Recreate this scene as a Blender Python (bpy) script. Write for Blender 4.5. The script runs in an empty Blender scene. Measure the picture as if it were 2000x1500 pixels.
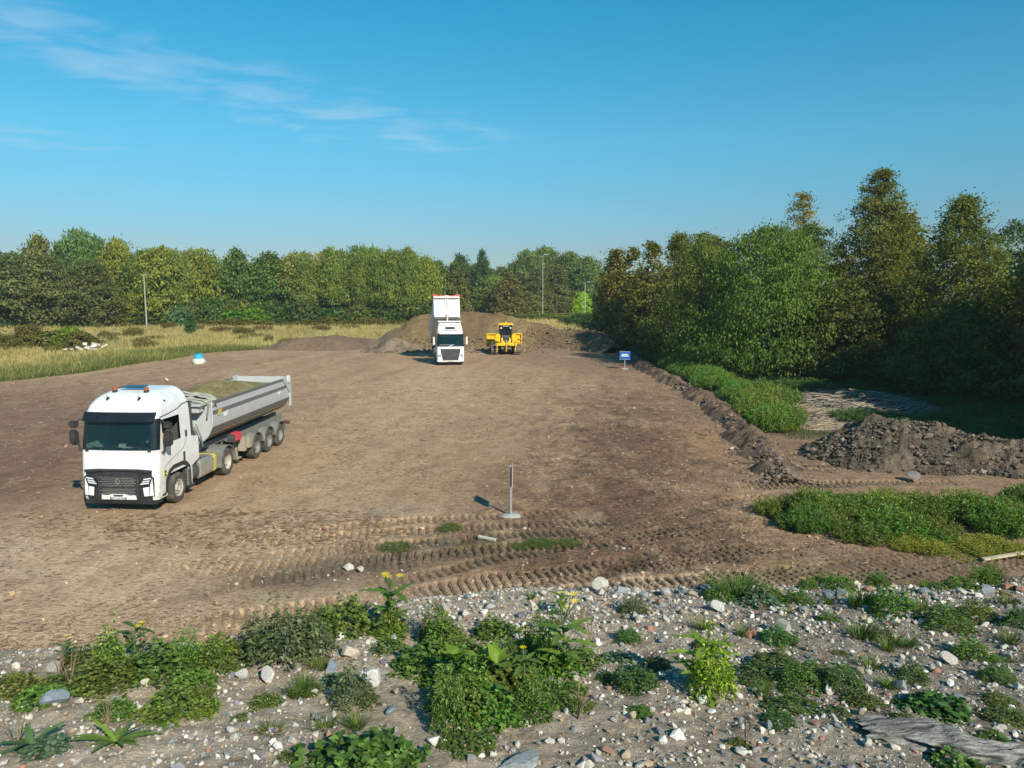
import bpy, bmesh, math, random
import numpy as np
from mathutils import Vector, Matrix
R = math.radians
random.seed(7)
rng = np.random.default_rng(7)
S = bpy.context.scene
COL = S.collection

# ------------------------------------------------------------------ camera, sky, sun, exposure
cam = bpy.data.cameras.new("camera")
cam_o = bpy.data.objects.new("camera", cam)
COL.objects.link(cam_o)
cam_o.location = (0, 0, 7)
cam_o.rotation_euler = (R(90 - 7.1), 0, 0)
cam.sensor_width = 36
cam.lens = 27
cam.clip_start = .05
cam.clip_end = 6000
S.camera = cam_o

HAZE = .00032
SUN_EL, SUN_AZ = R(33), R(149.6)
W = bpy.data.worlds.new("World")
S.world = W
W.use_nodes = True
nt = W.node_tree
bg = nt.nodes['Background']
bg.inputs[1].default_value = .094
sky = nt.nodes.new('ShaderNodeTexSky')
sky.sky_type = 'NISHITA'
sky.sun_disc = False
sky.sun_elevation = SUN_EL
sky.sun_rotation = SUN_AZ
sky.altitude = 50
sky.air_density = 1.0
sky.dust_density = .25
sky.ozone_density = 2.0


def wn(t, **k):
    n = nt.nodes.new(t)
    for a, b in k.items():
        setattr(n, a, b)
    return n


tint = wn('ShaderNodeMix', data_type='RGBA', blend_type='MULTIPLY')
tint.inputs[0].default_value = 1
nt.links.new(sky.outputs[0], tint.inputs[6])
# thin cloud streaks: noise on a flat cloud layer high above the ground
tc = wn('ShaderNodeTexCoord')
sep = wn('ShaderNodeSeparateXYZ')
nt.links.new(tc.outputs['Generated'], sep.inputs[0])


def wm(op, a, b=None, clamp=False):
    n = wn('ShaderNodeMath', operation=op)
    n.use_clamp = clamp
    for i, v in enumerate((a, b)):
        if v is None:
            continue
        if isinstance(v, (int, float)):
            n.inputs[i].default_value = v
        else:
            nt.links.new(v, n.inputs[i])
    return n.outputs[0]


tr_ = wn('ShaderNodeValToRGB')
for _i, (_p, _c) in enumerate(((.05, (.42, .57, .72)), (.18, (.36, .92, .98)), (.32, (.19, 1.02, 1.12)))):
    e_ = tr_.color_ramp.elements[_i] if _i < 2 else tr_.color_ramp.elements.new(_p)
    e_.position = _p
    e_.color = _c + (1,)
nt.links.new(sep.outputs[2], tr_.inputs[0])
nt.links.new(tr_.outputs[0], tint.inputs[7])
zc = wm('MAXIMUM', sep.outputs[2], .02)
cu = wm('DIVIDE', sep.outputs[0], zc)
cv = wm('DIVIDE', sep.outputs[1], zc)
comb = wn('ShaderNodeCombineXYZ')
nt.links.new(cu, comb.inputs[0])
nt.links.new(cv, comb.inputs[1])
mp = wn('ShaderNodeMapping')
mp.inputs['Rotation'].default_value = (0, 0, R(-14))
mp.inputs['Scale'].default_value = (1.0, 1.25, 1)
nt.links.new(comb.outputs[0], mp.inputs[0])
nz = wn('ShaderNodeTexNoise')
nz.inputs['Scale'].default_value = 2.0
nz.inputs['Detail'].default_value = 9
nz.inputs['Roughness'].default_value = .58
nz.inputs['Distortion'].default_value = .4
nt.links.new(mp.outputs[0], nz.inputs['Vector'])
nz2 = wn('ShaderNodeTexNoise')
nz2.inputs['Scale'].default_value = .45
nz2.inputs['Detail'].default_value = 2
nt.links.new(comb.outputs[0], nz2.inputs['Vector'])
# the cloud bank lies along a line across the layer
line = wm('SUBTRACT', wm('MULTIPLY', cu, .836), wm('MULTIPLY', cv, .549))
bank = wm('SUBTRACT', 1.0, wm('DIVIDE', wm('ABSOLUTE', wm('ADD', line, 3.43)), .95), True)
along = wm('ADD', wm('MULTIPLY', cu, .549), wm('MULTIPLY', cv, .836))
bank = wm('MULTIPLY', bank, wm('MULTIPLY', wm('SUBTRACT', 5.0, along), 1.2, True))
d1 = wm('ADD', cu, 3.3)
d2 = wm('SUBTRACT', cv, 5.3)
dd_ = wm('ADD', wm('MULTIPLY', d1, d1), wm('MULTIPLY', d2, d2))
bank = wm('MAXIMUM', bank, wm('SUBTRACT', .8, wm('MULTIPLY', dd_, 1.3), True))
dens = wm('ADD', wm('MULTIPLY', nz.outputs['Fac'], 1.0), wm('MULTIPLY', bank, .26))
dens = wm('ADD', dens, wm('MULTIPLY', nz2.outputs['Fac'], .15))
cl = wm('MULTIPLY', wm('SUBTRACT', dens, .685), 2.7, True)
cl = wm('MULTIPLY', cl, .60)
cl = wm('MULTIPLY', cl, wm('MULTIPLY', bank, 2.0, True))
cmix = wn('ShaderNodeMix', data_type='RGBA')
nt.links.new(cl, cmix.inputs[0])
nt.links.new(tint.outputs[2], cmix.inputs[6])
cmix.inputs[7].default_value = (4.0, 5.9, 7.6, 1)
nt.links.new(cmix.outputs[2], bg.inputs[0])

sun = bpy.data.lights.new("sun", 'SUN')
sun.energy = 4.9
sun.angle = R(.53)
sun.color = (1, .92, .78)
sun_o = bpy.data.objects.new("sun", sun)
COL.objects.link(sun_o)
sdir = Vector((math.sin(SUN_AZ) * math.cos(SUN_EL), math.cos(SUN_AZ) * math.cos(SUN_EL), math.sin(SUN_EL)))
sun_o.rotation_euler = sdir.to_track_quat('Z', 'Y').to_euler()
sun_o.location = (30, -50, 40)
S.view_settings.view_transform = 'Standard'
S.view_settings.look = 'None'
S.view_settings.exposure = .30
S.view_settings.gamma = 1
S.view_settings.use_curve_mapping = False


# ------------------------------------------------------------------ helpers
def tag(o, label=None, cat=None, group=None, kind=None):
    if label: o['label'] = label
    if cat: o['category'] = cat
    if group: o['group'] = group
    if kind: o['kind'] = kind
    return o


def link(name, me, parent=None, mat=None):
    o = bpy.data.objects.new(name, me)
    COL.objects.link(o)
    if parent is not None: o.parent = parent
    if mat is not None:
        me.materials.clear()
        me.materials.append(mat)
    return o


def empty(name, loc=(0, 0, 0), rz=0, **k):
    o = bpy.data.objects.new(name, None)
    COL.objects.link(o)
    o.location = loc
    o.rotation_euler = (0, 0, rz)
    o.empty_display_size = .2
    tag(o, **k)
    return o


def kids(o):
    return [c for c in ALLKIDS.get(o.name, [])]


def copy_tree(o, parent=None):
    c = o.copy()
    COL.objects.link(c)
    if parent is not None: c.parent = parent
    for ch in list(o.children):
        copy_tree(ch, c)
    return c


def mesh_np(name, V, F, smooth=True, tint=None, col=None):
    """V (n,3), F (m,k) arrays -> mesh; tint: per-face float, col: per-vertex rgb"""
    me = bpy.data.meshes.new(name)
    V = np.asarray(V, np.float32)
    F = np.asarray(F, np.int32)
    m, k = F.shape
    me.vertices.add(len(V))
    me.vertices.foreach_set('co', V.ravel())
    me.loops.add(m * k)
    me.loops.foreach_set('vertex_index', F.ravel())
    me.polygons.add(m)
    me.polygons.foreach_set('loop_start', np.arange(m, dtype=np.int32) * k)
    me.polygons.foreach_set('use_smooth', np.full(m, smooth, bool))
    if tint is not None:
        a = me.attributes.new('tint', 'FLOAT', 'FACE')
        a.data.foreach_set('value', np.asarray(tint, np.float32))
    if col is not None:
        a = me.attributes.new('Col', 'FLOAT_COLOR', 'POINT')
        c4 = np.ones((len(V), 4), np.float32)
        c4[:, :3] = col
        a.data.foreach_set('color', c4.ravel())
    me.update(calc_edges=True)
    return me


# ---- numpy gradient-free value noise
def _h(ix, iy, seed):
    n = (ix.astype(np.int64) * 374761393 + iy.astype(np.int64) * 668265263 + seed * 982451653) & 0xFFFFFFFF
    n = ((n ^ (n >> 13)) * 1274126177) & 0xFFFFFFFF
    n = n ^ (n >> 16)
    return (n & 0xFFFFFF) / float(0xFFFFFF)


def vn(x, y, seed=0):
    x = np.asarray(x, float)
    y = np.asarray(y, float)
    ix = np.floor(x)
    iy = np.floor(y)
    fx = x - ix
    fy = y - iy
    fx = fx * fx * (3 - 2 * fx)
    fy = fy * fy * (3 - 2 * fy)
    a = _h(ix, iy, seed)
    b = _h(ix + 1, iy, seed)
    c = _h(ix, iy + 1, seed)
    d = _h(ix + 1, iy + 1, seed)
    return (a + (b - a) * fx) * (1 - fy) + (c + (d - c) * fx) * fy


def fbm(x, y, s, o=4, seed=0, g=.5):
    """-1..1 noise with feature size s"""
    r = 0
    amp = 1
    tot = 0
    x = np.asarray(x, float) / s
    y = np.asarray(y, float) / s
    for i in range(o):
        c, q = math.cos(i * 1.3), math.sin(i * 1.3)
        r = r + amp * (vn(x * c - y * q + 17.3 * i, x * q + y * c - 9.1 * i, seed + i) * 2 - 1)
        tot += amp
        amp *= g
        x = x * 2.03
        y = y * 2.03
    return r / tot


def sst(a, b, x):
    t = np.clip((x - a) / (b - a), 0, 1)
    return t * t * (3 - 2 * t)


class MB:
    """collects boxes, tubes, prisms; build() links them as one mesh object"""

    def __init__(s):
        s.v = []
        s.f = []

    def add(s, vs, fs):
        b = len(s.v)
        s.v += [tuple(v) for v in vs]
        s.f += [tuple(i + b for i in f) for f in fs]
        return s

    def box(s, x0, x1, y0, y1, z0, z1, M=None):
        vs = [Vector((x, y, z)) for z in (z0, z1) for y in (y0, y1) for x in (x0, x1)]
        if M is not None: vs = [M @ v for v in vs]
        return s.add(vs, [(0, 2, 3, 1), (4, 5, 7, 6), (0, 1, 5, 4), (2, 6, 7, 3), (0, 4, 6, 2), (1, 3, 7, 5)])

    def tube(s, p0, p1, r0, r1=None, n=10, caps=True):
        r1 = r0 if r1 is None else r1
        return s.path([p0, p1], [r0, r1], n, caps)

    def path(s, pts, rs, n=8, caps=True, jit=0):
        pts = [Vector(p) for p in pts]
        if not isinstance(rs, (list, tuple)): rs = [rs] * len(pts)
        vs = []
        for i, p in enumerate(pts):
            d = (pts[min(i + 1, len(pts) - 1)] - pts[max(i - 1, 0)]).normalized()
            a = d.orthogonal().normalized() if i == 0 else (a - d * a.dot(d)).normalized()
            b = d.cross(a)
            for k in range(n):
                t = 2 * math.pi * k / n
                r = rs[i] * (1 + jit * (random.random() - .5))
                vs.append(p + (a * math.cos(t) + b * math.sin(t)) * r)
        fs = []
        for i in range(len(pts) - 1):
            for k in range(n):
                q = (k + 1) % n
                fs.append((i * n + k, i * n + q, (i + 1) * n + q, (i + 1) * n + k))
        if caps:
            fs.append(tuple(range(n - 1, -1, -1)))
            fs.append(tuple((len(pts) - 1) * n + k for k in range(n)))
        return s.add(vs, fs)

    def prism(s, pts, a, b, axis='x'):
        """polygon pts in the plane normal to axis, extruded from a to b"""
        n = len(pts)

        def P(q, t):
            return {'x': (t, q[0], q[1]), 'y': (q[0], t, q[1]), 'z': (q[0], q[1], t)}[axis]

        vs = [P(q, a) for q in pts] + [P(q, b) for q in pts]
        fs = [tuple(range(n)), tuple(range(2 * n - 1, n - 1, -1))]
        for i in range(n):
            j = (i + 1) % n
            fs.append((i, i + n, j + n, j))
        return s.add(vs, fs)

    def lathe(s, prof, n=32, axis='x', c=(0, 0, 0)):
        """prof: list of (along, radius)"""
        vs = []
        for (a, r) in prof:
            for k in range(n):
                t = 2 * math.pi * k / n
                u, w = r * math.cos(t), r * math.sin(t)
                v = {'x': (a, u, w), 'y': (u, a, w), 'z': (u, w, a)}[axis]
                vs.append((v[0] + c[0], v[1] + c[1], v[2] + c[2]))
        fs = []
        for i in range(len(prof) - 1):
            for k in range(n):
                q = (k + 1) % n
                fs.append((i * n + k, i * n + q, (i + 1) * n + q, (i + 1) * n + k))
        return s.add(vs, fs)

    def build(s, name, mat, parent=None, smooth=True, bevel=0, ang=35, M=None, **k):
        me = bpy.data.meshes.new(name)
        vs = s.v if M is None else [tuple(M @ Vector(v)) for v in s.v]
        me.from_pydata(vs, [], s.f)
        bm = bmesh.new()
        bm.from_mesh(me)
        bmesh.ops.recalc_face_normals(bm, faces=bm.faces)
        if bevel:
            es = [e for e in bm.edges if len(e.link_faces) == 2 and e.calc_face_angle(0) > R(40)]
            bmesh.ops.bevel(bm, geom=es, offset=bevel, segments=2, affect='EDGES', clamp_overlap=True)
        bm.to_mesh(me)
        bm.free()
        if smooth:
            me.shade_smooth()
            me.set_sharp_from_angle(angle=R(ang))
        o = link(name, me, parent, mat)
        tag(o, **k)
        return o


# ------------------------------------------------------------------ materials
def new_mat(name):
    m = bpy.data.materials.new(name)
    m.use_nodes = True
    t = m.node_tree
    return m, t, t.nodes['Principled BSDF']


def nnode(t, ty, **k):
    n = t.nodes.new(ty)
    for a, b in k.items(): setattr(n, a, b)
    return n


def mixc(t, fac, a, b, mode='MIX'):
    n = nnode(t, 'ShaderNodeMix', data_type='RGBA', blend_type=mode)
    for sock, v in ((0, fac), (6, a), (7, b)):
        if hasattr(v, 'default_value') or hasattr(v, 'links'):
            t.links.new(v, n.inputs[sock])
        else:
            n.inputs[sock].default_value = v if sock == 0 else (tuple(v) + (1,))[:4]
    return n.outputs[2]


def noise(t, scale, detail=4, rough=.55, vec=None, coord='Object'):
    n = nnode(t, 'ShaderNodeTexNoise')
    n.inputs['Scale'].default_value = scale
    n.inputs['Detail'].default_value = detail
    n.inputs['Roughness'].default_value = rough
    if vec is None:
        vec = nnode(t, 'ShaderNodeTexCoord').outputs[coord]
    t.links.new(vec, n.inputs['Vector'])
    return n.outputs['Fac']


def ramp(t, fac, a, b, lo=0., hi=1.):
    n = nnode(t, 'ShaderNodeMapRange')
    n.inputs[1].default_value = a
    n.inputs[2].default_value = b
    n.inputs[3].default_value = lo
    n.inputs[4].default_value = hi
    t.links.new(fac, n.inputs[0])
    return n.outputs[0]


def bump(t, b, h, strength=.5, dist=.02, nrm=None):
    n = nnode(t, 'ShaderNodeBump')
    n.inputs['Strength'].default_value = strength
    n.inputs['Distance'].default_value = dist
    t.links.new(h, n.inputs['Height'])
    if nrm is not None: t.links.new(nrm, n.inputs['Normal'])
    t.links.new(n.outputs[0], b.inputs['Normal'])
    return n.outputs[0]


def paint(name, c, rough=.4, metal=0., dust=.3, dustc=(.30, .25, .18), scale=2.5, coat=0., grime=None, b=0):
    """painted or bare surface with dusty blotches"""
    m, t, p = new_mat(name)
    f = ramp(t, noise(t, scale, 7, .65), .45, .72, 0, dust)
    col = mixc(t, f, c, dustc)
    f2 = ramp(t, noise(t, scale * 9, 4, .6), .35, .7, 0, .12)
    col = mixc(t, f2, col, tuple(x * .55 for x in c))
    if grime:
        tcn = nnode(t, 'ShaderNodeTexCoord')
        sp = nnode(t, 'ShaderNodeSeparateXYZ')
        t.links.new(tcn.outputs['Object'], sp.inputs[0])
        g = ramp(t, sp.outputs[2], grime, 0., .03, .9)
        gn = nnode(t, 'ShaderNodeMath', operation='MULTIPLY')
        t.links.new(g, gn.inputs[0])
        t.links.new(ramp(t, noise(t, 5, 7, .7), .38, .62, .12, 1), gn.inputs[1])
        col = mixc(t, gn.outputs[0], col, dustc)
    t.links.new(col, p.inputs['Base Color'])
    t.links.new(ramp(t, noise(t, scale * 2, 3), .3, .7, rough * .8, min(1, rough * 1.35)), p.inputs['Roughness'])
    p.inputs['Metallic'].default_value = metal
    p.inputs['Coat Weight'].default_value = coat
    if b: bump(t, p, noise(t, 30, 3), b, .01)
    return m


M_ = {}
M_['white'] = paint('cab_white_paint', (.80, .81, .80), .28, coat=.5, dust=.2, grime=1.5)
M_['white_clean'] = paint('white_gloss', (.80, .80, .79), .3, coat=.3, dust=.06)
M_['offwhite'] = paint('tipper_white_paint', (.74, .74, .72), .45, dust=.22)
M_['black'] = paint('black_trim', (.022, .025, .028), .5, dust=.10)
M_['blackgloss'] = paint('black_gloss_trim', (.012, .016, .02), .18, dust=.03)
M_['darkgrey'] = paint('dark_grey_plastic', (.055, .06, .062), .55, dust=.25)
M_['rubber'] = paint('tyre_rubber', (.06, .057, .052), .85, dust=.85, dustc=(.20, .17, .125), scale=4)
M_['chassis'] = paint('chassis_grey', (.17, .18, .17), .55, dust=.55)
M_['greymetal'] = paint('tipper_light_grey', (.47, .49, .50), .34, .0, dust=.22)
M_['midgrey'] = paint('tipper_mid_grey', (.13, .135, .14), .42, dust=.25)
M_['dusty'] = paint('dusty_mudguard', (.33, .30, .24), .8, dust=.7, dustc=(.38, .32, .22))
M_['rim'] = paint('dusty_wheel_rim', (.44, .42, .34), .6, .1, dust=.5, dustc=(.35, .30, .21))
M_['alu'] = paint('aluminium_tank', (.60, .60, .55), .35, .7, dust=.4)
M_['chrome'] = paint('lamp_chrome', (.75, .77, .8), .15, .9, dust=.05)
M_['lamp'] = paint('lamp_glass', (.72, .75, .78), .08, .0, dust=.03, coat=1)
M_['yellow'] = paint('dozer_yellow', (.72, .47, .01), .42, dust=.14, dustc=(.34, .25, .10))
M_['stripe'] = paint('yellow_band', (.55, .50, .06), .5, dust=.25)
M_['red'] = paint('red_paint', (.45, .03, .03), .5, dust=.2)
M_['redcase'] = paint('red_extinguisher_box', (.60, .05, .07), .45, dust=.18)
M_['amber'] = paint('amber_lens', (.36, .10, .03), .2, dust=.05)
M_['green'] = paint('plate_text_green', (.03, .06, .05), .5, dust=0)
M_['bluetext'] = paint('plate_blue', (.02, .10, .35), .5, dust=0)
M_['canvas'] = paint('tarpaulin', (.36, .37, .31), .8, dust=.5, dustc=(.30, .27, .17), b=.4)
M_['orange'] = paint('hi_vis_orange', (.85, .22, .02), .8, dust=0)
M_['skin'] = paint('skin', (.5, .3, .22), .6, dust=0)
M_['hair'] = paint('dark_hair', (.03, .02, .015), .7, dust=0)
M_['jeans'] = paint('dark_trousers', (.03, .04, .07), .85, dust=0)
M_['interior'] = paint('cab_interior', (.06, .062, .065), .8, dust=.1)
M_['seatred'] = paint('seat_fabric', (.12, .03, .03), .9, dust=0)
M_['steel'] = paint('track_steel', (.17, .145, .12), .6, .5, dust=.8, dustc=(.26, .20, .14), scale=6)
M_['wood'] = paint('weathered_plank', (.50, .43, .31), .8, dust=.4, b=.3)
M_['blue'] = paint('blue_sign_face', (.01, .11, .42), .4, dust=.06)
M_['cyan'] = paint('bright_blue_cover', (.02, .42, .68), .5, dust=.08)
M_['galv'] = paint('galvanised_post', (.42, .44, .43), .5, .5, dust=.2)
M_['concrete'] = paint('concrete_grey', (.40, .40, .36), .85, dust=.3, b=.4)
M_['pale_debris'] = paint('pale_debris', (.62, .60, .53), .8, dust=.3, b=.4)
M_['polewood'] = paint('concrete_pole', (.34, .32, .26), .8, dust=.2)
M_['wire'] = M_['darkgrey']


def glass(name, c, trans=.55, rough=.03):
    m, t, p = new_mat(name)
    p.inputs['Base Color'].default_value = tuple(c) + (1,)
    p.inputs['Roughness'].default_value = rough
    p.inputs['Specular IOR Level'].default_value = .8
    tr = nnode(t, 'ShaderNodeBsdfTransparent')
    tr.inputs[0].default_value = (.55, .72, .70, 1)
    mx = nnode(t, 'ShaderNodeMixShader')
    mx.inputs[0].default_value = trans
    t.links.new(p.outputs[0], mx.inputs[1])
    t.links.new(tr.outputs[0], mx.inputs[2])
    t.links.new(mx.outputs[0], t.nodes['Material Output'].inputs[0])
    return m


M_['glass'] = glass('windscreen_glass', (.012, .045, .05), .62)
M_['glassdark'] = glass('dark_glass', (.006, .012, .014), .12)


def foliage(name, c1, c2, trans=.25, rough=.55):
    """leaf material: object colour times per-leaf tint"""
    m, t, p = new_mat(name)
    oi = nnode(t, 'ShaderNodeObjectInfo')
    at = nnode(t, 'ShaderNodeAttribute', attribute_name='tint')
    c = mixc(t, at.outputs['Fac'], c1, c2)
    c = mixc(t, 1.0, c, oi.outputs['Color'], 'MULTIPLY')
    t.links.new(c, p.inputs['Base Color'])
    p.inputs['Roughness'].default_value = rough
    p.inputs['Specular IOR Level'].default_value = .25
    tr = nnode(t, 'ShaderNodeBsdfTranslucent')
    tc2 = mixc(t, 1.0, c, (1.25, 1.25, .6), 'MULTIPLY')
    t.links.new(tc2, tr.inputs[0])
    mx = nnode(t, 'ShaderNodeMixShader')
    mx.inputs[0].default_value = trans
    t.links.new(p.outputs[0], mx.inputs[1])
    t.links.new(tr.outputs[0], mx.inputs[2])
    t.links.new(mx.outputs[0], t.nodes['Material Output'].inputs[0])
    return m


M_['leaf_tree'] = foliage('tree_leaves', (.052, .078, .022), (.22, .245, .07), .4)
M_['leaf_weed'] = foliage('weed_leaves', (.045, .085, .02), (.24, .32, .085), .3, .45)
M_['leaf_dry'] = foliage('dry_grass', (.30, .25, .12), (.62, .52, .28), .3, .8)
M_['leaf_grass'] = foliage('green_grass', (.05, .09, .025), (.16, .20, .06), .25, .6)
M_['petal'] = paint('yellow_petals', (.80, .62, .01), .6, dust=0)
M_['bark'] = paint('grey_bark', (.12, .10, .08), .9, dust=.3, b=.5, scale=6)
M_['birch'] = paint('white_birch_bark', (.50, .49, .44), .8, dust=.2, dustc=(.1, .09, .08), scale=8)
M_['stem'] = paint('green_stem', (.09, .13, .04), .7, dust=.1)


def soil_mat(name, use_col=True, base=(.2, .15, .1), bscale=9., bstr=.6, speck=(.42, .38, .31), speck_amt=.55, bd=.03):
    m, t, p = new_mat(name)
    tcn = nnode(t, 'ShaderNodeTexCoord').outputs['Object']
    if use_col:
        at = nnode(t, 'ShaderNodeAttribute', attribute_name='Col')
        c = at.outputs['Color']
    else:
        rgb = nnode(t, 'ShaderNodeRGB')
        rgb.outputs[0].default_value = tuple(base) + (1,)
        c = rgb.outputs[0]
    n1 = noise(t, 1.1, 8, .62, tcn)
    c = mixc(t, ramp(t, n1, .40, .62, 0, .5), c, mixc(t, 1., c, (.62, .58, .54), 'MULTIPLY'))
    n2 = noise(t, 7.5, 6, .7, tcn)
    c = mixc(t, ramp(t, n2, .48, .62, 0, .7), c, mixc(t, 1., c, (.50, .47, .45), 'MULTIPLY'))
    n3 = noise(t, 26, 4, .7, tcn)
    c = mixc(t, ramp(t, n3, .5, .66, 0, .8), c, mixc(t, 1., c, (1.55, 1.5, 1.4), 'MULTIPLY'))
    v = nnode(t, 'ShaderNodeTexVoronoi')
    v.inputs['Scale'].default_value = 11
    v.inputs['Randomness'].default_value = 1
    t.links.new(tcn, v.inputs['Vector'])
    gate = noise(t, .8, 3, .6, tcn)
    mm = nnode(t, 'ShaderNodeMath', operation='MULTIPLY')
    t.links.new(ramp(t, v.outputs['Distance'], .22, .12), mm.inputs[0])
    t.links.new(ramp(t, gate, .48, .62, 0, speck_amt), mm.inputs[1])
    m2 = nnode(t, 'ShaderNodeMath', operation='MULTIPLY')
    sv = nnode(t, 'ShaderNodeSeparateColor')
    t.links.new(v.outputs['Color'], sv.inputs[0])
    t.links.new(mm.outputs[0], m2.inputs[0])
    t.links.new(ramp(t, sv.outputs[0], .55, .8), m2.inputs[1])
    c = mixc(t, m2.outputs[0], c, speck)
    t.links.new(c, p.inputs['Base Color'])
    p.inputs['Roughness'].default_value = .95
    p.inputs['Specular IOR Level'].default_value = .12
    hsum = nnode(t, 'ShaderNodeMath', operation='ADD')
    t.links.new(noise(t, bscale, 8, .72, tcn), hsum.inputs[0])
    hs2 = nnode(t, 'ShaderNodeMath', operation='MULTIPLY')
    t.links.new(m2.outputs[0], hs2.inputs[0])
    hs2.inputs[1].default_value = .25
    t.links.new(hs2.outputs[0], hsum.inputs[1])
    bump(t, p, hsum.outputs[0], bstr, bd)
    return m


M_['ground'] = soil_mat('site_soil', True, bscale=8, bstr=1., bd=.11)
M_['rubble'] = soil_mat('rubble_soil', True, bscale=24, bstr=1., speck=(.5, .47, .42), speck_amt=.9, bd=.03)


def stone_mat(name):
    m, t, p = new_mat(name)
    oi = nnode(t, 'ShaderNodeObjectInfo')
    tcn = nnode(t, 'ShaderNodeTexCoord').outputs['Object']
    n1 = noise(t, 14, 8, .7, tcn)
    c = mixc(t, ramp(t, n1, .4, .65, 0, .8), oi.outputs['Color'], mixc(t, 1., oi.outputs['Color'], (.5, .48, .45), 'MULTIPLY'))
    n2 = noise(t, 45, 4, .7, tcn)
    c = mixc(t, ramp(t, n2, .52, .68, 0, .5), c, (.55, .52, .46))
    t.links.new(c, p.inputs['Base Color'])
    p.inputs['Roughness'].default_value = .85
    bump(t, p, n1, .7, .012)
    return m


M_['stone'] = stone_mat('rubble_stone')


def vcol_mat(name, rough=.9):
    m, t, p = new_mat(name)
    at = nnode(t, 'ShaderNodeAttribute', attribute_name='Col')
    n1 = noise(t, 60, 5, .7)
    c = mixc(t, ramp(t, n1, .4, .65, 0, .6), at.outputs['Color'], mixc(t, 1., at.outputs['Color'], (.6, .58, .55), 'MULTIPLY'))
    t.links.new(c, p.inputs['Base Color'])
    p.inputs['Roughness'].default_value = rough
    return m


M_['grit'] = vcol_mat('loose_gravel')

# ------------------------------------------------------------------ terrain
BX = [(-60, 40), (-52, 46), (-44, 52), (-38.8, 57.8), (-34.8, 69.4), (-33.4, 83), (-28.5, 89), (-24, 99), (-17, 104)]


def field_edge(Y):
    return np.interp(Y, [0, 30, 46, 52, 57.8, 69.4, 83, 89, 99, 104], [-90, -68, -52, -45, -38.8, -34.8, -33.0, -28.5, -24, -17])


BERM = [(10.5, 93), (11.6, 84), (11.9, 76), (11.8, 67), (11.9, 57.8), (12.2, 50), (12.0, 44), (11.5, 38), (10.8, 33), (10.3, 29.5), (9.9, 27)]


def berm_x(Y):
    p = BERM[::-1]
    return np.interp(Y, [q[1] for q in p], [q[0] for q in p])


TRACKS = []
for (ox, oy, ang, gap, w) in ((0, 15.6, 17, 2.1, .85), (1, 17.2, 22, 2.0, .85), (-2, 18.4, 20, 2.1, .8), (3, 19.8, 26, 2.1, .6), (-3, 20.6, 12, 2.0, .6),
                              (9, 16.4, 26, 2.0, .85), (12, 18.5, 22, 2.0, .85), (10, 28.2, -3, 2.0, .65), (12, 26.0, 4, 1.9, .65), (13, 30.8, -6, 2.1, .65),
                              (6, 22.5, 35, 2.0, .6), (-5, 21, 16, 2., .6)):
    TRACKS.append((ox, oy, R(ang), gap, w))
TRK_BOX = [(-7, 11, 14, 19.6), (-6, 12, 14, 20.5), (-7, 6, 15, 22.4), (-3, 7, 17, 24), (-8, 3, 18, 23), (4, 17, 13.5, 22), (4, 18, 15, 22.5), (8.6, 15, 24, 33), (8.6, 16, 23, 32), (9, 15.5, 25, 34), (2, 9, 17, 27), (-9, 2, 17, 24)]


def tread(x, y):
    """grouser prints of tracked machines: (height, mask)"""
    h = np.zeros_like(x)
    mk = np.zeros_like(x)
    wx = x + .22 * fbm(x, y, 2.2, 2, 91)
    wy = y + .22 * fbm(x, y, 2.2, 2, 92)
    for (ox, oy, a, gap, w), (x0, x1, y0, y1) in zip(TRACKS, TRK_BOX):
        c, s = math.cos(a), math.sin(a)
        dx, dy = wx - ox, wy - oy
        al = dx * c + dy * s
        ac = -dx * s + dy * c + .015 * al * al * (1 if a > 0 else -1) * .5
        box = sst(x0 - .8, x0 + .8, x) * (1 - sst(x1 - .8, x1 + .8, x)) * sst(y0 - .3, y0 + .3, y) * (1 - sst(y1 - .5, y1 + .5, y))
        for sg in (-.5, .5):
            d = np.abs(ac - sg * gap)
            m = (1 - sst(w * .5 - .04, w * .5 + .05, d)) * box * sst(-.6, -.1, fbm(x, y, 1.6, 3, int(60 + ox)))
            saw = (al / .225) % 1.0
            g = np.where(saw < .34, -1 + 0 * saw, .35 * (1 - saw))
            h = h * (1 - m) + m * (g * .10 - .02)
            mk = np.maximum(mk, m)
    return h, mk


def rough_mask(x, y):
    # smooth graded lane on the left and centre, churned soil on the right and in front
    lane = np.exp(-((x + 5.5 + (y - 26) * .02) / 6.5) ** 2) * sst(16, 22, y + .5 * x)
    lane = np.maximum(lane, np.exp(-((x + 9) / 7) ** 2))
    wedge = np.exp(-(((x - 4.2) - (y - 27) * .10) / 4.2) ** 2) * (1 - sst(42, 60, y))
    dark = np.exp(-(((x + 3.2) - (y - 20.5) * 1.3) / 3.2) ** 2 - ((y - 21.0) / 2.6) ** 2)
    r = np.clip(.25 + .9 * wedge + .6 * dark - .45 * lane * (1 - wedge), .06, 1)
    return r


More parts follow.
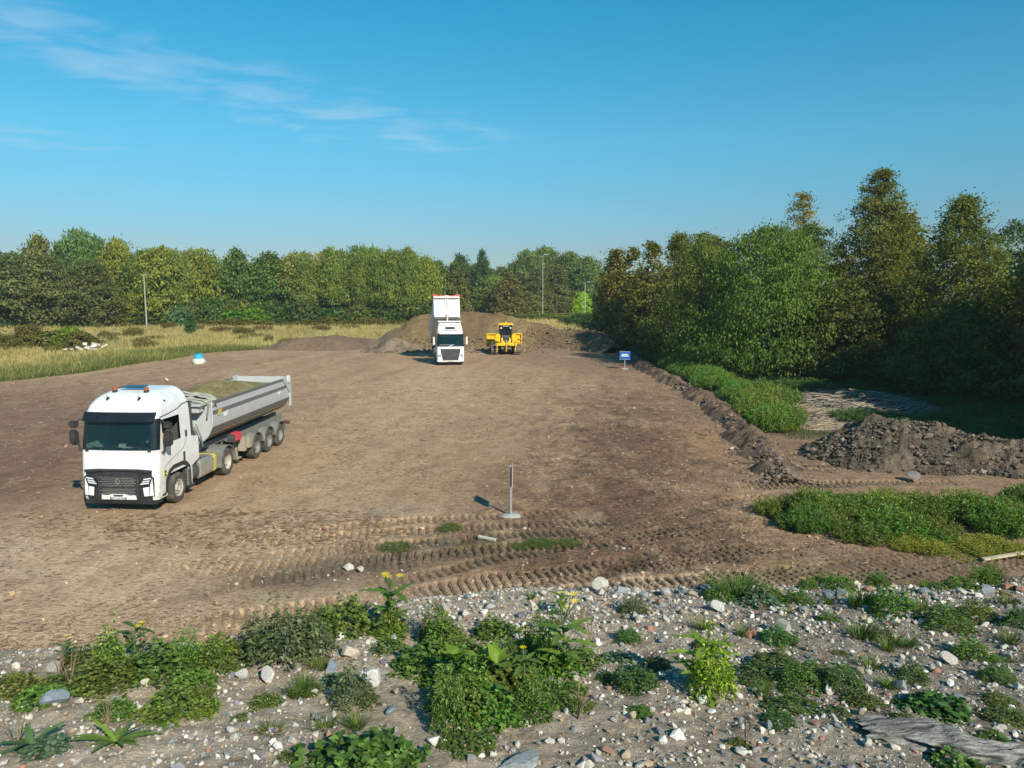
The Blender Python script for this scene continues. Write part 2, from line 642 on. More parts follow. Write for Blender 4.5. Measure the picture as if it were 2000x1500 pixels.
def ruts(x, y):
    """shallow tyre ruts swinging across the yard"""
    h = np.zeros_like(x)
    for (cx, cy, r, a0, a1) in ((-30, 60, 38, -.9, .6), (-28, 60, 38.5, -.9, .6), (-34, 52, 36, -.9, .9), (-31.8, 52, 36, -.9, .9), (-14, 46, 20.5, -.9, .45), (-12.1, 46, 20.5, -.9, .45), (-60, 28, 56, -.5, .6), (-58, 28, 56, -.5, .6), (-46, 40, 40, -1.2, .5), (-44, 40, 40, -1.2, .5)):
        dx, dy = x - cx, y - cy
        d = np.abs(np.hypot(dx, dy) - r + .1 * fbm(x, y, 3, 2, 5))
        a = np.arctan2(dy, dx)
        m = (1 - sst(.14, .36, d)) * sst(a0 - .1, a0 + .1, a) * (1 - sst(a1 - .1, a1 + .1, a))
        h = h + m
    return np.clip(h, 0, 1.3)


def ground_z(x, y, fine=True):
    near = 1 - sst(95, 130, y)
    h = .10 * fbm(x, y, 14, 3, 1) * sst(8, 20, y)
    r = rough_mask(x, y)
    fld = np.clip(np.maximum(sst(-1, 1, field_edge(y) - x), sst(100, 106, y)) + sst(.5, 2, x - berm_x(y)) * sst(33, 36, y), 0, 1)
    h = h + near * (.05 * fbm(x, y, 2.2, 3, 2) * (.3 + r))
    if fine:
        h = h + near * r * (.075 * fbm(x, y, .55, 4, 3, .6) + .03 * np.maximum(0, fbm(x, y, .16, 2, 4)))
        th, tm = tread(x, y)
        h = h * (1 - .75 * tm) + th
        h = h - .018 * ruts(x, y) * near * (1 - tm)
    # far ground drifts up slightly behind the heaps
    h = h + .25 * fld * fbm(x, y, 9, 2, 8)
    h = h + 2.6 * np.exp(-((x - 13) / 16) ** 2 - ((y - 215) / 9) ** 2)
    h = h * (1 - (np.hypot(x + 11.5, y - 29.5) < 1)) if False else h
    # flat pads where the machines stand
    for (px, py, rx, ry) in ((-11.5, 29.5, 2.6, 7.5), (-5.8, 77, 2.2, 9), (-.6, 84, 2.6, 4)):
        k = np.exp(-np.maximum(0, np.maximum(np.abs(x - px) / rx, np.abs(y - py) / ry) - 1) * 3.)
        h = h * (1 - k)
    return h


def ground_col(x, y):
    C = lambda r, g, b: np.array([r, g, b])
    base = C(.335, .245, .15)
    c = np.ones(x.shape + (3,)) * base

    def mix(m, col):
        nonlocal c
        m = np.clip(m, 0, 1)[..., None]
        c = c * (1 - m) + m * col

    w1 = fbm(x, y, 7, 4, 31)
    w2 = fbm(x, y, 2.2, 4, 32)
    w3 = fbm(x + .3 * y, y * .35, 3.5, 4, 33)
    mix(.35 * sst(-.1, .4, w3), C(.25, .175, .11))
    w4 = fbm(x + .2 * y, y * .45, .8, 4, 34, .6)
    w5 = fbm(x, y * .6, .28, 3, 35, .6)
    st = fbm(x - .17 * y, y * .07, .9, 4, 36)
    mix(.35 * sst(.0, .4, st), C(.40, .295, .18))
    mix(.3 * sst(.0, .4, -st), C(.22, .155, .10))
    mix(.45 * sst(.05, .5, -w3), C(.385, .285, .18))
    # reddish far right part of the yard
    mix(.8 * sst(2.5, 8, x + 1.2 * w1) * sst(24, 34, y) * (.75 + .4 * w1), C(.205, .138, .09))
    # dark brown left edge
    mix(.85 * sst(-13.5, -18, x + .16 * (y - 30) + 1.5 * w2) * sst(70, 40, y), C(.175, .118, .082))
    mix(.55 * sst(62, 80, y) * sst(-8, 2, x + 3 * w1), C(.185, .135, .092))
    # pale lane bottom left
    mix(.75 * sst(-2.5, -7, x + .8 * w2 - .55 * (y - 16)) * sst(27, 18, y), C(.50, .40, .265))
    lane_ = np.exp(-((x + 6.5 - .03 * (y - 30)) / 4.2) ** 2) * sst(17, 22, y + .4 * x + 4) * (1 - sst(60, 80, y))
    mix(.65 * lane_ * (.8 + .5 * w1), C(.43, .325, .205))
    mix(.5 * np.exp(-((np.hypot(x + 9, y - 48) - 17) / 2.2) ** 2) * sst(0, 4, x) * (.7 + .6 * w2), C(.36, .25, .15))
    # churned brown wedge in the middle
    wd = np.exp(-(((x - 3.6 + w2 * .8) - (y - 24) * .16) / 3.9) ** 2) * (1 - sst(36, 56, y)) * sst(16.5, 19, y)
    mix(.92 * wd, C(.135, .088, .058))
    mix(.6 * np.exp(-((x - 9.0) / 1.6) ** 2 - ((y - 35) / 5) ** 2) * sst(-.3, .5, w1 + .3), C(.36, .225, .12))
    # dark grey damp band
    dk = np.exp(-((y - 19.8 - (x + 2) * .42 - .5 * w2) / 1.35) ** 2) * sst(-9, -5, x) * (1 - sst(.5, 3, x))
    mix(.9 * dk, C(.10, .083, .060))
    # beige toe of the rubble mound
    mix(.85 * sst(18.6, 17.2, y + .35 * w2 - .12 * x) * sst(-5, -2, x) * (1 - sst(4, 8, x)), C(.40, .32, .225))
    # right tread area
    mix(.7 * sst(5, 8, x) * (1 - sst(19, 23, y)), C(.17, .125, .085))
    mix(.55 * sst(8.5, 10, x) * sst(22.5, 24.5, y) * (1 - sst(32, 35, y)), C(.215, .155, .105))
    # straw-green bits round the signpost
    mix(.55 * np.exp(-((x - .1) / 2.3) ** 2 - ((y - 20.6) / .8) ** 2) * sst(-.1, .5, w2), C(.19, .18, .075))
    mix(.5 * np.exp(-((x - 7.2) / 2.0) ** 2 - ((y - 18.2) / 1.0) ** 2) * sst(-.1, .4, w2), C(.26, .22, .09))
    # white chalky smear
    mix(.8 * np.exp(-((x + 10.7) / .7) ** 2 - ((y - 19.8) / .35) ** 2) * sst(-.4, .1, w2), C(.62, .58, .49))
    mix(.45 * np.exp(-((x + 13.5) / 2.) ** 2 - ((y - 19.8) / 2.) ** 2) * sst(-.1, .4, w2), C(.45, .41, .33))
    mix(.5 * np.exp(-((x + 4.5) / 3.) ** 2 - ((y - 23.5 - (x + 4.5) * .3) / .6) ** 2), C(.31, .28, .20))
    mix(.7 * np.exp(-((y - 79 + .2 * (x - 5)) / .5) ** 2) * sst(3, 4.5, x) * (1 - sst(8, 10, x)) * sst(-.2, .3, w2), C(.60, .55, .44))
    c = c * np.array([1.50, 1.38, 1.38])
    th_, tm_ = tread(x, y)
    mix(.35 * tm_ * (th_ > -.01), C(.40, .32, .22))
    ru = ruts(x, y)
    mix(.10 * ru, C(.36, .27, .18))
    rm = rough_mask(x, y)
    mix((.08 + .5 * rm) * sst(.08, .35, w4), C(.175, .12, .076))
    mix((.15 + .4 * rm) * sst(.1, .4, -w4), C(.43, .32, .20))
    mix(.65 * sst(.16, .38, w5) * (.25 + .75 * rm), C(.12, .085, .056))
    # field and verges
    fld = sst(-.6, .6, field_edge(y) - x + .8 * w2)
    fld = np.maximum(fld, sst(101, 106, y + 2 * w1))
    gcol = C(.38, .31, .14)
    mix(fld, gcol)
    mix(fld * .6 * sst(0, .5, w1), C(.20, .20, .075))
    mix(fld * .6 * sst(78, 60, y), C(.17, .17, .075))
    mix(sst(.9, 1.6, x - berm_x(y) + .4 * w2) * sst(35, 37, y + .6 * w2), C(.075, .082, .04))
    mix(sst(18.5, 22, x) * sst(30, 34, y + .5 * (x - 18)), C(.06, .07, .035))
    mix(np.exp(-((x - 15.5) / 3.6) ** 2 - ((y - 41.5) / 3.8) ** 2) * 1.1, C(.29, .235, .165))
    return c


def grid_mesh(name, X, Y, Z, colr, smooth=True):
    ny, nx = X.shape
    V = np.stack([X, Y, Z], -1).reshape(-1, 3)
    i = np.arange(ny * nx).reshape(ny, nx)
    F = np.stack([i[:-1, :-1], i[:-1, 1:], i[1:, 1:], i[1:, :-1]], -1).reshape(-1, 4)
    return mesh_np(name, V, F, smooth, col=colr.reshape(-1, 3) if colr is not None else None), F


ys = [-80, -50, -30, -15, -5, 2, 8, 11]
y = 12.5
while y < 34:
    ys.append(y)
    y += .036 + max(0, y - 18) * .0048
while y < 110:
    ys.append(y)
    y *= 1.0062
while y < 4000:
    ys.append(y)
    y *= 1.06 if y < 400 else 1.35
ys = np.array(ys)
ud = np.concatenate([np.linspace(-.76, -.305, 150), np.linspace(-.30, .76, 510)])
uo = np.array([.80, .86, .95, 1.1, 1.4, 2, 3.2, 6])
us = np.concatenate([-uo[::-1], ud, uo])
YY, UU = np.meshgrid(ys, us, indexing='ij')
XX = UU * np.maximum(YY, 13)
ZZ = ground_z(XX, YY)
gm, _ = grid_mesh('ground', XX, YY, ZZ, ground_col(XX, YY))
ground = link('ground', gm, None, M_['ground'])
tag(ground, 'brown bare soil of the levelled site running into the dry field', kind='structure')


def gz(x, y):
    return float(ground_z(np.array([float(x)]), np.array([float(y)]))[0])


# ---- foreground rubble mound
CX = [-12, -6, -3, -1.9, -1.45, -.8, 0, 1, 4, 8, 14]
CY = [3.9, 4.2, 4.4, 4.5, 5.2, 5.6, 5.8, 5.85, 6.05, 6.3, 6.6]


def mound_z(x, y, fine=True):
    x = np.asarray(x, float)
    y = np.asarray(y, float)
    yc = np.interp(x, CX, CY)
    d = np.maximum(0, y - yc)
    z = 5.35 - .13 * np.minimum(y, yc) - .84 * (np.sqrt(d * d + .09) - .3)
    z = z + .05 * fbm(x, y, .9, 3, 41) + .018 * fbm(x, y, .25, 3, 42)
    if fine:
        z = z + .012 * fbm(x, y, .07, 3, 43) + .010 * np.maximum(0, fbm(x, y, .035, 2, 44))
    e = np.maximum(np.maximum(np.abs(x) - 12, -y - 8), 0)
    return z - .8 * e


mx_ = np.concatenate([np.linspace(-20, -4.2, 22), np.linspace(-4.1, 4.9, 440), np.linspace(5.1, 20, 22)])
my_ = np.concatenate([np.linspace(-16, 2.3, 16), np.linspace(2.4, 6.9, 270), np.linspace(7, 13.5, 40)])
MY, MX = np.meshgrid(my_, mx_, indexing='ij')
MZ = mound_z(MX, MY)
mc = np.ones(MX.shape + (3,)) * np.array([.50, .415, .31])
w = sst(-.2, .5, fbm(MX, MY, .8, 3, 45))[..., None]
mc = mc * (1 - .55 * w) + .55 * w * np.array([.34, .285, .215])
w = (sst(.0, 2.2, MX) * .75)[..., None]
mc = mc * (1 - w) + w * np.array([.27, .235, .19])
mm_, _ = grid_mesh('rubble_mound', MX, MY, MZ, mc)
rubble = link('rubble_mound', mm_, None, M_['rubble'])
tag(rubble, 'sandy top of the rubble mound the picture is taken from', kind='structure')


def mz(x, y):
    return float(mound_z(np.array([float(x)]), np.array([float(y)]))[0])


# ---- heaps of soil as separate things
def heap(name, label, cat, x0, x1, y0, y1, step, hf, colf, matk='ground', rough=.1, clod=.25):
    nx, ny = int((x1 - x0) / step), int((y1 - y0) / step)
    Y, X = np.meshgrid(np.linspace(y0, y1, ny), np.linspace(x0, x1, nx), indexing='ij')
    H = hf(X, Y)
    k = np.clip(H / .5, 0, 1)
    H = H + k * rough * (fbm(X, Y, clod * 4, 3, 51) + .8 * fbm(X, Y, clod, 3, 52, .65))
    Z = np.where(H > -.02, H, -.25) - .1
    cx, cy = (x0 + x1) / 2, (y0 + y1) / 2
    V = np.stack([X - cx, Y - cy, Z], -1).reshape(-1, 3)
    i = np.arange(ny * nx).reshape(ny, nx)
    F = np.stack([i[:-1, :-1], i[:-1, 1:], i[1:, 1:], i[1:, :-1]], -1).reshape(-1, 4)
    keep = (Z.reshape(-1)[F] > -.33).any(1)
    F = F[keep]
    me = mesh_np(name, V, F, True, col=colf(X, Y, H).reshape(-1, 3))
    o = link(name, me, None, M_[matk])
    o.location = (cx, cy, 0)
    tag(o, label, cat)
    return o


def ridge(X, Y, pts, slope, top=.0):
    """union of cones along a crest polyline: pts (x,y,h)"""
    H = np.full(X.shape, -1.)
    for (a, b) in zip(pts[:-1], pts[1:]):
        ax, ay, ah = a
        bx, by, bh = b
        dx, dy = bx - ax, by - ay
        L2 = dx * dx + dy * dy
        t = np.clip(((X - ax) * dx + (Y - ay) * dy) / L2, 0, 1)
        d = np.hypot(X - ax - t * dx, Y - ay - t * dy)
        h = ah + t * (bh - ah)
        H = np.maximum(H, h - slope * (np.sqrt(d * d + top * top) - top))
    return H


def colmix(base, alt, scale, seed, amt=1.):
    base, alt = np.array(base), np.array(alt)

    def f(X, Y, H):
        w = (amt * sst(-.25, .45, fbm(X, Y, scale, 4, seed)))[..., None]
        return base * (1 - w) + alt * w

    return f


def main_h(X, Y):
    X2 = X + 1.0 * fbm(X, Y, 6, 2, 61)
    Y2 = Y + .8 * fbm(X, Y, 5, 2, 62)
    H = ridge(X2, Y2, [(-18, 97, .4), (-14.5, 97.5, 2.2), (-11.5, 97, 3.8), (-7, 97, 4.2), (-1.5, 97, 3.95), (1.5, 95, 3.2), (4, 94, 2.7)], .62, .8)
    H2 = ridge(X2, Y2, [(3, 93, 2.5), (8, 91, 2.3), (10.3, 88, 1.9), (11.2, 82, .9)], .75, .5)
    return np.maximum(H, H2)


def main_c(X, Y, H):
    c = colmix((.235, .17, .085), (.18, .125, .072), 4, 63)(X, Y, H)
    w = sst(1, 6, X)[..., None] * .8
    c = c * (1 - w) + w * colmix((.155, .115, .075), (.20, .145, .085), 1.2, 64)(X, Y, H)
    w = sst(-13, -16, X)[..., None] * .7
    c = c * (1 - w) + w * np.array([.22, .185, .14])
    w = (np.exp(-((X - 0.2 - (96 - Y) * .15) / .5) ** 2) * sst(1.2, 2.4, H))[..., None] * .5
    return c * (1 - w) + w * np.array([.33, .25, .14])


heap('soil_heap', 'largest heap of brown earth behind the raised tipper and bulldozer', 'soil heap', -24, 15, 82, 106, .17, main_h, main_c, rough=.20, clod=.35)
heap('soil_heap', 'low grey-brown earth heap left of the raised tipper truck', 'soil heap', -33, -14, 82, 96, .15,
     lambda X, Y: ridge(X + .8 * fbm(X, Y, 4, 2, 65), Y, [(-29, 88.5, .2), (-26, 89.5, 1.1), (-21, 90.5, 1.65), (-18, 91.5, 1.2), (-15.5, 92, .7)], .5, .8),
     colmix((.215, .155, .105), (.17, .125, .09), 2.5, 66), rough=.14, clod=.3)
heap('soil_heap', 'small tipped mound of loose earth beside the cab of the raised tipper', 'soil heap', -17.5, -9.2, 84, 92.5, .13,
     lambda X, Y: ridge(X, Y, [(-15.5, 89.5, .9), (-13.5, 89, 1.4), (-11.5, 88.5, .8)], .6, .4),
     colmix((.27, .215, .15), (.17, .13, .09), 1.0, 67), rough=.2, clod=.3)


def right_h(X, Y):
    X2 = X + .45 * fbm(X, Y, 2.2, 3, 68)
    Y2 = Y + .45 * fbm(X, Y, 2.2, 3, 69)
    return ridge(X2, Y2, [(12.7, 32.3, .2), (14.0, 32.0, 1.0), (15.5, 31.6, 1.65), (16.9, 31.0, 1.6), (18.2, 30.2, 1.25), (19.8, 29.5, 1.1), (22, 28.5, .9)], .60, .5)


heap('clod_heap', 'rough heap of dark clods right of the tracked yard, nearest soil heap', 'soil heap', 10, 24.5, 26.2, 36, .06, right_h,
     colmix((.11, .09, .07), (.19, .15, .11), .8, 70), rough=.30, clod=.22)
heap('earth_berm', 'long low berm of dark crumbly earth along the right edge of the yard', 'earth berm', 7.5, 14.5, 26, 94, .11,
     lambda X, Y: .52 - .55 * (np.sqrt((X - berm_x(Y) + .35 * fbm(X, Y, 1.6, 3, 71)) ** 2 + .1) - .31) - .9 * sst(29.5, 26.5, Y) - .9 * sst(90, 93.5, Y) + .30 * fbm(X, Y, 2.0, 3, 72),
     colmix((.20, .145, .10), (.12, .088, .062), .9, 73), rough=.26, clod=.2)


# ------------------------------------------------------------------ stones and clods
def rock_mesh(seed, sub=2, flat=.75, cuts=6):
    r = random.Random(seed)
    bm = bmesh.new()
    bmesh.ops.create_icosphere(bm, subdivisions=sub, radius=.5)
    for _ in range(cuts):
        n = Vector((r.gauss(0, 1), r.gauss(0, 1), r.gauss(0, 1))).normalized()
        d = r.uniform(.20, .38)
        for v in bm.verts:
            e = v.co.dot(n) - d
            if e > 0: v.co -= n * e * .92
    sc = Vector((r.uniform(.85, 1.15), r.uniform(.7, 1.0), r.uniform(.55, .85) * flat / .75))
    for v in bm.verts:
        v.co = Vector((v.co.x * sc.x, v.co.y * sc.y, v.co.z * sc.z)) * (1 + r.uniform(-.02, .02))
    me = bpy.data.meshes.new('stone')
    bm.to_mesh(me)
    bm.free()
    me.shade_smooth()
    me.set_sharp_from_angle(angle=R(18))
    me.materials.append(M_['stone'])
    return me


ROCKS = [rock_mesh(i + 3, 3 if i < 6 else 2, cuts=9 + i % 4) for i in range(12)]
BRICK = MB().box(-.5, .5, -.26, .26, -.17, .17).build('x', M_['stone'], None, bevel=.03)
BRICKM = BRICK.data
bpy.data.objects.remove(BRICK)


def base_arrays(sub):
    bm = bmesh.new()
    bmesh.ops.create_icosphere(bm, subdivisions=sub, radius=.5)
    V = np.array([v.co[:] for v in bm.verts])
    F = np.array([[v.index for v in f.verts] for f in bm.faces])
    bm.free()
    return V, F


ICO_V, ICO_F = base_arrays(1)
OCT_V = np.array([[.5, 0, 0], [-.5, 0, 0], [0, .5, 0], [0, -.5, 0], [0, 0, .5], [0, 0, -.5]])
OCT_F = np.array([[0, 2, 4], [2, 1, 4], [1, 3, 4], [3, 0, 4], [2, 0, 5], [1, 2, 5], [3, 1, 5], [0, 3, 5]])


def scatter_chunks(name, P, size, cols, zsq=.7, sink=.2, label=None, parent=None, mat='grit', seed=0, base=None):
    """thousands of small chunks joined into one mesh; P (n,3)"""
    g = np.random.default_rng(seed)
    n = len(P)
    BV, BF = base or (ICO_V, ICO_F)
    nv, nf = len(BV), len(BF)
    V = np.repeat(BV[None], n, 0) * (1 + g.uniform(-.32, .32, (n, nv, 1)))
    V = V * np.stack([g.uniform(.8, 1.3, n), g.uniform(.6, 1.0, n), g.uniform(.45, .9, n) * zsq / .7], -1)[:, None]
    a = g.uniform(0, 6.28, n)
    tl = g.uniform(-.6, .6, n)
    x, y_, z = V[..., 0], V[..., 1], V[..., 2]
    x, z = x * np.cos(tl)[:, None] - z * np.sin(tl)[:, None], x * np.sin(tl)[:, None] + z * np.cos(tl)[:, None]
    x, y_ = x * np.cos(a)[:, None] - y_ * np.sin(a)[:, None], x * np.sin(a)[:, None] + y_ * np.cos(a)[:, None]
    V = np.stack([x, y_, z], -1) * size[:, None, None]
    V = V + P[:, None]
    V[..., 2] += (size * (.5 * zsq - sink))[:, None]
    F = BF[None] + (np.arange(n) * nv)[:, None, None]
    C = np.repeat(cols[:, None], nv, 1).reshape(-1, 3)
    me = mesh_np(name, V.reshape(-1, 3), F.reshape(-1, 3), False, col=C)
    o = link(name, me, parent, M_[mat])
    tag(o, label=label, kind='stuff')
    return o


PAL = np.array([[.58, .54, .46], [.44, .41, .37], [.70, .67, .61], [.22, .22, .23], [.16, .18, .20], [.36, .19, .13], [.42, .33, .22], [.30, .26, .2], [.26, .27, .27]])


def pal(n, g, wts):
    i = g.choice(len(PAL), n, p=np.array(wts) / sum(wts))
    return PAL[i] * g.uniform(.75, 1.15, (n, 1))

# ------------------------------------------------------------------ gravel on the mound, clods on the yard
g = np.random.default_rng(11)
n = 56000
px = g.uniform(-4.6, 5.8, n)
py = g.uniform(2.3, 6.6, n) ** 1.0
dens = sst(-.5, .3, fbm(px, py, .5, 3, 81) + .75 * sst(-.5, 1.6, px) + .5 * sst(1.2, .2, np.interp(px, CX, CY) - py))
keep = g.uniform(0, 1, n) < .12 + .88 * dens
px, py = px[keep], py[keep]
P = np.stack([px, py, mound_z(px, py)], -1)
sz = .0105 * np.exp(g.normal(0, .62, len(px))) * (1 + .25 * (py > 5))
sz = np.clip(sz, .006, .065)
cc = pal(len(px), g, [6, 5, 4, 2, 2.2, 1.1, 2, 2, 3])
big = sz > .017
scatter_chunks('gravel', P[big], sz[big], cc[big], seed=2, label='coarse grey and brown gravel strewn over the rubble mound')
scatter_chunks('fine_gravel', P[~big], sz[~big], cc[~big], seed=12, label='fine gravel between the stones of the rubble mound', base=(OCT_V, OCT_F))
n = 24000
py = 14 + 62 * g.uniform(0, 1, n) ** 2.0
px = g.uniform(-.72, .55, n) * py
r = rough_mask(px, py) * (1 - .8 * tread(px, py)[1])
keep = (g.uniform(0, 1, n) < (.03 + .95 * r ** 1.3)) & (px < berm_x(py) - .3) & (px > field_edge(py))
px, py = px[keep], py[keep]
cl = ground_col(px, py) * g.uniform(.7, 1.25, (len(px), 1))
lt = g.uniform(0, 1, len(px)) < .09
cl[lt] = np.array([.46, .42, .34]) * g.uniform(.8, 1.1, (lt.sum(), 1))
scatter_chunks('clods', np.stack([px, py, ground_z(px, py)], -1), np.clip(.05 * np.exp(g.normal(0, .5, len(px))), .02, .2), cl, seed=3,
               label='loose clods and pebbles lying over the bare yard', base=(OCT_V, OCT_F))
# clods on the dark heap and the berm
n = 13000
px, py = g.uniform(12, 23, n), g.uniform(26.5, 35.5, n)
hz = right_h(px, py)
k = hz > .1
px, py, hz = px[k], py[k], hz[k]
cl = np.array([.115, .092, .07]) * g.uniform(.6, 1.6, (len(px), 1))
lt = g.uniform(0, 1, len(px)) < .04
cl[lt] = np.array([.30, .25, .19])
scatter_chunks('loose_clods', np.stack([px, py, hz - .1], -1), np.clip(.078 * np.exp(g.normal(0, .6, len(px))), .03, .42), cl, seed=4,
               label='dark clods piled on the rough heap at the right', sink=.1, base=(OCT_V, OCT_F))
n = 6500
py = 27 + 64 * g.uniform(0, 1, n) ** 1.35
px = berm_x(py) + g.normal(0, .75, n)
hz = .42 - .5 * np.abs(px - berm_x(py))
hz = np.maximum(hz, .03)
cl = np.array([.17, .122, .088]) * g.uniform(.6, 1.5, (n, 1))
scatter_chunks('berm_clods', np.stack([px, py, hz - .05], -1), np.clip(.11 * np.exp(g.normal(0, .45, n)), .04, .35), cl, seed=5,
               label='crumbled clods along the earth berm', sink=.15, base=(OCT_V, OCT_F))
n = 2600
px, py = g.uniform(-17, 12, n), g.uniform(83.5, 92, n)
hz = np.maximum(main_h(px, py), 0)
k = (hz < 1.1) | (px > 1)
px, py, hz = px[k], py[k], hz[k]
cl = np.array([.19, .14, .095]) * g.uniform(.6, 1.5, (len(px), 1))
scatter_chunks('heap_clods', np.stack([px, py, hz], -1), np.clip(.16 * np.exp(g.normal(0, .45, len(px))), .06, .5), cl, seed=6,
               label='crumbled soil along the foot of the large heap', sink=.15, base=(OCT_V, OCT_F))


# ------------------------------------------------------------------ named stones
def stone(x, y, s, rgb, label, group=None, me=None, z=None, squash=1., rz=None, name='stone', tilt=0):
    o = bpy.data.objects.new(name, me or random.choice(ROCKS))
    COL.objects.link(o)
    zz = mz(x, y) if z is None else z
    o.location = (x, y, zz + s * .22 * squash)
    o.scale = (s, s, s * squash)
    o.rotation_euler = (random.uniform(-.3, .3) + tilt, random.uniform(-.3, .3), random.uniform(0, 6.28) if rz is None else rz)
    o.color = tuple(rgb) + (1,)
    tag(o, label, 'stone', group)
    return o


SPEC = [
    (.70, 5.86, .20, (.56, .53, .46), 'largest pale boulder lying on the crest of the rubble mound'),
    (1.48, 5.31, .115, (.46, .47, .45), 'pointed pale grey stone standing just behind the crest stones, casting a long shadow'),
    (2.46, 5.71, .16, (.20, .24, .27), 'blue-grey angular stone on the crest beside the tan rounded stone'),
    (2.58, 5.54, .15, (.38, .32, .22), 'smooth tan rounded stone beside the blue-grey angular stone'),
    (3.75, 5.83, .15, (.20, .23, .26), 'large dark slate-blue stone at the right end of the crest'),
    (3.58, 5.86, .09, (.50, .50, .48), 'small whitish stone left of the dark slate-blue stone on the crest'),
    (-.78, 4.02, .15, (.62, .62, .60), 'upright grey stone with a bright white face left of the big weed patch'),
    (-1.36, 4.06, .12, (.60, .56, .52), 'white speckled stone lying left of the upright white-faced stone'),
    (-1.54, 4.13, .10, (.46, .46, .43), 'flat grey-white stone left of the white speckled stone'),
    (-1.04, 4.20, .09, (.22, .27, .33), 'blue stone wedge above the upright white-faced stone'),
    (-.99, 4.42, .14, (.46, .40, .31), 'large sandy stone behind the blue stone wedge'),
    (-.61, 3.63, .065, (.20, .27, .33), 'small blue-grey stone at the lower left rim of the big weed patch'),
    (1.79, 4.84, .14, (.33, .32, .28), 'round grey stone half sunk in gravel behind the bright green upright weed'),
    (2.62, 4.38, .12, (.47, .44, .38), 'pale domed stone on the right part of the mound'),
    (2.22, 4.21, .11, (.38, .37, .34), 'grey cornered stone left of the pale domed stone'),
    (2.10, 3.92, .11, (.25, .30, .31), 'teal-grey flat stone below the grey cornered stone'),
    (1.22, 3.32, .08, (.40, .33, .27), 'pinkish stone in the gravel left of the driftwood'),
    (-2.63, 4.17, .11, (.38, .35, .30), 'sandy stone at the left edge beside the first weeds'),
    (-2.01, 3.98, .065, (.55, .50, .40), 'cream stone standing between the left weed clumps'),
    (-2.34, 3.70, .14, (.22, .26, .31), 'long slate-blue slab below the left weed clumps'),
    (-.36, 3.30, .09, (.66, .65, .62), 'chunk of white plaster at the bottom of the picture'),
    (.15, 5.44, .11, (.56, .50, .40), 'cream rounded stone behind the tall flowering thistle'),
    (.86, 5.80, .12, (.30, .34, .38), 'blue-grey stone right of the largest pale boulder'),
    (1.21, 5.79, .11, (.50, .48, .42), 'pale crest stone under the brown post stub'),
    (-.49, 5.37, .13, (.45, .40, .33), 'sandy lump in the stone cluster right of the yellow-flowered crest weed'),
    (-.33, 5.28, .11, (.52, .47, .38), 'cream lump in front of the sandy lump on the crest'),
    (1.02, 5.70, .10, (.26, .29, .33), 'dark blue-grey stone in the middle of the crest row'),
    (-.86, 3.37, .06, (.40, .20, .14), 'brick-red lump above the bottom leafy weed'),
    (1.55, 5.78, .10, (.47, .45, .40), 'pale crest stone left of the grey-leaved plant'),
    (-2.0, 4.50, .07, (.40, .42, .50), 'small lilac-grey slate standing on the left crest beside yellow flowers'),
]
for i, (x, y_, s, rgb, lb) in enumerate(SPEC):
    rgb = tuple(min(.75, q * 1.15) for q in rgb)
    stone(x, y_, s, rgb, lb, me=ROCKS[i % 6], squash=1.35 if 'upright' in lb or 'standing' in lb else 1.)
o = stone(0.02, 3.08, .27, (.55, .54, .50), 'long flat whitish slab at the bottom edge in the centre', squash=.28, rz=.05)
for i, (x, y_, a) in enumerate(((4.02, 5.98, .3), (4.08, 5.93, 1.1), (3.9, 5.8, 2.0))):
    stone(x, y_, .10, (.36, .17, .11), ('broken red brick on the crest at the far right, ' + ('topmost of three', 'rightmost of three', 'nearest of three')[i]), me=BRICKM, rz=a, name='brick')
o = stone(1.55, 4.76, .09, (.42, .18, .11), 'ribbed chunk of red hollow brick in the gravel', me=BRICKM, rz=.7, tilt=.4, name='brick')
KINDS = [((.62, .59, .52), 'pale rubble stone'), ((.38, .37, .35), 'mid-grey rubble stone'), ((.19, .22, .25), 'blue-grey rubble stone'),
         ((.37, .19, .13), 'brick-red rubble fragment'), ((.40, .33, .23), 'sandy brown rubble stone')]
placed = [(s[0], s[1], s[2]) for s in SPEC]
cnt = 0
tries = 0
while cnt < 296 and tries < 20000:
    tries += 1
    y_ = random.uniform(2.9, 6.1)
    x = random.uniform(-.70, .72) * y_
    yc = float(np.interp(x, CX, CY))
    if y_ > yc + .12: continue
    crest = max(0, 1 - abs(y_ - yc + .12) / .35) if x > -.5 else 0
    pr = .12 + .5 * crest + (.25 if x > .3 else 0) + (.18 if -1.3 < x < -.5 else 0)
    if random.random() > pr: continue
    s = random.choice((.035, .04, .05, .055, .07)) * random.uniform(.85, 1.2) * (1 + .7 * crest)
    if any(math.hypot(x - q[0], y_ - q[1]) < (s + q[2]) * .42 for q in placed): continue
    placed.append((x, y_, s))
    k = random.choices(range(5), (30, 24, 20, 10, 18))[0]
    v = random.uniform(.8, 1.15)
    c, nm = KINDS[k]
    where = 'on the mound crest' if crest > .25 else ('on the left half of the mound' if x < 0 else 'on the right half of the mound')
    stone(x, y_, s, tuple(q * v for q in c), nm + ' lying loose ' + where, group=nm + 's ' + where)
    cnt += 1
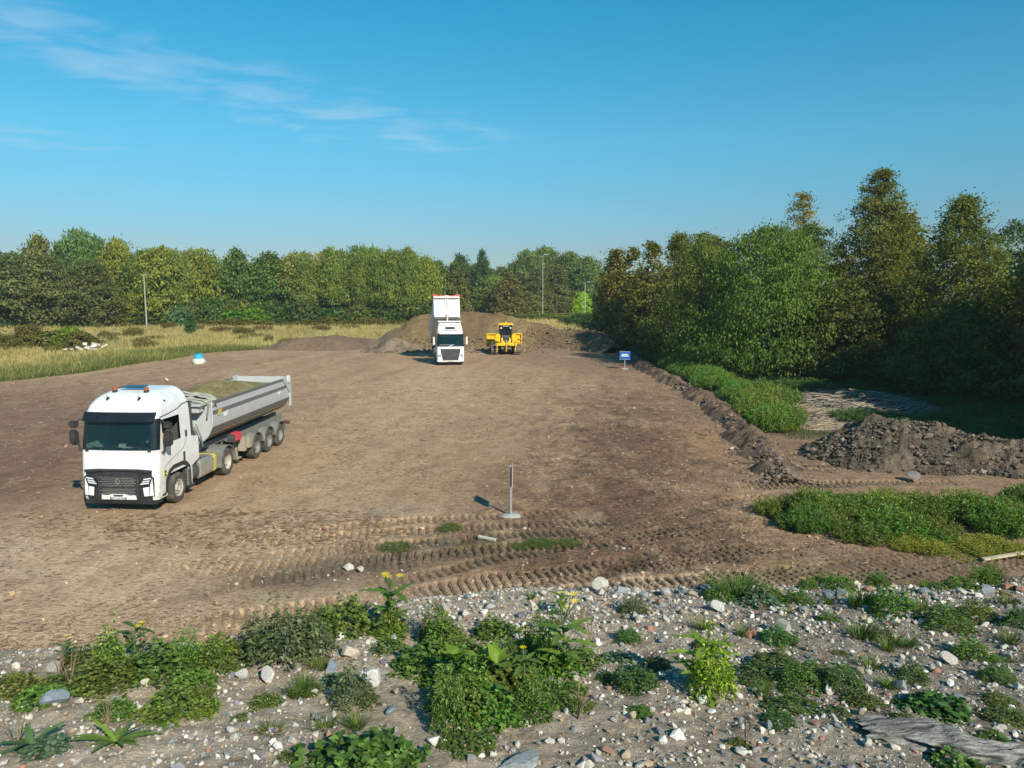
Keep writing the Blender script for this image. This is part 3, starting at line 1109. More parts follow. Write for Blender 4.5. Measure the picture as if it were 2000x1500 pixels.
# stones on the yard floor
stone(-4.11, 18.56, .42, (.60, .57, .50), 'jagged white lump of rubble on the soil below the dark band', z=gz(-4.11, 18.56), squash=.9)
stone(-3.8, 18.45, .26, (.52, .49, .43), 'smaller pale lump touching the jagged white lump', z=gz(-3.8, 18.45))
stone(-26.5, 58.5, .34, (.58, .55, .48), 'lone pale stone on the bare yard beyond the loaded truck', z=gz(-26.5, 58.5))
stone(14.55, 27.3, .55, (.20, .19, .17), 'grey rock slab at the foot of the rough clod heap', z=.15, squash=.8)
stone(9.6, 32.9, .3, (.45, .42, .36), 'pale stone among the tracks left of the clod heap', z=gz(9.6, 32.9))
for i in range(14):
    x, y_ = random.uniform(-7, -2), 0
    y_ = 18.1 + (x + 4) * .12 + random.uniform(-.3, .35)
    stone(x, y_, random.uniform(.06, .13), (.5, .47, .41), 'small pale stone in the row below the dark soil band', group='pale stones below the dark soil band', z=gz(x, y_))


# ------------------------------------------------------------------ driftwood on the mound
def driftwood():
    me_v, me_f = [], []
    n, K = 46, 26
    g2 = random.Random(5)
    pts = []
    for i in range(n):
        t = i / (n - 1)
        x = 1.66 + .86 * t
        y_ = 3.40 - .34 * t + .03 * math.sin(t * 7)
        r = (.03 + .06 * math.sin(math.pi * min(1, t * 1.15 + .08)) ** .8) * (1 - .3 * t)
        r += .022 * math.exp(-((t - .42) / .08) ** 2) + .02 * math.exp(-((t - .66) / .07) ** 2)
        pts.append((x, y_, mz(x, y_) + r * .12, r))
    for i, (x, y_, z, r) in enumerate(pts):
        for k in range(K):
            a = 2 * math.pi * k / K + .5 * math.sin(i * .12)
            q = 1 + .20 * math.sin(k * 5.1 + i * .05) * math.sin(k * 2.3) + .10 * math.sin(k * 3 + i * .55) + g2.uniform(-.04, .04)
            rr = r * q
            me_v.append((x + .02 * math.sin(k * 2.1), y_ + rr * 1.25 * math.cos(a), z + rr * .8 * math.sin(a)))
    for i in range(n - 1):
        for k in range(K):
            q = (k + 1) % K
            me_f.append((i * K + k, i * K + q, (i + 1) * K + q, (i + 1) * K + k))
    m = MB()
    m.add(me_v, me_f)
    mat, t, p = new_mat('grey_driftwood')
    mp2 = nnode(t, 'ShaderNodeMapping')
    mp2.inputs['Scale'].default_value = (3, 28, 28)
    mp2.inputs['Rotation'].default_value = (0, 0, R(20))
    t.links.new(nnode(t, 'ShaderNodeTexCoord').outputs['Object'], mp2.inputs[0])
    f = noise(t, 1.6, 7, .65, mp2.outputs[0])
    c = mixc(t, ramp(t, f, .38, .60), (.045, .042, .036), (.36, .35, .32))
    t.links.new(c, p.inputs['Base Color'])
    p.inputs['Roughness'].default_value = .9
    bump(t, p, f, 1., .02)
    o = m.build('driftwood_log', mat, None, ang=60)
    tag(o, 'weathered grey driftwood log half buried in rubble at the lower right corner', 'driftwood')


driftwood()


# ------------------------------------------------------------------ small yard things
def make_sign(name, loc, rz, label, H=1.55, pw=.9, ph=.62, face=True):
    t = empty(name, loc, rz, label=label, cat='sign')
    MB().lathe([(0, 0), (0, .30), (.05, .31), (.09, .26), (.11, .06), (.11, 0)], 18, 'z').build('base', M_['concrete'], t)
    MB().box(-.03, .03, -.03, .03, .06, H).build('post', M_['galv'], t, bevel=.006)
    b = MB().box(-pw / 2, pw / 2, -.055, -.032, H - ph, H).build('panel', M_['blue'] if face else M_['wood'], t, bevel=.008)
    if face:
        m = MB()
        m.box(-.26, .20, -.0585, -.0555, H - .30, H - .225)
        m.box(-.33, .30, -.0585, -.0555, H - .43, H - .345)
        m.box(.22, .27, -.0585, -.0555, H - .30, H - .24)
        m.build('lettering', M_['white_clean'], b)
        f = MB()
        for z0, z1 in ((H - .012, H), (H - ph, H - ph + .012)):
            f.box(-pw / 2, pw / 2, -.0575, -.0552, z0, z1)
        f.build('border', M_['white_clean'], b)
    for s in (-.2, .2):
        MB().box(-.22, .22, -.032, -.0295, H - ph / 2 + s - .02, H - ph / 2 + s + .02).build('bracket', M_['galv'], t)
    return t


make_sign('site_sign', (9.77, 66.26, gz(9.77, 66.26)), R(-6), 'blue sign with white lettering on a post near the shaded yard edge', 1.55, .92, .7)
make_sign('site_sign', (-.03, 23.1, gz(-.03, 23.1) + .07), R(89.2), 'signpost with its thin panel seen edge-on in the tracked soil', 1.65, .72, .62, False)

# blue-topped block
t = empty('covered_block', (-29.15, 71.2, gz(-29.15, 71.2)), R(12), label='small pale block with a bright blue cover at the left edge of the yard', cat='bag')
m = MB()
m.lathe([(0, 0), (0, .50), (.12, .56), (.30, .52), (.45, .44), (.52, .36), (.52, 0)], 14, 'z')
ob = m.build('sack', M_['pale_debris'], t, ang=60)
for v in ob.data.vertices:
    v.co.x *= 1.05 + .12 * math.sin(v.co.y * 9 + v.co.z * 7)
m = MB()
m.lathe([(.44, .40), (.50, .42), (.72, .38), (.86, .36), (.93, .40), (.94, .25), (.80, .12), (.78, 0)], 12, 'z')
ob = m.build('cover', M_['cyan'], t, ang=60)
for v in ob.data.vertices:
    v.co.z += .05 * math.sin(v.co.x * 12) * (v.co.z > .6)

# debris pile in the left grass
g3 = random.Random(9)
for i in range(11):
    x, y_ = -47.6 + g3.uniform(-1.5, 1.6), 86.0 + g3.uniform(-1.6, 1.6)
    s = g3.uniform(.35, .75)
    m = MB()
    m.box(-s, s, -.14, .14, -.11, .11) if i % 3 else m.box(-s * .5, s * .5, -s * .4, s * .4, -.16, .16)
    o = m.build('concrete_post' if i % 3 else 'concrete_block', M_['pale_debris'], None, bevel=.03)
    o.location = (x, y_, gz(x, y_) + .45 + g3.uniform(-.1, .5))
    o.rotation_euler = (g3.uniform(-.3, .3), g3.uniform(-.5, .5), g3.uniform(-.6, .6))
    tag(o, 'broken pale concrete piece in the dumped pile in the left grass', 'concrete debris', 'concrete pieces dumped in the left grass')
for i, (x, y_, a, L) in enumerate(((-36.6, 81.6, .25, 1.1), (-35.4, 81.2, .38, 1.4), (-35.3, 80.2, -.1, .5))):
    o = MB().box(-L, L, -.09, .09, -.035, .035).build('plank', M_['wood'], None, bevel=.008)
    o.location = (x, y_, gz(x, y_) + .12 + .03 * i)
    o.rotation_euler = (.02, .03, a)
    tag(o, ('pale plank lying at the field edge, left one of three', 'long pale plank at the field edge, crossing the middle', 'short pale board at the field edge, nearest of three')[i], 'plank')
o = MB().box(-.75, .75, -.06, .06, -.03, .03).build('plank', M_['wood'], None, bevel=.008)
o.location = (12.95, 19.35, gz(12.95, 19.35) + .1)
o.rotation_euler = (0, -.08, .18)
tag(o, 'weathered plank on the soil at the right edge of the picture', 'plank')
# flattened crawler chain piece near the signpost
t = empty('corrugated_hose', (-.95, 21.0, gz(-.95, 21.0) + .04), R(-32), label='short ribbed hose lying on the soil below the edge-on signpost', cat='hose')
m = MB()
prof = []
for k in range(11):
    prof += [(k * .055, .035), (k * .055 + .02, .055), (k * .055 + .035, .055), (k * .055 + .05, .035)]
m.lathe(prof, 10, 'x').build('hose', M_['concrete'], t)


def pole(name, x, y_, h, r, label, cat, mat, lamp=False):
    t = empty(name, (x, y_, gz(x, y_) - .1), 0, label=label, cat=cat)
    MB().tube((0, 0, 0), (0, 0, h), r, r * .62, 10).build('pole', M_[mat], t)
    if lamp:
        MB().path([(0, 0, h - .02), (.05, 0, h + .25), (.5, 0, h + .35)], [.05, .045, .04], 8).build('arm', M_[mat], t)
        MB().box(.3, 1.15, -.18, .18, h + .25, h + .42).build('lamp_head', M_['galv'], t, bevel=.04)
    else:
        MB().box(-.12, .5, -.1, .1, h - .12, h + .02).build('cap', M_[mat], t, bevel=.02)
        MB().tube((.4, 0, h), (.4, 0, h + .18), .05, .03, 8).build('insulator', M_['white_clean'], t)


pole('utility_pole', -66.0, 139, 9.4, .15, 'pale utility pole standing in front of the left wood', 'utility pole', 'polewood')
pole('lamp_post', 6.85, 172, 14.2, .085, 'tall thin pale lamp post left of the bright green tree', 'lamp post', 'galv', True)
pole('lamp_post', 17.0, 180, 8.3, .13, 'shorter lamp post with grey head at the end of the dark right tree row', 'lamp post', 'galv', True)


# ------------------------------------------------------------------ cut branches
def stick(seed):
    r = random.Random(seed)
    p = Vector((-.5, 0, 0))
    pts = [p.copy()]
    for i in range(4):
        p += Vector((.25, r.uniform(-.06, .06), r.uniform(-.04, .04)))
        pts.append(p.copy())
    m = MB().path(pts, [.035, .033, .028, .022, .012], 6)
    if seed % 2: m.path([pts[2], pts[2] + Vector((.25, .16 * (1 if seed % 4 == 1 else -1), .08))], [.018, .008], 5)
    o = m.build('cut_branch', M_['wood'], None)
    me = o.data
    bpy.data.objects.remove(o)
    return me


STK = [stick(i) for i in range(6)]
pale, t, p = new_mat('stripped_branch')
oi = nnode(t, 'ShaderNodeObjectInfo')
c = mixc(t, oi.outputs['Random'], (.34, .28, .20), (.09, .07, .052))
t.links.new(c, p.inputs['Base Color'])
p.inputs['Roughness'].default_value = .85
for me in STK:
    me.materials.clear()
    me.materials.append(pale)


def lay_stick(x, y_, label, grp, h):
    o = bpy.data.objects.new('cut_branch', random.choice(STK))
    COL.objects.link(o)
    L = random.uniform(.9, 2.4)
    o.scale = (L, L * .8, L * .8)
    o.location = (x, y_, gz(x, y_) + h)
    o.rotation_euler = (random.uniform(0, 6), random.uniform(-.22, .22), random.gauss(.1, .55))
    tag(o, label, 'branch', grp)


for i in range(130):
    a, r = random.uniform(0, 6.28), math.sqrt(random.random())
    lay_stick(15.0 + 2.3 * r * math.cos(a), 41.8 + 3.4 * r * math.sin(a), 'pale cut branch in the sunlit spread right of the tall green weeds', 'cut branches in the sunlit spread', random.uniform(.03, .35) * (1.1 - r))
for i in range(150):
    a, r = random.uniform(0, 6.28), math.sqrt(random.random())
    lay_stick(21.3 + 3.2 * r * math.cos(a), 46.0 + 4.4 * r * math.sin(a), 'cut branch in the shaded brush pile behind the clod heap', 'cut branches in the shaded brush pile', random.uniform(.03, .8) * (1.1 - r))


def stick_stuff(n, cx, cy, rx, ry, label, col, hmax, lsc=1.):
    g4 = np.random.default_rng(n)
    a = g4.uniform(0, 6.28, n)
    r = np.sqrt(g4.uniform(0, 1, n))
    x, y_ = cx + rx * r * np.cos(a), cy + ry * r * np.sin(a)
    z = ground_z(x, y_) + .02 + hmax * (1 - r) * g4.uniform(0, 1, n)
    L = g4.uniform(.25, .9, n) * lsc
    th = g4.normal(.1, .6, n)
    w = g4.uniform(.004, .018, n)
    d = np.stack([np.cos(th), np.sin(th), g4.uniform(-.2, .2, n)], -1) * L[:, None]
    nrm = np.stack([-np.sin(th), np.cos(th), 0 * th], -1) * w[:, None]
    up = np.array([0, 0, 1.]) * w[:, None]
    P0 = np.stack([x, y_, z], -1)
    V = np.stack([P0 - nrm, P0 + nrm, P0 + up * 1.6, P0 + d - nrm * .5, P0 + d + nrm * .5, P0 + d + up], 1)
    F = np.array([[0, 2, 5, 3], [2, 1, 4, 5], [1, 0, 3, 4]])[None] + (np.arange(n) * 6)[:, None, None]
    C = np.repeat((np.array(col) * g4.uniform(.5, 1.3, (n, 1)))[:, None], 6, 1).reshape(-1, 3)
    o = link('brushwood', mesh_np('brushwood', V.reshape(-1, 3), F.reshape(-1, 4), False, col=C), None, M_['grit'])
    tag(o, label, kind='stuff')


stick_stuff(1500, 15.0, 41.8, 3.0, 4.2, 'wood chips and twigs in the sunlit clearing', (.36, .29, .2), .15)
stick_stuff(3200, 21.5, 46, 4.2, 5.2, 'twigs heaped in the shade behind the clod heap', (.24, .215, .18), .6)  # darker, greyer twig colour has some of the tree shade painted in
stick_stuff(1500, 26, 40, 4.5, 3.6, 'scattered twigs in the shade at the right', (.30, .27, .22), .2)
def yard_litter(n, seed):
    g4 = np.random.default_rng(seed)
    y_ = 14 + 46 * g4.uniform(0, 1, n) ** 1.7
    x = g4.uniform(-.74, .5, n) * y_
    cl_ = fbm(x, y_ * .5, 1.5, 4, 95)
    k = (cl_ > -.05 + .3 * (g4.uniform(0, 1, n) - .5)) & (x < berm_x(y_) - .6) & (x > field_edge(y_) + .3) & ~((np.abs(x + 11.6) < 1.9) & (y_ > 23) & (y_ < 37)) & ~((np.abs(x + 6) < 2) & (y_ > 69))
    x, y_ = x[k], y_[k]
    n = len(x)
    z = ground_z(x, y_) + .012
    L = g4.uniform(.03, .16, n) * (1 + y_ / 70)
    th = g4.normal(.1, .7, n)
    w = g4.uniform(.003, .008, n) * (1 + y_ / 60)
    d = np.stack([np.cos(th), np.sin(th), g4.uniform(-.08, .08, n)], -1) * L[:, None]
    nr = np.stack([-np.sin(th), np.cos(th), 0 * th], -1) * w[:, None]
    P0 = np.stack([x, y_, z], -1)
    up = np.array([0, 0, 1.]) * w[:, None] * 1.5
    V = np.stack([P0 - nr, P0 + nr, P0 + up, P0 + d - nr * .5, P0 + d + nr * .5, P0 + d + up], 1)
    F = np.array([[0, 2, 5, 3], [2, 1, 4, 5]])[None] + (np.arange(n) * 6)[:, None, None]
    lt = g4.uniform(0, 1, n) < .22
    base_ = np.where(lt[:, None], np.array([.36, .27, .17]), np.array([.15, .105, .068]))
    C = np.repeat((base_ * g4.uniform(.6, 1.3, (n, 1)))[:, None], 6, 1).reshape(-1, 3)
    o = link('litter', mesh_np('litter', V.reshape(-1, 3), F.reshape(-1, 4), False, col=C), None, M_['grit'])
    tag(o, 'dark straw and root bits pressed into the yard soil', kind='stuff')


yard_litter(20000, 21)
stick_stuff(700, -7.5, 22.0, 4.5, 1.9, 'crushed straw and twigs on the yard before the loaded truck', (.19, .12, .07), .015, .38)
stick_stuff(260, -13.0, 22.3, 4.0, 1.6, 'crushed straw on the yard left of the loaded truck', (.22, .15, .085), .015, .38)

# ------------------------------------------------------------------ vehicles
def text_mesh(s, size, depth=.004):
    cu = bpy.data.curves.new('txt', 'FONT')
    cu.body = s
    cu.size = size
    cu.extrude = depth
    cu.align_x = 'CENTER'
    cu.resolution_u = 2
    o = bpy.data.objects.new('txt', cu)
    COL.objects.link(o)
    dg = bpy.context.evaluated_depsgraph_get()
    me = bpy.data.meshes.new_from_object(o.evaluated_get(dg))
    bpy.data.objects.remove(o)
    return me


def cab_loft(t, zs, wf, yf, rf, yr, ysd, bow, assign, mats, names, nfront=11):
    """hollow cab built from horizontal sections; assign(region, x, y, z) names the part of each face"""
    secs = []
    regs = []
    for z in zs:
        w, y0, r = wf(z), yf(z), rf(z)
        pts = []
        reg = []
        yc = y0 + r + bow * ((w - r) / w) ** 2
        for yy in ysd:
            pts.append((w, max(yy, yc + .01 * (1 + len(ysd) - ysd.index(yy))), z))
            reg.append('side')
        for k in range(6):
            a = math.pi / 2 * k / 5
            pts.append((w - r + r * math.cos(a), yc - r * math.sin(a), z))
            reg.append('corner' if k < 5 else 'front')
        for k in range(1, nfront):
            s = 1 - 2 * k / nfront
            x = s * (w - r)
            pts.append((x, y0 + bow * (x / w) ** 2, z))
            reg.append('front')
        for k in range(6):
            a = math.pi / 2 * (5 - k) / 5
            pts.append((-(w - r + r * math.cos(a)), yc - r * math.sin(a), z))
            reg.append('corner' if k < 5 else 'side')
        for yy in ysd[::-1]:
            pts.append((-w, max(yy, yc + .01 * (1 + len(ysd) - ysd.index(yy))), z))
            reg.append('side')
        secs.append(pts)
        regs = reg
    n = len(secs[0])
    parts = {}
    for i in range(len(zs) - 1):
        for k in range(n):
            q = (k + 1) % n
            vs = [secs[i][k], secs[i][q], secs[i + 1][q], secs[i + 1][k]]
            c = [sum(v[j] for v in vs) / 4 for j in range(3)]
            rg = regs[k] if k < n - 1 else 'rear'
            nm = assign(rg, *c)
            if nm: parts.setdefault(nm, []).append(vs)
    top = secs[-1]
    for k in range(n // 2):
        a, b = k, n - 1 - k
        if b - 1 > a + 1:
            parts.setdefault('shell', []).append([top[a], top[a + 1], top[b - 1], top[b]])
    out = {}
    for nm, fs in parts.items():
        bm = bmesh.new()
        for vs in fs: bm.faces.new([bm.verts.new(v) for v in vs])
        bmesh.ops.remove_doubles(bm, verts=bm.verts, dist=.0005)
        bmesh.ops.recalc_face_normals(bm, faces=bm.faces)
        # outward
        s = sum((f.calc_center_median() - Vector((0, 1.2, f.calc_center_median().z))).dot(f.normal) for f in bm.faces)
        if s < 0: bmesh.ops.reverse_faces(bm, faces=bm.faces)
        me = bpy.data.meshes.new(nm)
        bm.to_mesh(me)
        bm.free()
        me.shade_smooth()
        me.set_sharp_from_angle(angle=R(40))
        out[nm] = link(names.get(nm, nm), me, t, M_[mats[nm]])
    return out


def wheel(t, x0, x1, y, r=.5, dual=False, deep=True, rimc='rim', sgn=1):
    """wheel between x0 and x1 (outer face at x1 when sgn>0)"""
    c = (0, y, r)
    a, b = (x0, x1) if sgn > 0 else (-x0, -x1)
    s = 1 if sgn > 0 else -1
    hub = MB()
    hub.lathe([(b - s * .10, .0), (b - s * .10, .10), (b - s * .02 if deep is False else b - s * .08, .11), (b - s * .14, .16)], 16, 'x', c)
    for k in range(8):
        an = 2 * math.pi * k / 8
        hub.tube((b - s * .13, y + .13 * math.cos(an), r + .13 * math.sin(an)), (b - s * .085, y + .13 * math.cos(an), r + .13 * math.sin(an)), .014, n=6)
    w = hub.build('wheel', M_[rimc], t)
    ty = MB()
    prof = [(a, .29), (a, r - .06), (a + s * .03, r - .012), (a + s * .045, r)]
    wd = abs(b - a)
    for q in (.2, .4, .6, .8):
        xx = a + s * wd * q
        prof += [(xx - s * .008, r), (xx - s * .006, r - .014), (xx + s * .006, r - .014), (xx + s * .008, r)]
    prof += [(b - s * .045, r), (b - s * .03, r - .012), (b, r - .06), (b + s * .004, r - .13), (b - s * .006, .30), (b - s * .02, .285)]
    ty.lathe(prof, 40, 'x', c)
    ty.build('tyre', M_['rubber'], w, ang=30)
    rm = MB()
    dd = .13 if deep else .045
    rm.lathe([(b - s * .012, .292), (b - s * .03, .275), (b - s * (dd), .25), (b - s * (dd + .02), .16), (b - s * (dd + .005), .0)], 32, 'x', c)
    rm.lathe([(a + s * .02, .29), (a + s * .05, .0)], 20, 'x', c)
    rm.build('rim', M_[rimc], w)
    if not deep or True:
        hl = MB()
        for k in range(10):
            an = 2 * math.pi * (k + .5) / 10
            hl.tube((b - s * (dd + .004), y + .215 * math.cos(an), r + .215 * math.sin(an)), (b - s * (dd - .006), y + .215 * math.cos(an), r + .215 * math.sin(an)), .022, n=8)
        hl.build('vent_hole', M_['black'], w)
    return w


def fender(t, y, r, x0, x1, mat, name='mudguard', a0=0, a1=180, thick=.02):
    m = MB()
    n = 14
    R0 = r
    for sgn in (1, -1):
        lo, hi = (x0, x1) if sgn > 0 else (-x1, -x0)
        vs = []
        for k in range(n + 1):
            a = R(a0 + (a1 - a0) * k / n)
            for rr in (R0, R0 + thick):
                for xx in (lo, hi):
                    vs.append((xx, y + rr * math.cos(a), .5 + rr * math.sin(a)))
            # little outer lip
        fs = []
        for k in range(n):
            b = k * 4
            for (i, j) in ((0, 1), (1, 3), (3, 2), (2, 0)):
                fs.append((b + i, b + j, b + 4 + j, b + 4 + i))
        fs += [(0, 1, 3, 2), (n * 4, n * 4 + 1, n * 4 + 3, n * 4 + 2)]
        mm = MB()
        mm.add(vs, fs)
        mm.build(name, M_[mat], t)


# ================= loaded tipper truck, near left
NT = empty('tipper_truck', (-12.28, 23.39, 0), R(-3.7), label='white articulated tipper truck with grey dump trailer loaded with soil, nearest vehicle', cat='truck')


def wf(z): return float(np.interp(z, [.3, .5, 1.4, 2.0, 2.9, 3.15, 3.35, 3.5, 3.62, 3.72, 3.76], [1.19, 1.22, 1.25, 1.25, 1.22, 1.19, 1.13, 1.05, .95, .80, .66]))


def yf(z): return float(np.interp(z, [.3, .5, 1.2, 1.4, 2.0, 2.95, 3.15, 3.35, 3.5, 3.62, 3.72, 3.76], [.06, .0, .0, .02, .05, .22, .26, .36, .50, .72, 1.02, 1.3]))


def rf(z): return float(np.interp(z, [.3, 1.4, 2.9, 3.3, 3.76], [.16, .18, .22, .3, .34]))


def asg(rg, x, y, z):
    if rg == 'rear': return 'shell'
    if rg == 'side':
        if .62 < y < 1.98 and z < 1.12: return None
        if y >= 1.98 and z < .98: return None
        if .55 < y < 1.62 and 2.08 < z < 2.92: return 'side_window' if x < 0 else None
        if z < .42: return None
        return 'shell'
    if rg == 'corner':
        if z < .40: return 'grille'
        if 1.99 < z < 2.95: return 'pillar' if x > 0 else 'pillar_b'
        return 'shell'
    if z < 1.36: return 'grille'
    if 1.99 < z < 2.95: return 'windscreen'
    return 'shell'


P = cab_loft(NT, [.34, .42, .6, .8, .96, 1.10, 1.24, 1.38, 1.6, 1.8, 1.99, 2.1, 2.3, 2.5, 2.7, 2.9, 2.96, 3.06, 3.16, 3.26, 3.36, 3.44, 3.51, 3.57, 3.63, 3.68, 3.72, 3.76],
             wf, yf, rf, 2.3, [2.32, 2.0, 1.62, 1.1, .66, .5], .07, asg,
             dict(shell='white', side_window='glassdark', grille='black', pillar='blackgloss', pillar_b='blackgloss', windscreen='glass'),
             dict(shell='cab_shell', grille='front_grille_panel', pillar='window_pillar', pillar_b='window_pillar'))


def yfr(x, z): return yf(z) + .07 * (x / wf(z)) ** 2


def onfront(m, name, mat, parent, off=.0, **k):
    """bend a flat front piece (built at y about 0) to the curved nose"""
    m.v = [(v[0], v[1] + yfr(v[0], v[2]) + off, v[2]) for v in m.v]
    return m.build(name, M_[mat], parent, **k)


gp = P['grille']
for z0, z1, hw in ((.87, 1.16, .62), (.60, .80, .60)):
    m = MB()
    for (a, b, c2, d) in ((-hw, hw, z1, z1 + .018), (-hw, hw, z0 - .018, z0)):
        m.box(a, b, -.035, .01, c2, d)
    m.box(-hw - .02, -hw, -.035, .01, z0 - .018, z1 + .018)
    m.box(hw, hw + .02, -.035, .01, z0 - .018, z1 + .018)
    onfront(m, 'grille_frame', 'darkgrey', gp)
    m = MB()
    nrow = 5 if z1 > 1 else 4
    for i in range(nrow):
        zz = z0 + (z1 - z0) * (i + .5) / nrow
        for k in range(9):
            x = -hw + .03 + (k + (.5 if i % 2 else 0)) * (2 * hw - .06) / 9.5
            m.box(x, x + .095, -.026, .0, zz - .010, zz + .010)
    onfront(m, 'grille_slats', 'chassis', gp)
# diamond emblem
m = MB()
o_, i_ = .085, .05
cz = 1.03
vs = []
for s_, yy in ((1, -.05), (1, -.03)):
    vs += [(0, yy, cz + .13), (o_, yy, cz), (0, yy, cz - .13), (-o_, yy, cz), (0, yy, cz + .075), (i_, yy, cz), (0, yy, cz - .075), (-i_, yy, cz)]
fs = []
for b in (0, 8):
    for k in range(4): fs.append((b + k, b + (k + 1) % 4, b + 4 + (k + 1) % 4, b + 4 + k))
for k in range(4):
    fs.append((k, (k + 1) % 4, 8 + (k + 1) % 4, 8 + k))
    fs.append((4 + k, 4 + (k + 1) % 4, 12 + (k + 1) % 4, 12 + k))
m.add(vs, fs)
onfront(m, 'emblem', 'chassis', gp)
# bonnet lip between grille and white front
m = MB()
pts = [(-1.08, 1.33), (-.8, 1.30), (-.62, 1.36), (.62, 1.36), (.8, 1.30), (1.08, 1.33), (1.08, 1.385), (.66, 1.42), (-.66, 1.42), (-1.08, 1.385)]
m.prism([(q[0], q[1]) for q in pts], -.03, .0, 'y')
onfront(m, 'grille_lip', 'black', gp, off=-.035)
# plate panel and plate
m = MB()
m.prism([(-.56, .45), (.56, .45), (.54, .60), (.36, .585), (.2, .63), (-.2, .63), (-.36, .585), (-.54, .60)], -.045, -.005, 'y')
pp = onfront(m, 'plate_panel', 'white_clean', NT)
m = MB()
m.prism([(-.17, .605), (.17, .605), (.12, .555), (-.12, .555)], -.055, -.04, 'y')
onfront(m, 'tow_recess', 'black', pp)
m = MB()
m.box(-.26, .26, -.058, -.046, .455, .55)
pl = onfront(m, 'number_plate', 'white_clean', NT)
m = MB()
m.box(-.26, -.225, -.0605, -.056, .456, .549)
m.box(.225, .26, -.0605, -.056, .456, .549)
onfront(m, 'plate_band', 'bluetext', pl)
tm = text_mesh('GM 015 MA', .088, .001)
to = link('plate_text', tm, pl, M_['black'])
to.rotation_euler = (R(90), 0, 0)
to.location = (0, -.060, .471)
# headlights
for s_ in (1, -1):
    m = MB()
    m.prism([(s_ * .66, 1.02), (s_ * .74, 1.09), (s_ * 1.06, 1.20), (s_ * 1.13, 1.14), (s_ * 1.12, .56), (s_ * .80, .55), (s_ * .76, .84), (s_ * .66, .92)], -.02, .01, 'y')
    hd = onfront(m, 'headlight', 'blackgloss', NT)
    m = MB()
    for k, (xa, xb, zz) in enumerate(((.80, 1.05, 1.10), (.76, 1.0, 1.02), (.70, .98, .95))):
        m.prism([(s_ * xa, zz - .022), (s_ * xb, zz + .01), (s_ * xb, zz + .05), (s_ * (xa + .03), zz + .02)], -.035, -.018, 'y')
    onfront(m, 'lamp_strips', 'lamp', hd)
    m = MB()
    m.prism([(s_ * .79, .83), (s_ * .97, .86), (s_ * .97, .57), (s_ * .82, .56)], -.036, -.018, 'y')
    m.prism([(s_ * 1.005, .88), (s_ * 1.085, 1.12), (s_ * 1.11, .58), (s_ * .99, .575)], -.036, -.018, 'y')
    onfront(m, 'lamp_panel', 'white_clean', hd)
    # side corner scoop and marker
    m = MB()
    m.prism([(.34, .48), (.56, .50), (.56, .56), (.34, .53)], s_ * 1.235, s_ * 1.205, 'x')
    m.build('corner_scoop', M_['black'], NT)
    m = MB()
    m.box(*sorted((s_ * 1.246, s_ * 1.258)), .44, .60, 1.06, 1.30)
    m.build('warning_sticker', M_['stripe'], NT)
    m = MB()
    m.box(*sorted((s_ * 1.258, s_ * 1.262)), .47, .57, 1.10, 1.15)
    m.box(*sorted((s_ * 1.258, s_ * 1.262)), .47, .57, 1.20, 1.26)
    m.build('sticker_marks', M_['black'], NT)
# black skirt below bumper
m = MB()
m.prism([(-1.18, .2), (-1.05, .08), (1.05, .08), (1.18, .2), (1.2, .56), (-1.2, .56)], .06, .3, 'z')
m2 = MB()
m2.box(-1.17, 1.17, .08, .5, .27, .36)
m2.build('bumper_skirt', M_['black'], NT, bevel=.03)
# visor
m = MB()
prof = [(.0, 2.90), (.03, 2.89), (.20, 3.14), (.24, 3.20), (.14, 3.18)]
nv = 14
vs = []
for k in range(nv + 1):
    x = -1.16 + 2.32 * k / nv
    dy = .10 * (x / 1.2) ** 2 + (.05 if abs(x) > 1.1 else 0)
    for (a, b) in ((.02 + dy, 2.90), (.03 + dy, 2.885), (.26 + dy * .8, 3.15), (.22 + dy * .8, 3.17)):
        vs.append((x, a, b))
fs = []
for k in range(nv):
    for j in range(4): fs.append((k * 4 + j, k * 4 + (j + 1) % 4, k * 4 + 4 + (j + 1) % 4, k * 4 + 4 + j))
fs += [(0, 1, 2, 3), (nv * 4, nv * 4 + 1, nv * 4 + 2, nv * 4 + 3)]
m.add(vs, fs)
m.build('sun_visor', M_['blackgloss'], NT)
# black lower windscreen band, wipers
m = MB()
m.box(-1.06, 1.06, -.012, .02, 1.94, 2.06)
onfront(m, 'scuttle', 'black', NT)
for xa, xb in ((-.45, -.95), (.28, -.28), (.80, .30)):
    m = MB()
    m.path([(xa, yfr(xa, 2.0) - .02, 2.0), (xa - .1, yfr(xa - .1, 2.1) - .03, 2.08), (xb, yfr(xb, 2.15) - .025, 2.14)], .012, 6)
    m.build('wiper', M_['black'], NT)
# roof kit
m = MB()
m.prism([(-.42, 1.06), (.42, 1.06), (.34, 1.42), (-.34, 1.42)], 0, .02, 'z')
rh = m.build('roof_hatch', M_['blackgloss'], NT)
rh.location = (0, .05, 3.735)
rh.rotation_euler = (R(5), 0, 0)
for x in (-.52, .52):
    b = MB()
    b.lathe([(0, 0), (0, .085), (.05, .08), (.06, .06)], 14, 'z')
    bb = b.build('beacon_base', M_['black'], NT)
    bb.location = (x, 1.0, 3.71)
    MB().lathe([(.06, .075), (.13, .075), (.155, .055), (.16, 0)], 14, 'z').build('beacon_lens', M_['amber'], bb)
    a = MB()
    a.tube((0, 0, 0), (0, .1, .06), .03, .05, 8)
    a.tube((0, .02, .05), (.01, .02, .32), .005, .003, 5)
    ao = a.build('antenna', M_['black'], NT)
    ao.location = (x * .98 + .0, .50, 3.51)
MB().lathe([(0, 0), (0, .05), (.02, .045), (.025, 0)], 12, 'x').build('side_marker_lamp', M_['black'], NT).location = (1.08, 1.0, 3.42)
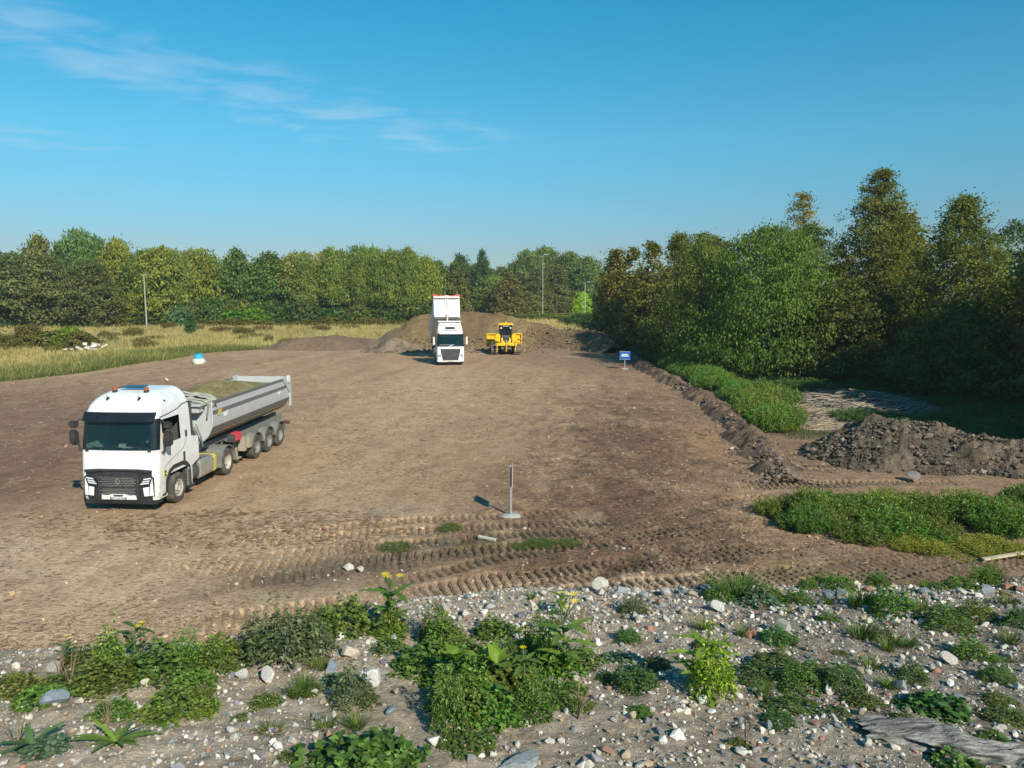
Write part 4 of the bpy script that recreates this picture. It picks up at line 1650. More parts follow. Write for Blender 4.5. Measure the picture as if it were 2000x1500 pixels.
# seams
for s_ in (1, -1):
    m = MB()
    m.path([(s_ * 1.225, .42, 3.0), (s_ * 1.215, .9, 3.02), (s_ * 1.20, 1.6, 3.10), (s_ * 1.195, 1.9, 3.20), (s_ * 1.19, 2.33, 3.24)], .012, 5)
    m.build('roof_seam', M_['black'], NT)
    m = MB()
    m.path([(s_ * 1.25, .5, 1.38), (s_ * 1.252, 1.0, 1.55), (s_ * 1.252, 1.75, 1.75), (s_ * 1.252, 2.0, 2.05)], .007, 5)
    m.build('door_seam', M_['darkgrey'], NT)
    m = MB()
    m.box(*sorted((s_ * 1.236, s_ * 1.252)), 1.92, 2.06, 2.08, 2.30)
    m.build('side_vent', M_['darkgrey'], NT)
    # wheel arch lip
    m = MB()
    pts = [(.62, .55), (.66, .92), (.86, 1.14), (1.1, 1.20), (1.66, 1.20), (1.9, 1.12), (2.12, .98), (2.16, 1.06), (1.95, 1.24), (1.7, 1.33), (1.05, 1.33), (.76, 1.22), (.56, .95), (.54, .56)]
    n_ = len(pts) // 2
    for k in range(n_ - 1):
        q = [pts[k], pts[k + 1], pts[-2 - k], pts[-1 - k]]
        m.prism(q, s_ * 1.15, s_ * 1.262, 'x')
    m.build('wheel_arch', M_['black'], NT)
    m = MB()
    m.box(*sorted((s_ * 1.245, s_ * 1.256)), 1.72, 1.86, 1.24, 1.62)
    m.build('step_recess', M_['darkgrey'], NT)
    # lower rear side panel
    m = MB()
    m.prism([(2.33, 1.02), (2.85, 1.18), (2.85, 1.95), (2.33, 2.05)], s_ * 1.20, s_ * 1.235, 'x')
    m.build('side_fairing', M_['white'], NT)
    m = MB()
    m.prism([(2.34, 2.06), (2.62, 1.98), (2.55, 3.1), (2.34, 3.2)], s_ * 1.16, s_ * 1.19, 'x')
    m.build('upper_fairing', M_['darkgrey'], NT)
    # mirrors
    mm = MB()
    mm.box(-.10, .10, -.10, .06, -.30, .13)
    mo = mm.build('mirror', M_['black'], NT, bevel=.045)
    mo.location = (s_ * 1.53, .32, 2.44)
    mo.scale = (1.35, 1, 1.12)
    mm = MB()
    mm.box(-.10, .10, -.08, .06, -.11, .11)
    mu = mm.build('mirror', M_['black'], NT, bevel=.04)
    mu.location = (s_ * 1.53, .32, 2.76)
    mu.scale = (1.35, 1, 1.05)
    mm = MB()
    mm.path([(s_ * 1.22, .42, 1.86), (s_ * 1.36, .33, 1.92), (s_ * 1.42, .33, 2.2)], .035, 8)
    mm.path([(s_ * 1.20, .45, 2.88), (s_ * 1.34, .34, 2.92), (s_ * 1.45, .31, 2.80)], .028, 8)
    mm.build('mirror_arm', M_['black'], NT)
# interior
it = MB()
it.box(-1.12, 1.12, .25, .62, 1.45, 1.98)
it.box(-1.1, 1.1, 2.05, 2.2, 1.3, 3.3)
it.box(-1.12, 1.12, .3, 2.2, 1.25, 1.35)
it.build('cab_interior', M_['interior'], NT)
for x in (-.62, .62):
    m = MB()
    m.box(x - .25, x + .25, 1.15, 1.7, 1.6, 1.78)
    m.box(x - .25, x + .25, 1.62, 1.78, 1.7, 2.42)
    m.box(x - .14, x + .14, 1.63, 1.74, 2.44, 2.66)
    m.build('seat', M_['seatred'] if x < 0 else M_['interior'], NT, bevel=.04)
MB().path([(.62 + .2 * math.cos(k * math.pi / 8), .72 + .10 * math.sin(k * math.pi / 8), 2.02 + .18 * math.sin(k * math.pi / 8)) for k in range(17)], .016, 6).build('steering_wheel', M_['black'], NT)
m = MB()
m.box(-.16, .02, .40, .52, 1.98, 2.12)
m.box(-.05, .25, .38, .50, 1.98, 2.03)
m.build('papers', M_['white_clean'], NT)

# driver
drv = empty('driver', NT.matrix_basis @ Vector((.62, 1.35, 1.78)), R(-3.7), label='driver in an orange vest at the wheel of the loaded truck', cat='person')


def skin_body(name, verts, edges, radii, mat, parent, sub=1):
    me = bpy.data.meshes.new(name)
    me.from_pydata(verts, edges, [])
    o = link(name, me, parent, mat)
    sk = o.modifiers.new('s', 'SKIN')
    for i, r in enumerate(radii):
        me.skin_vertices[0].data[i].radius = (r, r * .8) if not isinstance(r, tuple) else r
    me.skin_vertices[0].data[0].use_root = True
    ss = o.modifiers.new('u', 'SUBSURF')
    ss.levels = sub
    ss.render_levels = sub
    return o


def mk_skin():
    V = [(0, .1, .02), (0, .12, .22), (0, .12, .42), (0, .10, .52), (0, .07, .60), (0, .05, .72), (0, .05, .82),
         (.19, .10, .45), (.26, -.10, .28), (.14, -.42, .30), (.10, -.50, .32), (-.19, .10, .45), (-.26, -.10, .28), (-.14, -.42, .30), (-.10, -.50, .32),
         (.11, -.2, .02), (.13, -.42, -.04), (.13, -.48, -.4), (-.11, -.2, .02), (-.13, -.42, -.04), (-.13, -.48, -.4)]
    E_ = [(0, 1), (1, 2), (2, 3), (3, 4), (4, 5), (5, 6), (2, 7), (7, 8), (8, 9), (9, 10), (2, 11), (11, 12), (12, 13), (13, 14), (0, 15), (15, 16), (16, 17), (0, 18), (18, 19), (19, 20)]
    Rr = [.15, .15, .16, .08, .06, .095, .085, .075, .05, .035, .04, .075, .05, .035, .04, .09, .07, .05, .09, .07, .05]
    V = np.array(V, float)
    m_o = None
    me = bpy.data.meshes.new('body')
    me.from_pydata([tuple(v) for v in V], E_, [])
    o = link('body', me, drv, M_['skin'])
    sk = o.modifiers.new('s', 'SKIN')
    for i, r in enumerate(Rr): me.skin_vertices[0].data[i].radius = (r, r)
    me.skin_vertices[0].data[0].use_root = True
    ss = o.modifiers.new('u', 'SUBSURF')
    ss.levels = ss.render_levels = 1
    m = MB()
    m.lathe([(.0, .02), (.0, .165), (.25, .175), (.44, .18), (.49, .12), (.50, .07)], 16, 'z', (0, .11, .0))
    m.build('vest', M_['orange'], drv)
    for s_ in (1, -1):
        MB().path([(s_ * .17, .10, .46), (s_ * .24, .0, .36), (s_ * .27, -.10, .28), (s_ * .2, -.28, .29)], [.095, .075, .065, .05], 10).build('sleeve', M_['orange'], drv)
    MB().lathe([(.66, .04), (.68, .10), (.76, .112), (.84, .09), (.88, .03), (.89, 0)], 14, 'z', (0, .065, 0)).build('hair', M_['hair'], drv)
    MB().path([(0, .1, .02), (.11, -.2, .03), (.13, -.42, 0), (.13, -.46, -.38)], [.13, .10, .08, .06], 10).path([(0, .1, .02), (-.11, -.2, .03), (-.13, -.42, 0), (-.13, -.46, -.38)], [.13, .10, .08, .06], 10).build('trousers', M_['jeans'], drv)


mk_skin()

# wheels of the tractor
for s_ in (1, -1):
    wheel(NT, .94, 1.23, 1.38, .5, deep=False, sgn=s_)
    w = wheel(NT, .64, 1.22, 5.16, .51, deep=True, rimc='rim', sgn=s_)
    for yy in (8.0, 9.31, 10.62):
        wheel(NT, .86, 1.21, yy, .5, deep=True, rimc='chassis', sgn=s_)
# chassis
m = MB()
for x in (-.42, .42): m.box(x - .05, x + .05, .6, 6.0, .72, .98)
m.box(-.45, .45, 4.3, 5.6, .98, 1.10)
m.box(-.9, .9, 1.30, 1.46, .42, .58)
m.box(-.9, .9, 5.08, 5.24, .42, .60)
m.build('chassis_frame', M_['chassis'], NT)
MB().box(-1.0, 1.0, 2.35, 2.50, 1.05, 2.2).build('cab_rear_unit', M_['darkgrey'], NT, bevel=.03)
m = MB()
m.box(.78, 1.2, 2.02, 2.4, .35, .98)
m.box(.95, 1.22, 2.1, 2.5, .3, .42)
m.build('air_unit', M_['darkgrey'], NT, bevel=.03)
m = MB()
for k in range(7): m.box(1.21, 1.225, 1.96 + k * .004, 2.06, .42 + k * .08, .47 + k * .08)
m.build('step_plate', M_['dusty'], NT)
m = MB()
m.lathe([(2.5, 0), (2.5, .30), (2.55, .33), (2.86, .33), (2.9, .30), (2.9, 0)], 24, 'y', (.88, 0, .72)).build('adblue_tank', M_['darkgrey'], NT)
m = MB()
prof = [(.62, .42), (1.12, .40), (1.2, .46), (1.22, .95), (1.14, 1.03), (.62, 1.03)]
m.prism(prof, 2.95, 4.28, 'y').build('fuel_tank', M_['alu'], NT, bevel=.03)
m = MB()
prof2 = [(.61, .415), (1.125, .392), (1.207, .455), (1.228, .955), (1.145, 1.038), (.61, 1.038)]
m.prism(prof2, 4.02, 4.17, 'y').build('tank_strap', M_['stripe'], NT)
m = MB()
m.box(-1.2, -.62, 2.6, 4.2, .42, 1.0)
m.build('battery_box', M_['darkgrey'], NT, bevel=.04)
MB().lathe([(0, 0), (0, .07), (.03, .07), (.035, 0)], 12, 'z').build('tank_cap', M_['blackgloss'], NT).location = (1.0, 3.3, 1.03)
for s_ in (1, -1):
    m = MB()
    for (xx0, xx1) in (((.60, 1.25),) if s_ > 0 else ((-1.25, -.60),)):
        n_ = 14
        vs = []
        for k in range(n_ + 1):
            a = R(-8 + 196 * k / n_)
            for rr in (.60, .63):
                for xx in (xx0, xx1): vs.append((xx, 5.16 + rr * math.cos(a) * 1.06, .52 + rr * math.sin(a)))
        fs = []
        for k in range(n_):
            b = k * 4
            for (i, j) in ((0, 1), (1, 3), (3, 2), (2, 0)): fs.append((b + i, b + j, b + 4 + j, b + 4 + i))
        m.add(vs, fs)
    m.build('rear_mudguard', M_['chassis'], NT)
    # front fill plate of the mudguard
    MB().box(*sorted((s_ * .62, s_ * 1.24)), 4.46, 4.52, .42, .98).build('mudguard_plate', M_['chassis'], NT, bevel=.01)
    for yy in (8.0, 9.31, 10.62):
        m = MB()
        n_ = 12
        xx0, xx1 = sorted((s_ * .84, s_ * 1.24))
        vs = []
        for k in range(n_ + 1):
            a = R(8 + 164 * k / n_)
            for rr in (.57, .59):
                for xx in (xx0, xx1): vs.append((xx, yy + rr * math.cos(a) * 1.07, .52 + rr * math.sin(a)))
        fs = []
        for k in range(n_):
            b = k * 4
            for (i, j) in ((0, 1), (1, 3), (3, 2), (2, 0)): fs.append((b + i, b + j, b + 4 + j, b + 4 + i))
        m.add(vs, fs)
        m.build('trailer_mudguard', M_['chassis'], NT)
    MB().prism([(7.12, .62), (7.42, .62), (7.36, 1.02), (7.12, 1.06)], s_ * .86, s_ * 1.24, 'x').build('mud_flap', M_['dusty'], NT, bevel=.01)
# trailer
m = MB()
for x in (-.5, .5):
    m.prism([(3.9, 1.12), (6.2, 1.10), (6.9, .86), (11.9, .86), (11.9, 1.30), (3.9, 1.30)], x - .06, x + .06, 'x')
for yy in (4.2, 6.3, 7.0, 8.0, 9.3, 10.6, 11.8): m.box(-.5, .5, yy - .06, yy + .06, .95, 1.12)
for yy in (8.0, 9.31, 10.62): m.box(-.95, .95, yy - .07, yy + .07, .43, .57)
m.build('trailer_frame', M_['chassis'], NT)
for s_ in (1, -1):
    MB().prism([(6.75, .98), (11.7, 1.02), (11.7, 1.28), (6.9, 1.26)], s_ * .84, s_ * .90, 'x').build('side_skirt', M_['chassis'], NT)
    m = MB()
    m.box(*sorted((s_ * .72, s_ * .86)), 6.72, 6.88, .30, 1.15)
    m.box(*sorted((s_ * .62, s_ * .96)), 6.62, 6.98, .24, .30)
    m.build('landing_leg', M_['dusty'], NT, bevel=.01)
    MB().box(*sorted((s_ * .92, s_ * 1.2)), 6.75, 6.98, .55, 1.12).build('side_locker', M_['dusty'], NT, bevel=.02)
MB().box(.92, 1.22, 5.98, 6.5, 1.10, 1.42).build('extinguisher_box', M_['redcase'], NT, bevel=.04)
MB().box(.92, 1.20, 5.80, 5.96, 1.10, 1.40).build('box_bracket', M_['darkgrey'], NT, bevel=.02)
m = MB()
m.path([(-.1, 2.5, 1.5), (.05, 3.0, 1.15), (.2, 3.4, 1.4), (.1, 3.95, 1.6)], .025, 6)
m.path([(-.3, 2.5, 1.6), (-.2, 3.0, 1.2), (-.1, 3.4, 1.45), (0, 3.95, 1.6)], .025, 6)
m.build('air_hoses', M_['red'], NT)
# body: half-round tub
Y0, Y1 = 3.95, 11.95
SEC = [(1.235, 2.96), (1.235, 2.88), (1.235, 2.62), (1.235, 2.50), (1.235, 2.22), (1.20, 2.02), (1.10, 1.80), (1.06, 1.73), (1.045, 1.714), (.90, 1.56), (.6, 1.41), (.3, 1.34), (0, 1.32)]


def strip(i0, i1, off, name, mat, y0=Y0, y1=Y1, both=True, slant=0.):
    for s_ in ((1, -1) if both else (1,)):
        m = MB()
        pts = SEC[i0:i1 + 1]
        n_ = len(pts)
        vs = []
        for yy in (y0, y1):
            for (x, z) in pts:
                ye = yy if yy == y0 else yy - slant * (z - 1.3)
                nx = 1 if z > 2.0 else .75
                vs.append((s_ * (x + off * nx), ye, z - (off * .65 if z < 2.0 else 0)))
            for (x, z) in pts[::-1]:
                ye = yy if yy == y0 else yy - slant * (z - 1.3)
                vs.append((s_ * (x - .03), ye, z))
        k2 = 2 * n_
        fs = [tuple(range(k2)), tuple(range(2 * k2 - 1, k2 - 1, -1))]
        for k in range(k2):
            q = (k + 1) % k2
            fs.append((k, q, k2 + q, k2 + k))
        m.add(vs, fs)
        m.build(name, M_[mat], NT)


strip(1, 2, 0, 'upper_side_panel', 'greymetal')
strip(2, 3, .03, 'side_ridge', 'midgrey', Y0, Y1 - .75)
strip(3, 5, 0, 'side_panel', 'greymetal')
strip(5, 7, .002, 'lower_side_panel', 'midgrey')
strip(7, 8, .008, 'yellow_stripe', 'stripe', Y0, Y1 - .1)
strip(8, 12, 0, 'tub_bottom', 'midgrey')
strip(0, 1, .035, 'top_rail', 'midgrey', Y0 - .05, Y1 - .55)
# thin yellow stripe is only a line: cover most of it with the grey lower panel
# front wall: rounded bulkhead with frame
pts = [(x, z) for x, z in SEC] + [(-x, z) for x, z in SEC[:-1][::-1]]
MB().prism([(x * 1.02, z if z < 2.8 else z) for x, z in pts], Y0 - .06, Y0 + .02, 'y').build('front_wall', M_['greymetal'], NT)
m = MB()
for k in range(len(pts) - 1):
    a, b = pts[k], pts[k + 1]
    m.path([(a[0] * 1.03, Y0 - .07, a[1]), (b[0] * 1.03, Y0 - .07, b[1])], .035, 6)
m.build('front_rim', M_['greymetal'], NT)
m = MB()
m.box(-.14, .14, Y0 - .55, Y0 - .12, 1.25, 1.6)
m.tube((0, Y0 - .33, 1.3), (0, Y0 - .33, 2.8), .13, .13, 14)
m.build('lift_cylinder', M_['darkgrey'], NT)
m = MB()
m.box(.5, 1.0, Y0 - .5, Y0 - .1, 2.62, 2.85)
m.box(-1.1, 1.12, Y0 - .62, Y0 - .06, 2.86, 2.94)
m.build('front_platform', M_['greymetal'], NT, bevel=.02)
m = MB()
m.path([(.9, Y0 - .1, 1.35), (.95, Y0 - .35, 1.8), (.8, Y0 - .35, 2.2)], .03, 6)
m.path([(.75, Y0 - .1, 1.4), (.8, Y0 - .3, 1.7), (.7, Y0 - .3, 2.1)], .03, 6)
m.path([(1.2, Y0 - .12, 2.9), (1.16, Y0 - .2, 2.4)], .03, 6)
m.build('front_hoses', M_['chassis'], NT)
# gathered tarpaulin at the front of the tub
gt = random.Random(4)
for k in range(8):
    y_ = Y0 - .35 + k * .12
    hgt = .10 + .06 * math.sin(k * 1.9) + .12 * (k / 8)
    pp_ = []
    for j in range(13):
        u = j / 12
        x = 1.2 - 2.4 * u
        pp_.append((x, y_ + gt.uniform(-.05, .05) + .12 * math.sin(u * 3.1), 2.95 + hgt * math.sin(math.pi * u) ** .35 + gt.uniform(-.03, .03)))
    MB().path(pp_, [.045 * gt.uniform(.6, 1.3) for _ in pp_], 7).build('tarpaulin_fold', M_['canvas'], NT, ang=70)
m = MB()
m.lathe([(0, 0), (0, .11), (.05, .11), (.06, .05), (.1, .05), (.1, 0)], 16, 'x', (0, 0, 0)).build('winch_wheel', M_['canvas'], NT).location = (1.22, Y0 + .02, 2.86)
for k in range(4):
    MB().path([(1.24, Y0 + .1 + k * .07, 2.98), (1.26, Y0 + .13 + k * .08, 2.80 - .03 * k)], .014, 5).build('tarp_rope', M_['darkgrey'], NT)
# rear gate and posts
for s_ in (1, -1):
    m = MB()
    m.prism([(Y1 - .80, 2.97), (Y1 - .62, 2.97), (Y1 + .05, 2.30), (Y1 + .05, 1.62), (Y1 - .12, 1.62), (Y1 - .12, 2.22), (Y1 - .92, 2.90)], s_ * 1.225, s_ * 1.29, 'x')
    m.build('rear_post', M_['greymetal'], NT)
    m = MB()
    m.prism([(Y1 - .62, 2.98), (Y1 - .35, 3.03), (Y1 + .10, 3.04), (Y1 + .24, 2.45), (Y1 + .05, 2.3)], s_ * 1.20, s_ * 1.235, 'x')
    m.build('gate_ear', M_['greymetal'], NT)
    MB().lathe([(0, 0), (0, .17), (s_ * .03, .17), (s_ * .035, 0)], 18, 'x').build('gate_hinge_disc', M_['white_clean'], NT).location = (s_ * 1.236, Y1 - .15, 2.86)
    MB().box(*sorted((s_ * 1.236, s_ * 1.29)), Y1 - .02, Y1 + .16, 1.42, 1.6).build('gate_hook', M_['chassis'], NT, bevel=.02)
m = MB()
m.prism([(1.22, 2.96), (1.22, 2.3), (1.1, 1.75), (.6, 1.40), (-.6, 1.40), (-1.1, 1.75), (-1.22, 2.3), (-1.22, 2.96)], Y1 + .02, Y1 + .10, 'y').build('tailgate', M_['greymetal'], NT)
# badges and reflectors on the sides
for s_ in (1,):
    for (yy, zz) in ((Y0 + 1.15, 2.36), (Y1 - 1.35, 2.40)):
        m = MB()
        m.prism([(yy - .17, zz - .08), (yy + .12, zz - .08), (yy + .20, zz + .12), (yy + .06, zz + .05), (yy - .13, zz + .06)], 1.236, 1.243, 'x').build('side_badge', M_['white_clean'], NT)
    MB().prism([(Y0 + .42, 2.40), (Y0 + .62, 2.42), (Y0 + .78, 2.60), (Y0 + .50, 2.60)], 1.268, 1.274, 'x').build('reflector', M_['stripe'], NT)
    MB().prism([(Y0 + .80, 2.52), (Y0 + .98, 2.52), (Y0 + .98, 2.60), (Y0 + .86, 2.60)], 1.268, 1.274, 'x').build('reflector', M_['redcase'], NT)
m = MB()
m.box(-1.15, 1.15, Y1 - .1, Y1 + .0, .55, .68)
m.build('rear_bumper', M_['chassis'], NT)
for x in (-1.0, 1.0): MB().box(x - .16, x + .16, Y1 - .05, Y1 + .05, .75, .9).build('tail_lamp', M_['seatred'], NT, bevel=.01)
# load
nx, ny = 40, 120
Yg, Xg = np.meshgrid(np.linspace(Y0 + .08, Y1 - .1, ny), np.linspace(-1.19, 1.19, nx), indexing='ij')
prof = np.interp(Yg, [Y0, Y0 + 1.2, Y0 + 2.4, Y0 + 3.6, Y0 + 5.2, Y0 + 6.4, Y1], [2.9, 3.06, 3.30, 3.36, 3.12, 2.92, 2.7])
Zg = 2.80 + (prof - 2.80) * (1 - (np.abs(Xg) / 1.2) ** 2.2) + .05 * fbm(Xg, Yg, .5, 4, 77) - .05
me, _ = grid_mesh('soil_load', Xg, Yg, Zg, colmix((.33, .29, .13), (.24, .20, .10), .6, 78)(Xg, Yg, Zg))
ld = link('soil_load', me, None, M_['ground'])
ld.location = NT.location
ld.rotation_euler = NT.rotation_euler
tag(ld, 'mound of olive-brown soil heaped in the grey dump trailer', 'soil load')


# ================= tipping truck in the middle
FT = empty('tipper_truck', (-5.60, 69.9, 0), R(8.5), label='white tipper truck facing the camera with its dump body raised', cat='truck')


def wf2(z): return float(np.interp(z, [.3, 1.2, 2.0, 3.2, 3.5, 3.8, 3.95], [1.24, 1.25, 1.23, 1.14, 1.10, 1.02, .94]))


def yf2(z): return float(np.interp(z, [.3, .5, 1.8, 2.9, 3.1, 3.5, 3.8, 3.95], [.04, 0, .03, .26, .34, .62, .95, 1.15]))


def rf2(z): return .2


def asg2(rg, x, y, z):
    if rg == 'rear': return 'shell'
    if rg == 'side':
        if .62 < y < 1.98 and z < 1.10: return None
        if y >= 1.98 and z < .9: return None
        if .5 < y < 1.62 and 1.98 < z < 2.75: return 'side_window'
        return 'shell'
    if 1.72 < z < 2.88:
        if z < 1.92: return 'pillar'
        return 'windscreen' if rg == 'front' or z < 2.8 else 'pillar'
    return 'shell'


P2 = cab_loft(FT, [.34, .45, .7, .95, 1.2, 1.45, 1.72, 1.92, 2.05, 2.3, 2.55, 2.75, 2.88, 3.0, 3.15, 3.3, 3.45, 3.6, 3.72, 3.84, 3.95], wf2, yf2, rf2, 2.3,
              [2.3, 2.0, 1.62, 1.1, .66, .5], .06, asg2,
              dict(shell='white_clean', side_window='glassdark', pillar='blackgloss', windscreen='glass'),
              dict(shell='cab_shell', pillar='lower_screen_band'))


def onf2(m, name, mat, parent, off=0., **k):
    m.v = [(v[0], v[1] + yf2(v[2]) + .06 * (v[0] / 1.2) ** 2 + off, v[2]) for v in m.v]
    return m.build(name, M_[mat], parent, **k)


m = MB()
m.prism([(-.90, 1.52), (.90, 1.52), (.86, 1.15), (.68, .50), (-.68, .50), (-.86, 1.15)], -.02, .01, 'y')
gr = onf2(m, 'front_grille', 'black', FT, off=-.04)
m = MB()
for k in range(9):
    zz = .56 + k * .105
    hw = .66 + .2 * min(1, (zz - .5) / .65)
    m.box(-hw, hw, -.04, -.018, zz, zz + .045)
onf2(m, 'grille_slats', 'darkgrey', gr, off=-.04)
m = MB()
m.prism([(-.22, 1.74), (-.10, 1.74), (.34, 1.90), (.22, 1.90)], -.03, -.01, 'y')
m.box(-1.0, .2, -.028, -.012, 1.885, 1.90)
onf2(m, 'diagonal_emblem', 'lamp', FT)
for s_ in (1, -1):
    m = MB()
    m.prism([(s_ * .90, 1.12), (s_ * 1.14, 1.16), (s_ * 1.16, .62), (s_ * .78, .58)], -.03, .01, 'y')
    h = onf2(m, 'headlight', 'lamp', FT)
    m = MB()
    m.prism([(s_ * .93, 1.0), (s_ * 1.02, 1.02), (s_ * 1.0, .8), (s_ * .90, .8)], -.04, -.028, 'y')
    m.prism([(s_ * 1.06, .98), (s_ * 1.12, .98), (s_ * 1.12, .78), (s_ * 1.06, .78)], -.04, -.028, 'y')
    onf2(m, 'lamp_reflector', 'darkgrey', h)
    m = MB()
    m.box(-.07, .07, -.12, .04, -.42, .36)
    mo = m.build('mirror', M_['white_clean'], FT, bevel=.05)
    mo.location = (s_ * 1.50, .28, 2.28)
    MB().path([(s_ * 1.2, .45, 2.62), (s_ * 1.38, .32, 2.66), (s_ * 1.48, .28, 2.5)], .03, 6).path([(s_ * 1.2, .42, 1.86), (s_ * 1.38, .3, 1.86), (s_ * 1.48, .28, 1.95)], .03, 6).build('mirror_arm', M_['black'], FT)
    wheel(FT, .94, 1.23, 1.4, .5, deep=False, sgn=s_)
    wheel(FT, .64, 1.22, 5.0, .5, deep=True, sgn=s_)
    for yy in (8.6, 9.9, 11.2): wheel(FT, .86, 1.21, yy, .5, deep=True, sgn=s_)
m = MB()
m.box(-1.22, 1.22, -.02, .12, .36, .48)
onf2(m, 'bumper_lip', 'white_clean', FT, bevel=.03)
m = MB()
m.box(-.26, .26, -.04, -.018, .38, .47)
onf2(m, 'number_plate', 'offwhite', FT)
MB().box(-1.12, 1.12, .1, .4, .22, .34).build('bumper_skirt', M_['black'], FT, bevel=.03)
m = MB()
m.box(-1.02, 1.02, -.22, .04, 2.86, 3.10)
onf2(m, 'sun_visor', 'white_clean', FT, bevel=.03)
m = MB()
m.box(-.44, .44, -.03, .03, 3.28, 3.50)
onf2(m, 'roof_sign_panel', 'black', FT)
m = MB()
m.box(-.9, .9, -.06, -.02, 3.16, 3.20)
onf2(m, 'roof_gap', 'black', FT)
for x in (-.92, -.72, .72, .92): MB().lathe([(0, 0), (0, .08), (-.05, .085), (-.06, 0)], 12, 'y').build('roof_lamp', M_['lamp'], FT).location = (x, yf2(3.2) - .02, 3.2)
MB().path([(-1.0, .72, 3.62), (1.0, .72, 3.62)], .025, 6).build('lamp_bar', M_['galv'], FT)
MB().box(-1.06, 1.06, .8, 2.3, 3.90, 4.0).build('roof_deflector', M_['white_clean'], FT, bevel=.04)
it = MB()
it.box(-1.1, 1.1, .3, .6, 1.2, 1.88)
it.box(-1.08, 1.08, 2.05, 2.2, 1.3, 3.3)
it.box(-1.1, 1.1, .3, 2.2, 1.15, 1.25)
it.build('cab_interior', M_['interior'], FT)
m = MB()
m.box(-.95, .95, .34, .36, 2.62, 2.78)
m.build('screen_pennant', M_['seatred'], FT)
for x in (-.6, .6):
    m = MB()
    m.box(x - .25, x + .25, 1.15, 1.7, 1.5, 1.7)
    m.box(x - .25, x + .25, 1.62, 1.78, 1.6, 2.35)
    m.build('seat', M_['interior'], FT, bevel=.04)
m = MB()
for x in (-.42, .42): m.box(x - .06, x + .06, 1.0, 12.6, .72, 1.0)
for yy in (3.0, 5, 7, 8.6, 9.9, 11.2, 12.4): m.box(-.45, .45, yy - .07, yy + .07, .75, .95)
for yy in (1.4, 5, 8.6, 9.9, 11.2): m.box(-.95, .95, yy - .07, yy + .07, .42, .58)
m.build('chassis_frame', M_['chassis'], FT)
for s_ in (1, -1):
    MB().box(*sorted((s_ * .6, s_ * 1.18)), 2.4, 4.2, .42, .98).build('fuel_tank', M_['alu'] if s_ < 0 else M_['darkgrey'], FT, bevel=.08)
# raised body: pivot at the rear
ang = R(21)
PV = Vector((0, 12.4, 1.15))
BM = Matrix.Translation(PV) @ Matrix.Rotation(ang * -1, 4, 'X') @ Matrix.Translation(-PV)
b0 = 3.9
for nm, bx in (('body_floor', (-1.2, 1.2, b0, 12.5, 1.22, 1.34)), ('body_side', (1.14, 1.25, b0, 12.5, 1.34, 3.25)), ('body_side', (-1.25, -1.14, b0, 12.5, 1.34, 3.25))):
    MB().box(*bx).build(nm, M_['offwhite'], FT, bevel=.01, M=BM)
MB().box(-1.2, 1.2, b0 - .05, b0 + .05, 1.30, 3.0).build('front_wall', M_['offwhite'], FT, bevel=.01, M=BM)
MB().box(-1.26, 1.26, b0 - .12, b0 + .12, 3.14, 3.27).build('front_top_rail', M_['offwhite'], FT, bevel=.02, M=BM)
MB().box(-1.18, 1.18, b0 - .09, b0 - .0, 2.98, 3.14).build('rail_recess', M_['darkgrey'], FT, M=BM)
m = MB()
m.prism([(-1.3, 3.27), (1.3, 3.27), (1.3, 3.50), (.95, 3.48), (.75, 3.38), (-.75, 3.38), (-.95, 3.48), (-1.3, 3.50)], b0 - .10, b0 - .04, 'y')
m.build('red_headboard', M_['red'], FT, M=BM)
MB().box(-.2, .2, b0 - .12, b0 - .10, 3.29, 3.37).build('headboard_lamp', M_['lamp'], FT, M=BM)
for xa, xb in ((-.14, -.10), (.10, .14)):
    MB().box(xa - .03, xb + .03, b0 - .2, b0 - .05, 1.35, 2.98).build('cylinder_guide', M_['offwhite'], FT, M=BM)
MB().box(-.11, .11, b0 - .08, b0 - .05, 1.35, 2.98).build('guide_recess', M_['black'], FT, M=BM)
MB().path([(.18, b0 - .08, 2.94), (.95, b0 - .08, 1.62)], .018, 6).build('ladder_cable', M_['galv'], FT, M=BM)
MB().box(-1.1, 1.1, b0 + .1, b0 + .25, 1.05, 1.22).build('under_beam', M_['darkgrey'], FT, M=BM)
for k in range(7):
    for s_ in (1, -1):
        MB().box(*sorted((s_ * 1.25, s_ * 1.30)), b0 + .6 + k * 1.2, b0 + .7 + k * 1.2, 1.3, 3.2).build('side_rib', M_['offwhite'], FT, M=BM)
top = BM @ Vector((0, b0 - .15, 2.9))
MB().tube((0, 3.35, 1.0), tuple(Vector((0, 3.35, 1.0)).lerp(top, .45)), .13, n=12).tube(tuple(Vector((0, 3.35, 1.0)).lerp(top, .4)), tuple(Vector((0, 3.35, 1.0)).lerp(top, .75)), .10, n=12).tube(tuple(Vector((0, 3.35, 1.0)).lerp(top, .7)), tuple(top), .07, n=12).build('lift_cylinder', M_['galv'], FT)
MB().box(-1.2, 1.2, 12.5, 12.58, 1.4, 3.2).build('tailgate', M_['offwhite'], FT, M=BM)
MB().box(-.9, .9, 2.45, 2.9, .95, 1.5).build('gearbox_unit', M_['darkgrey'], FT, bevel=.04)

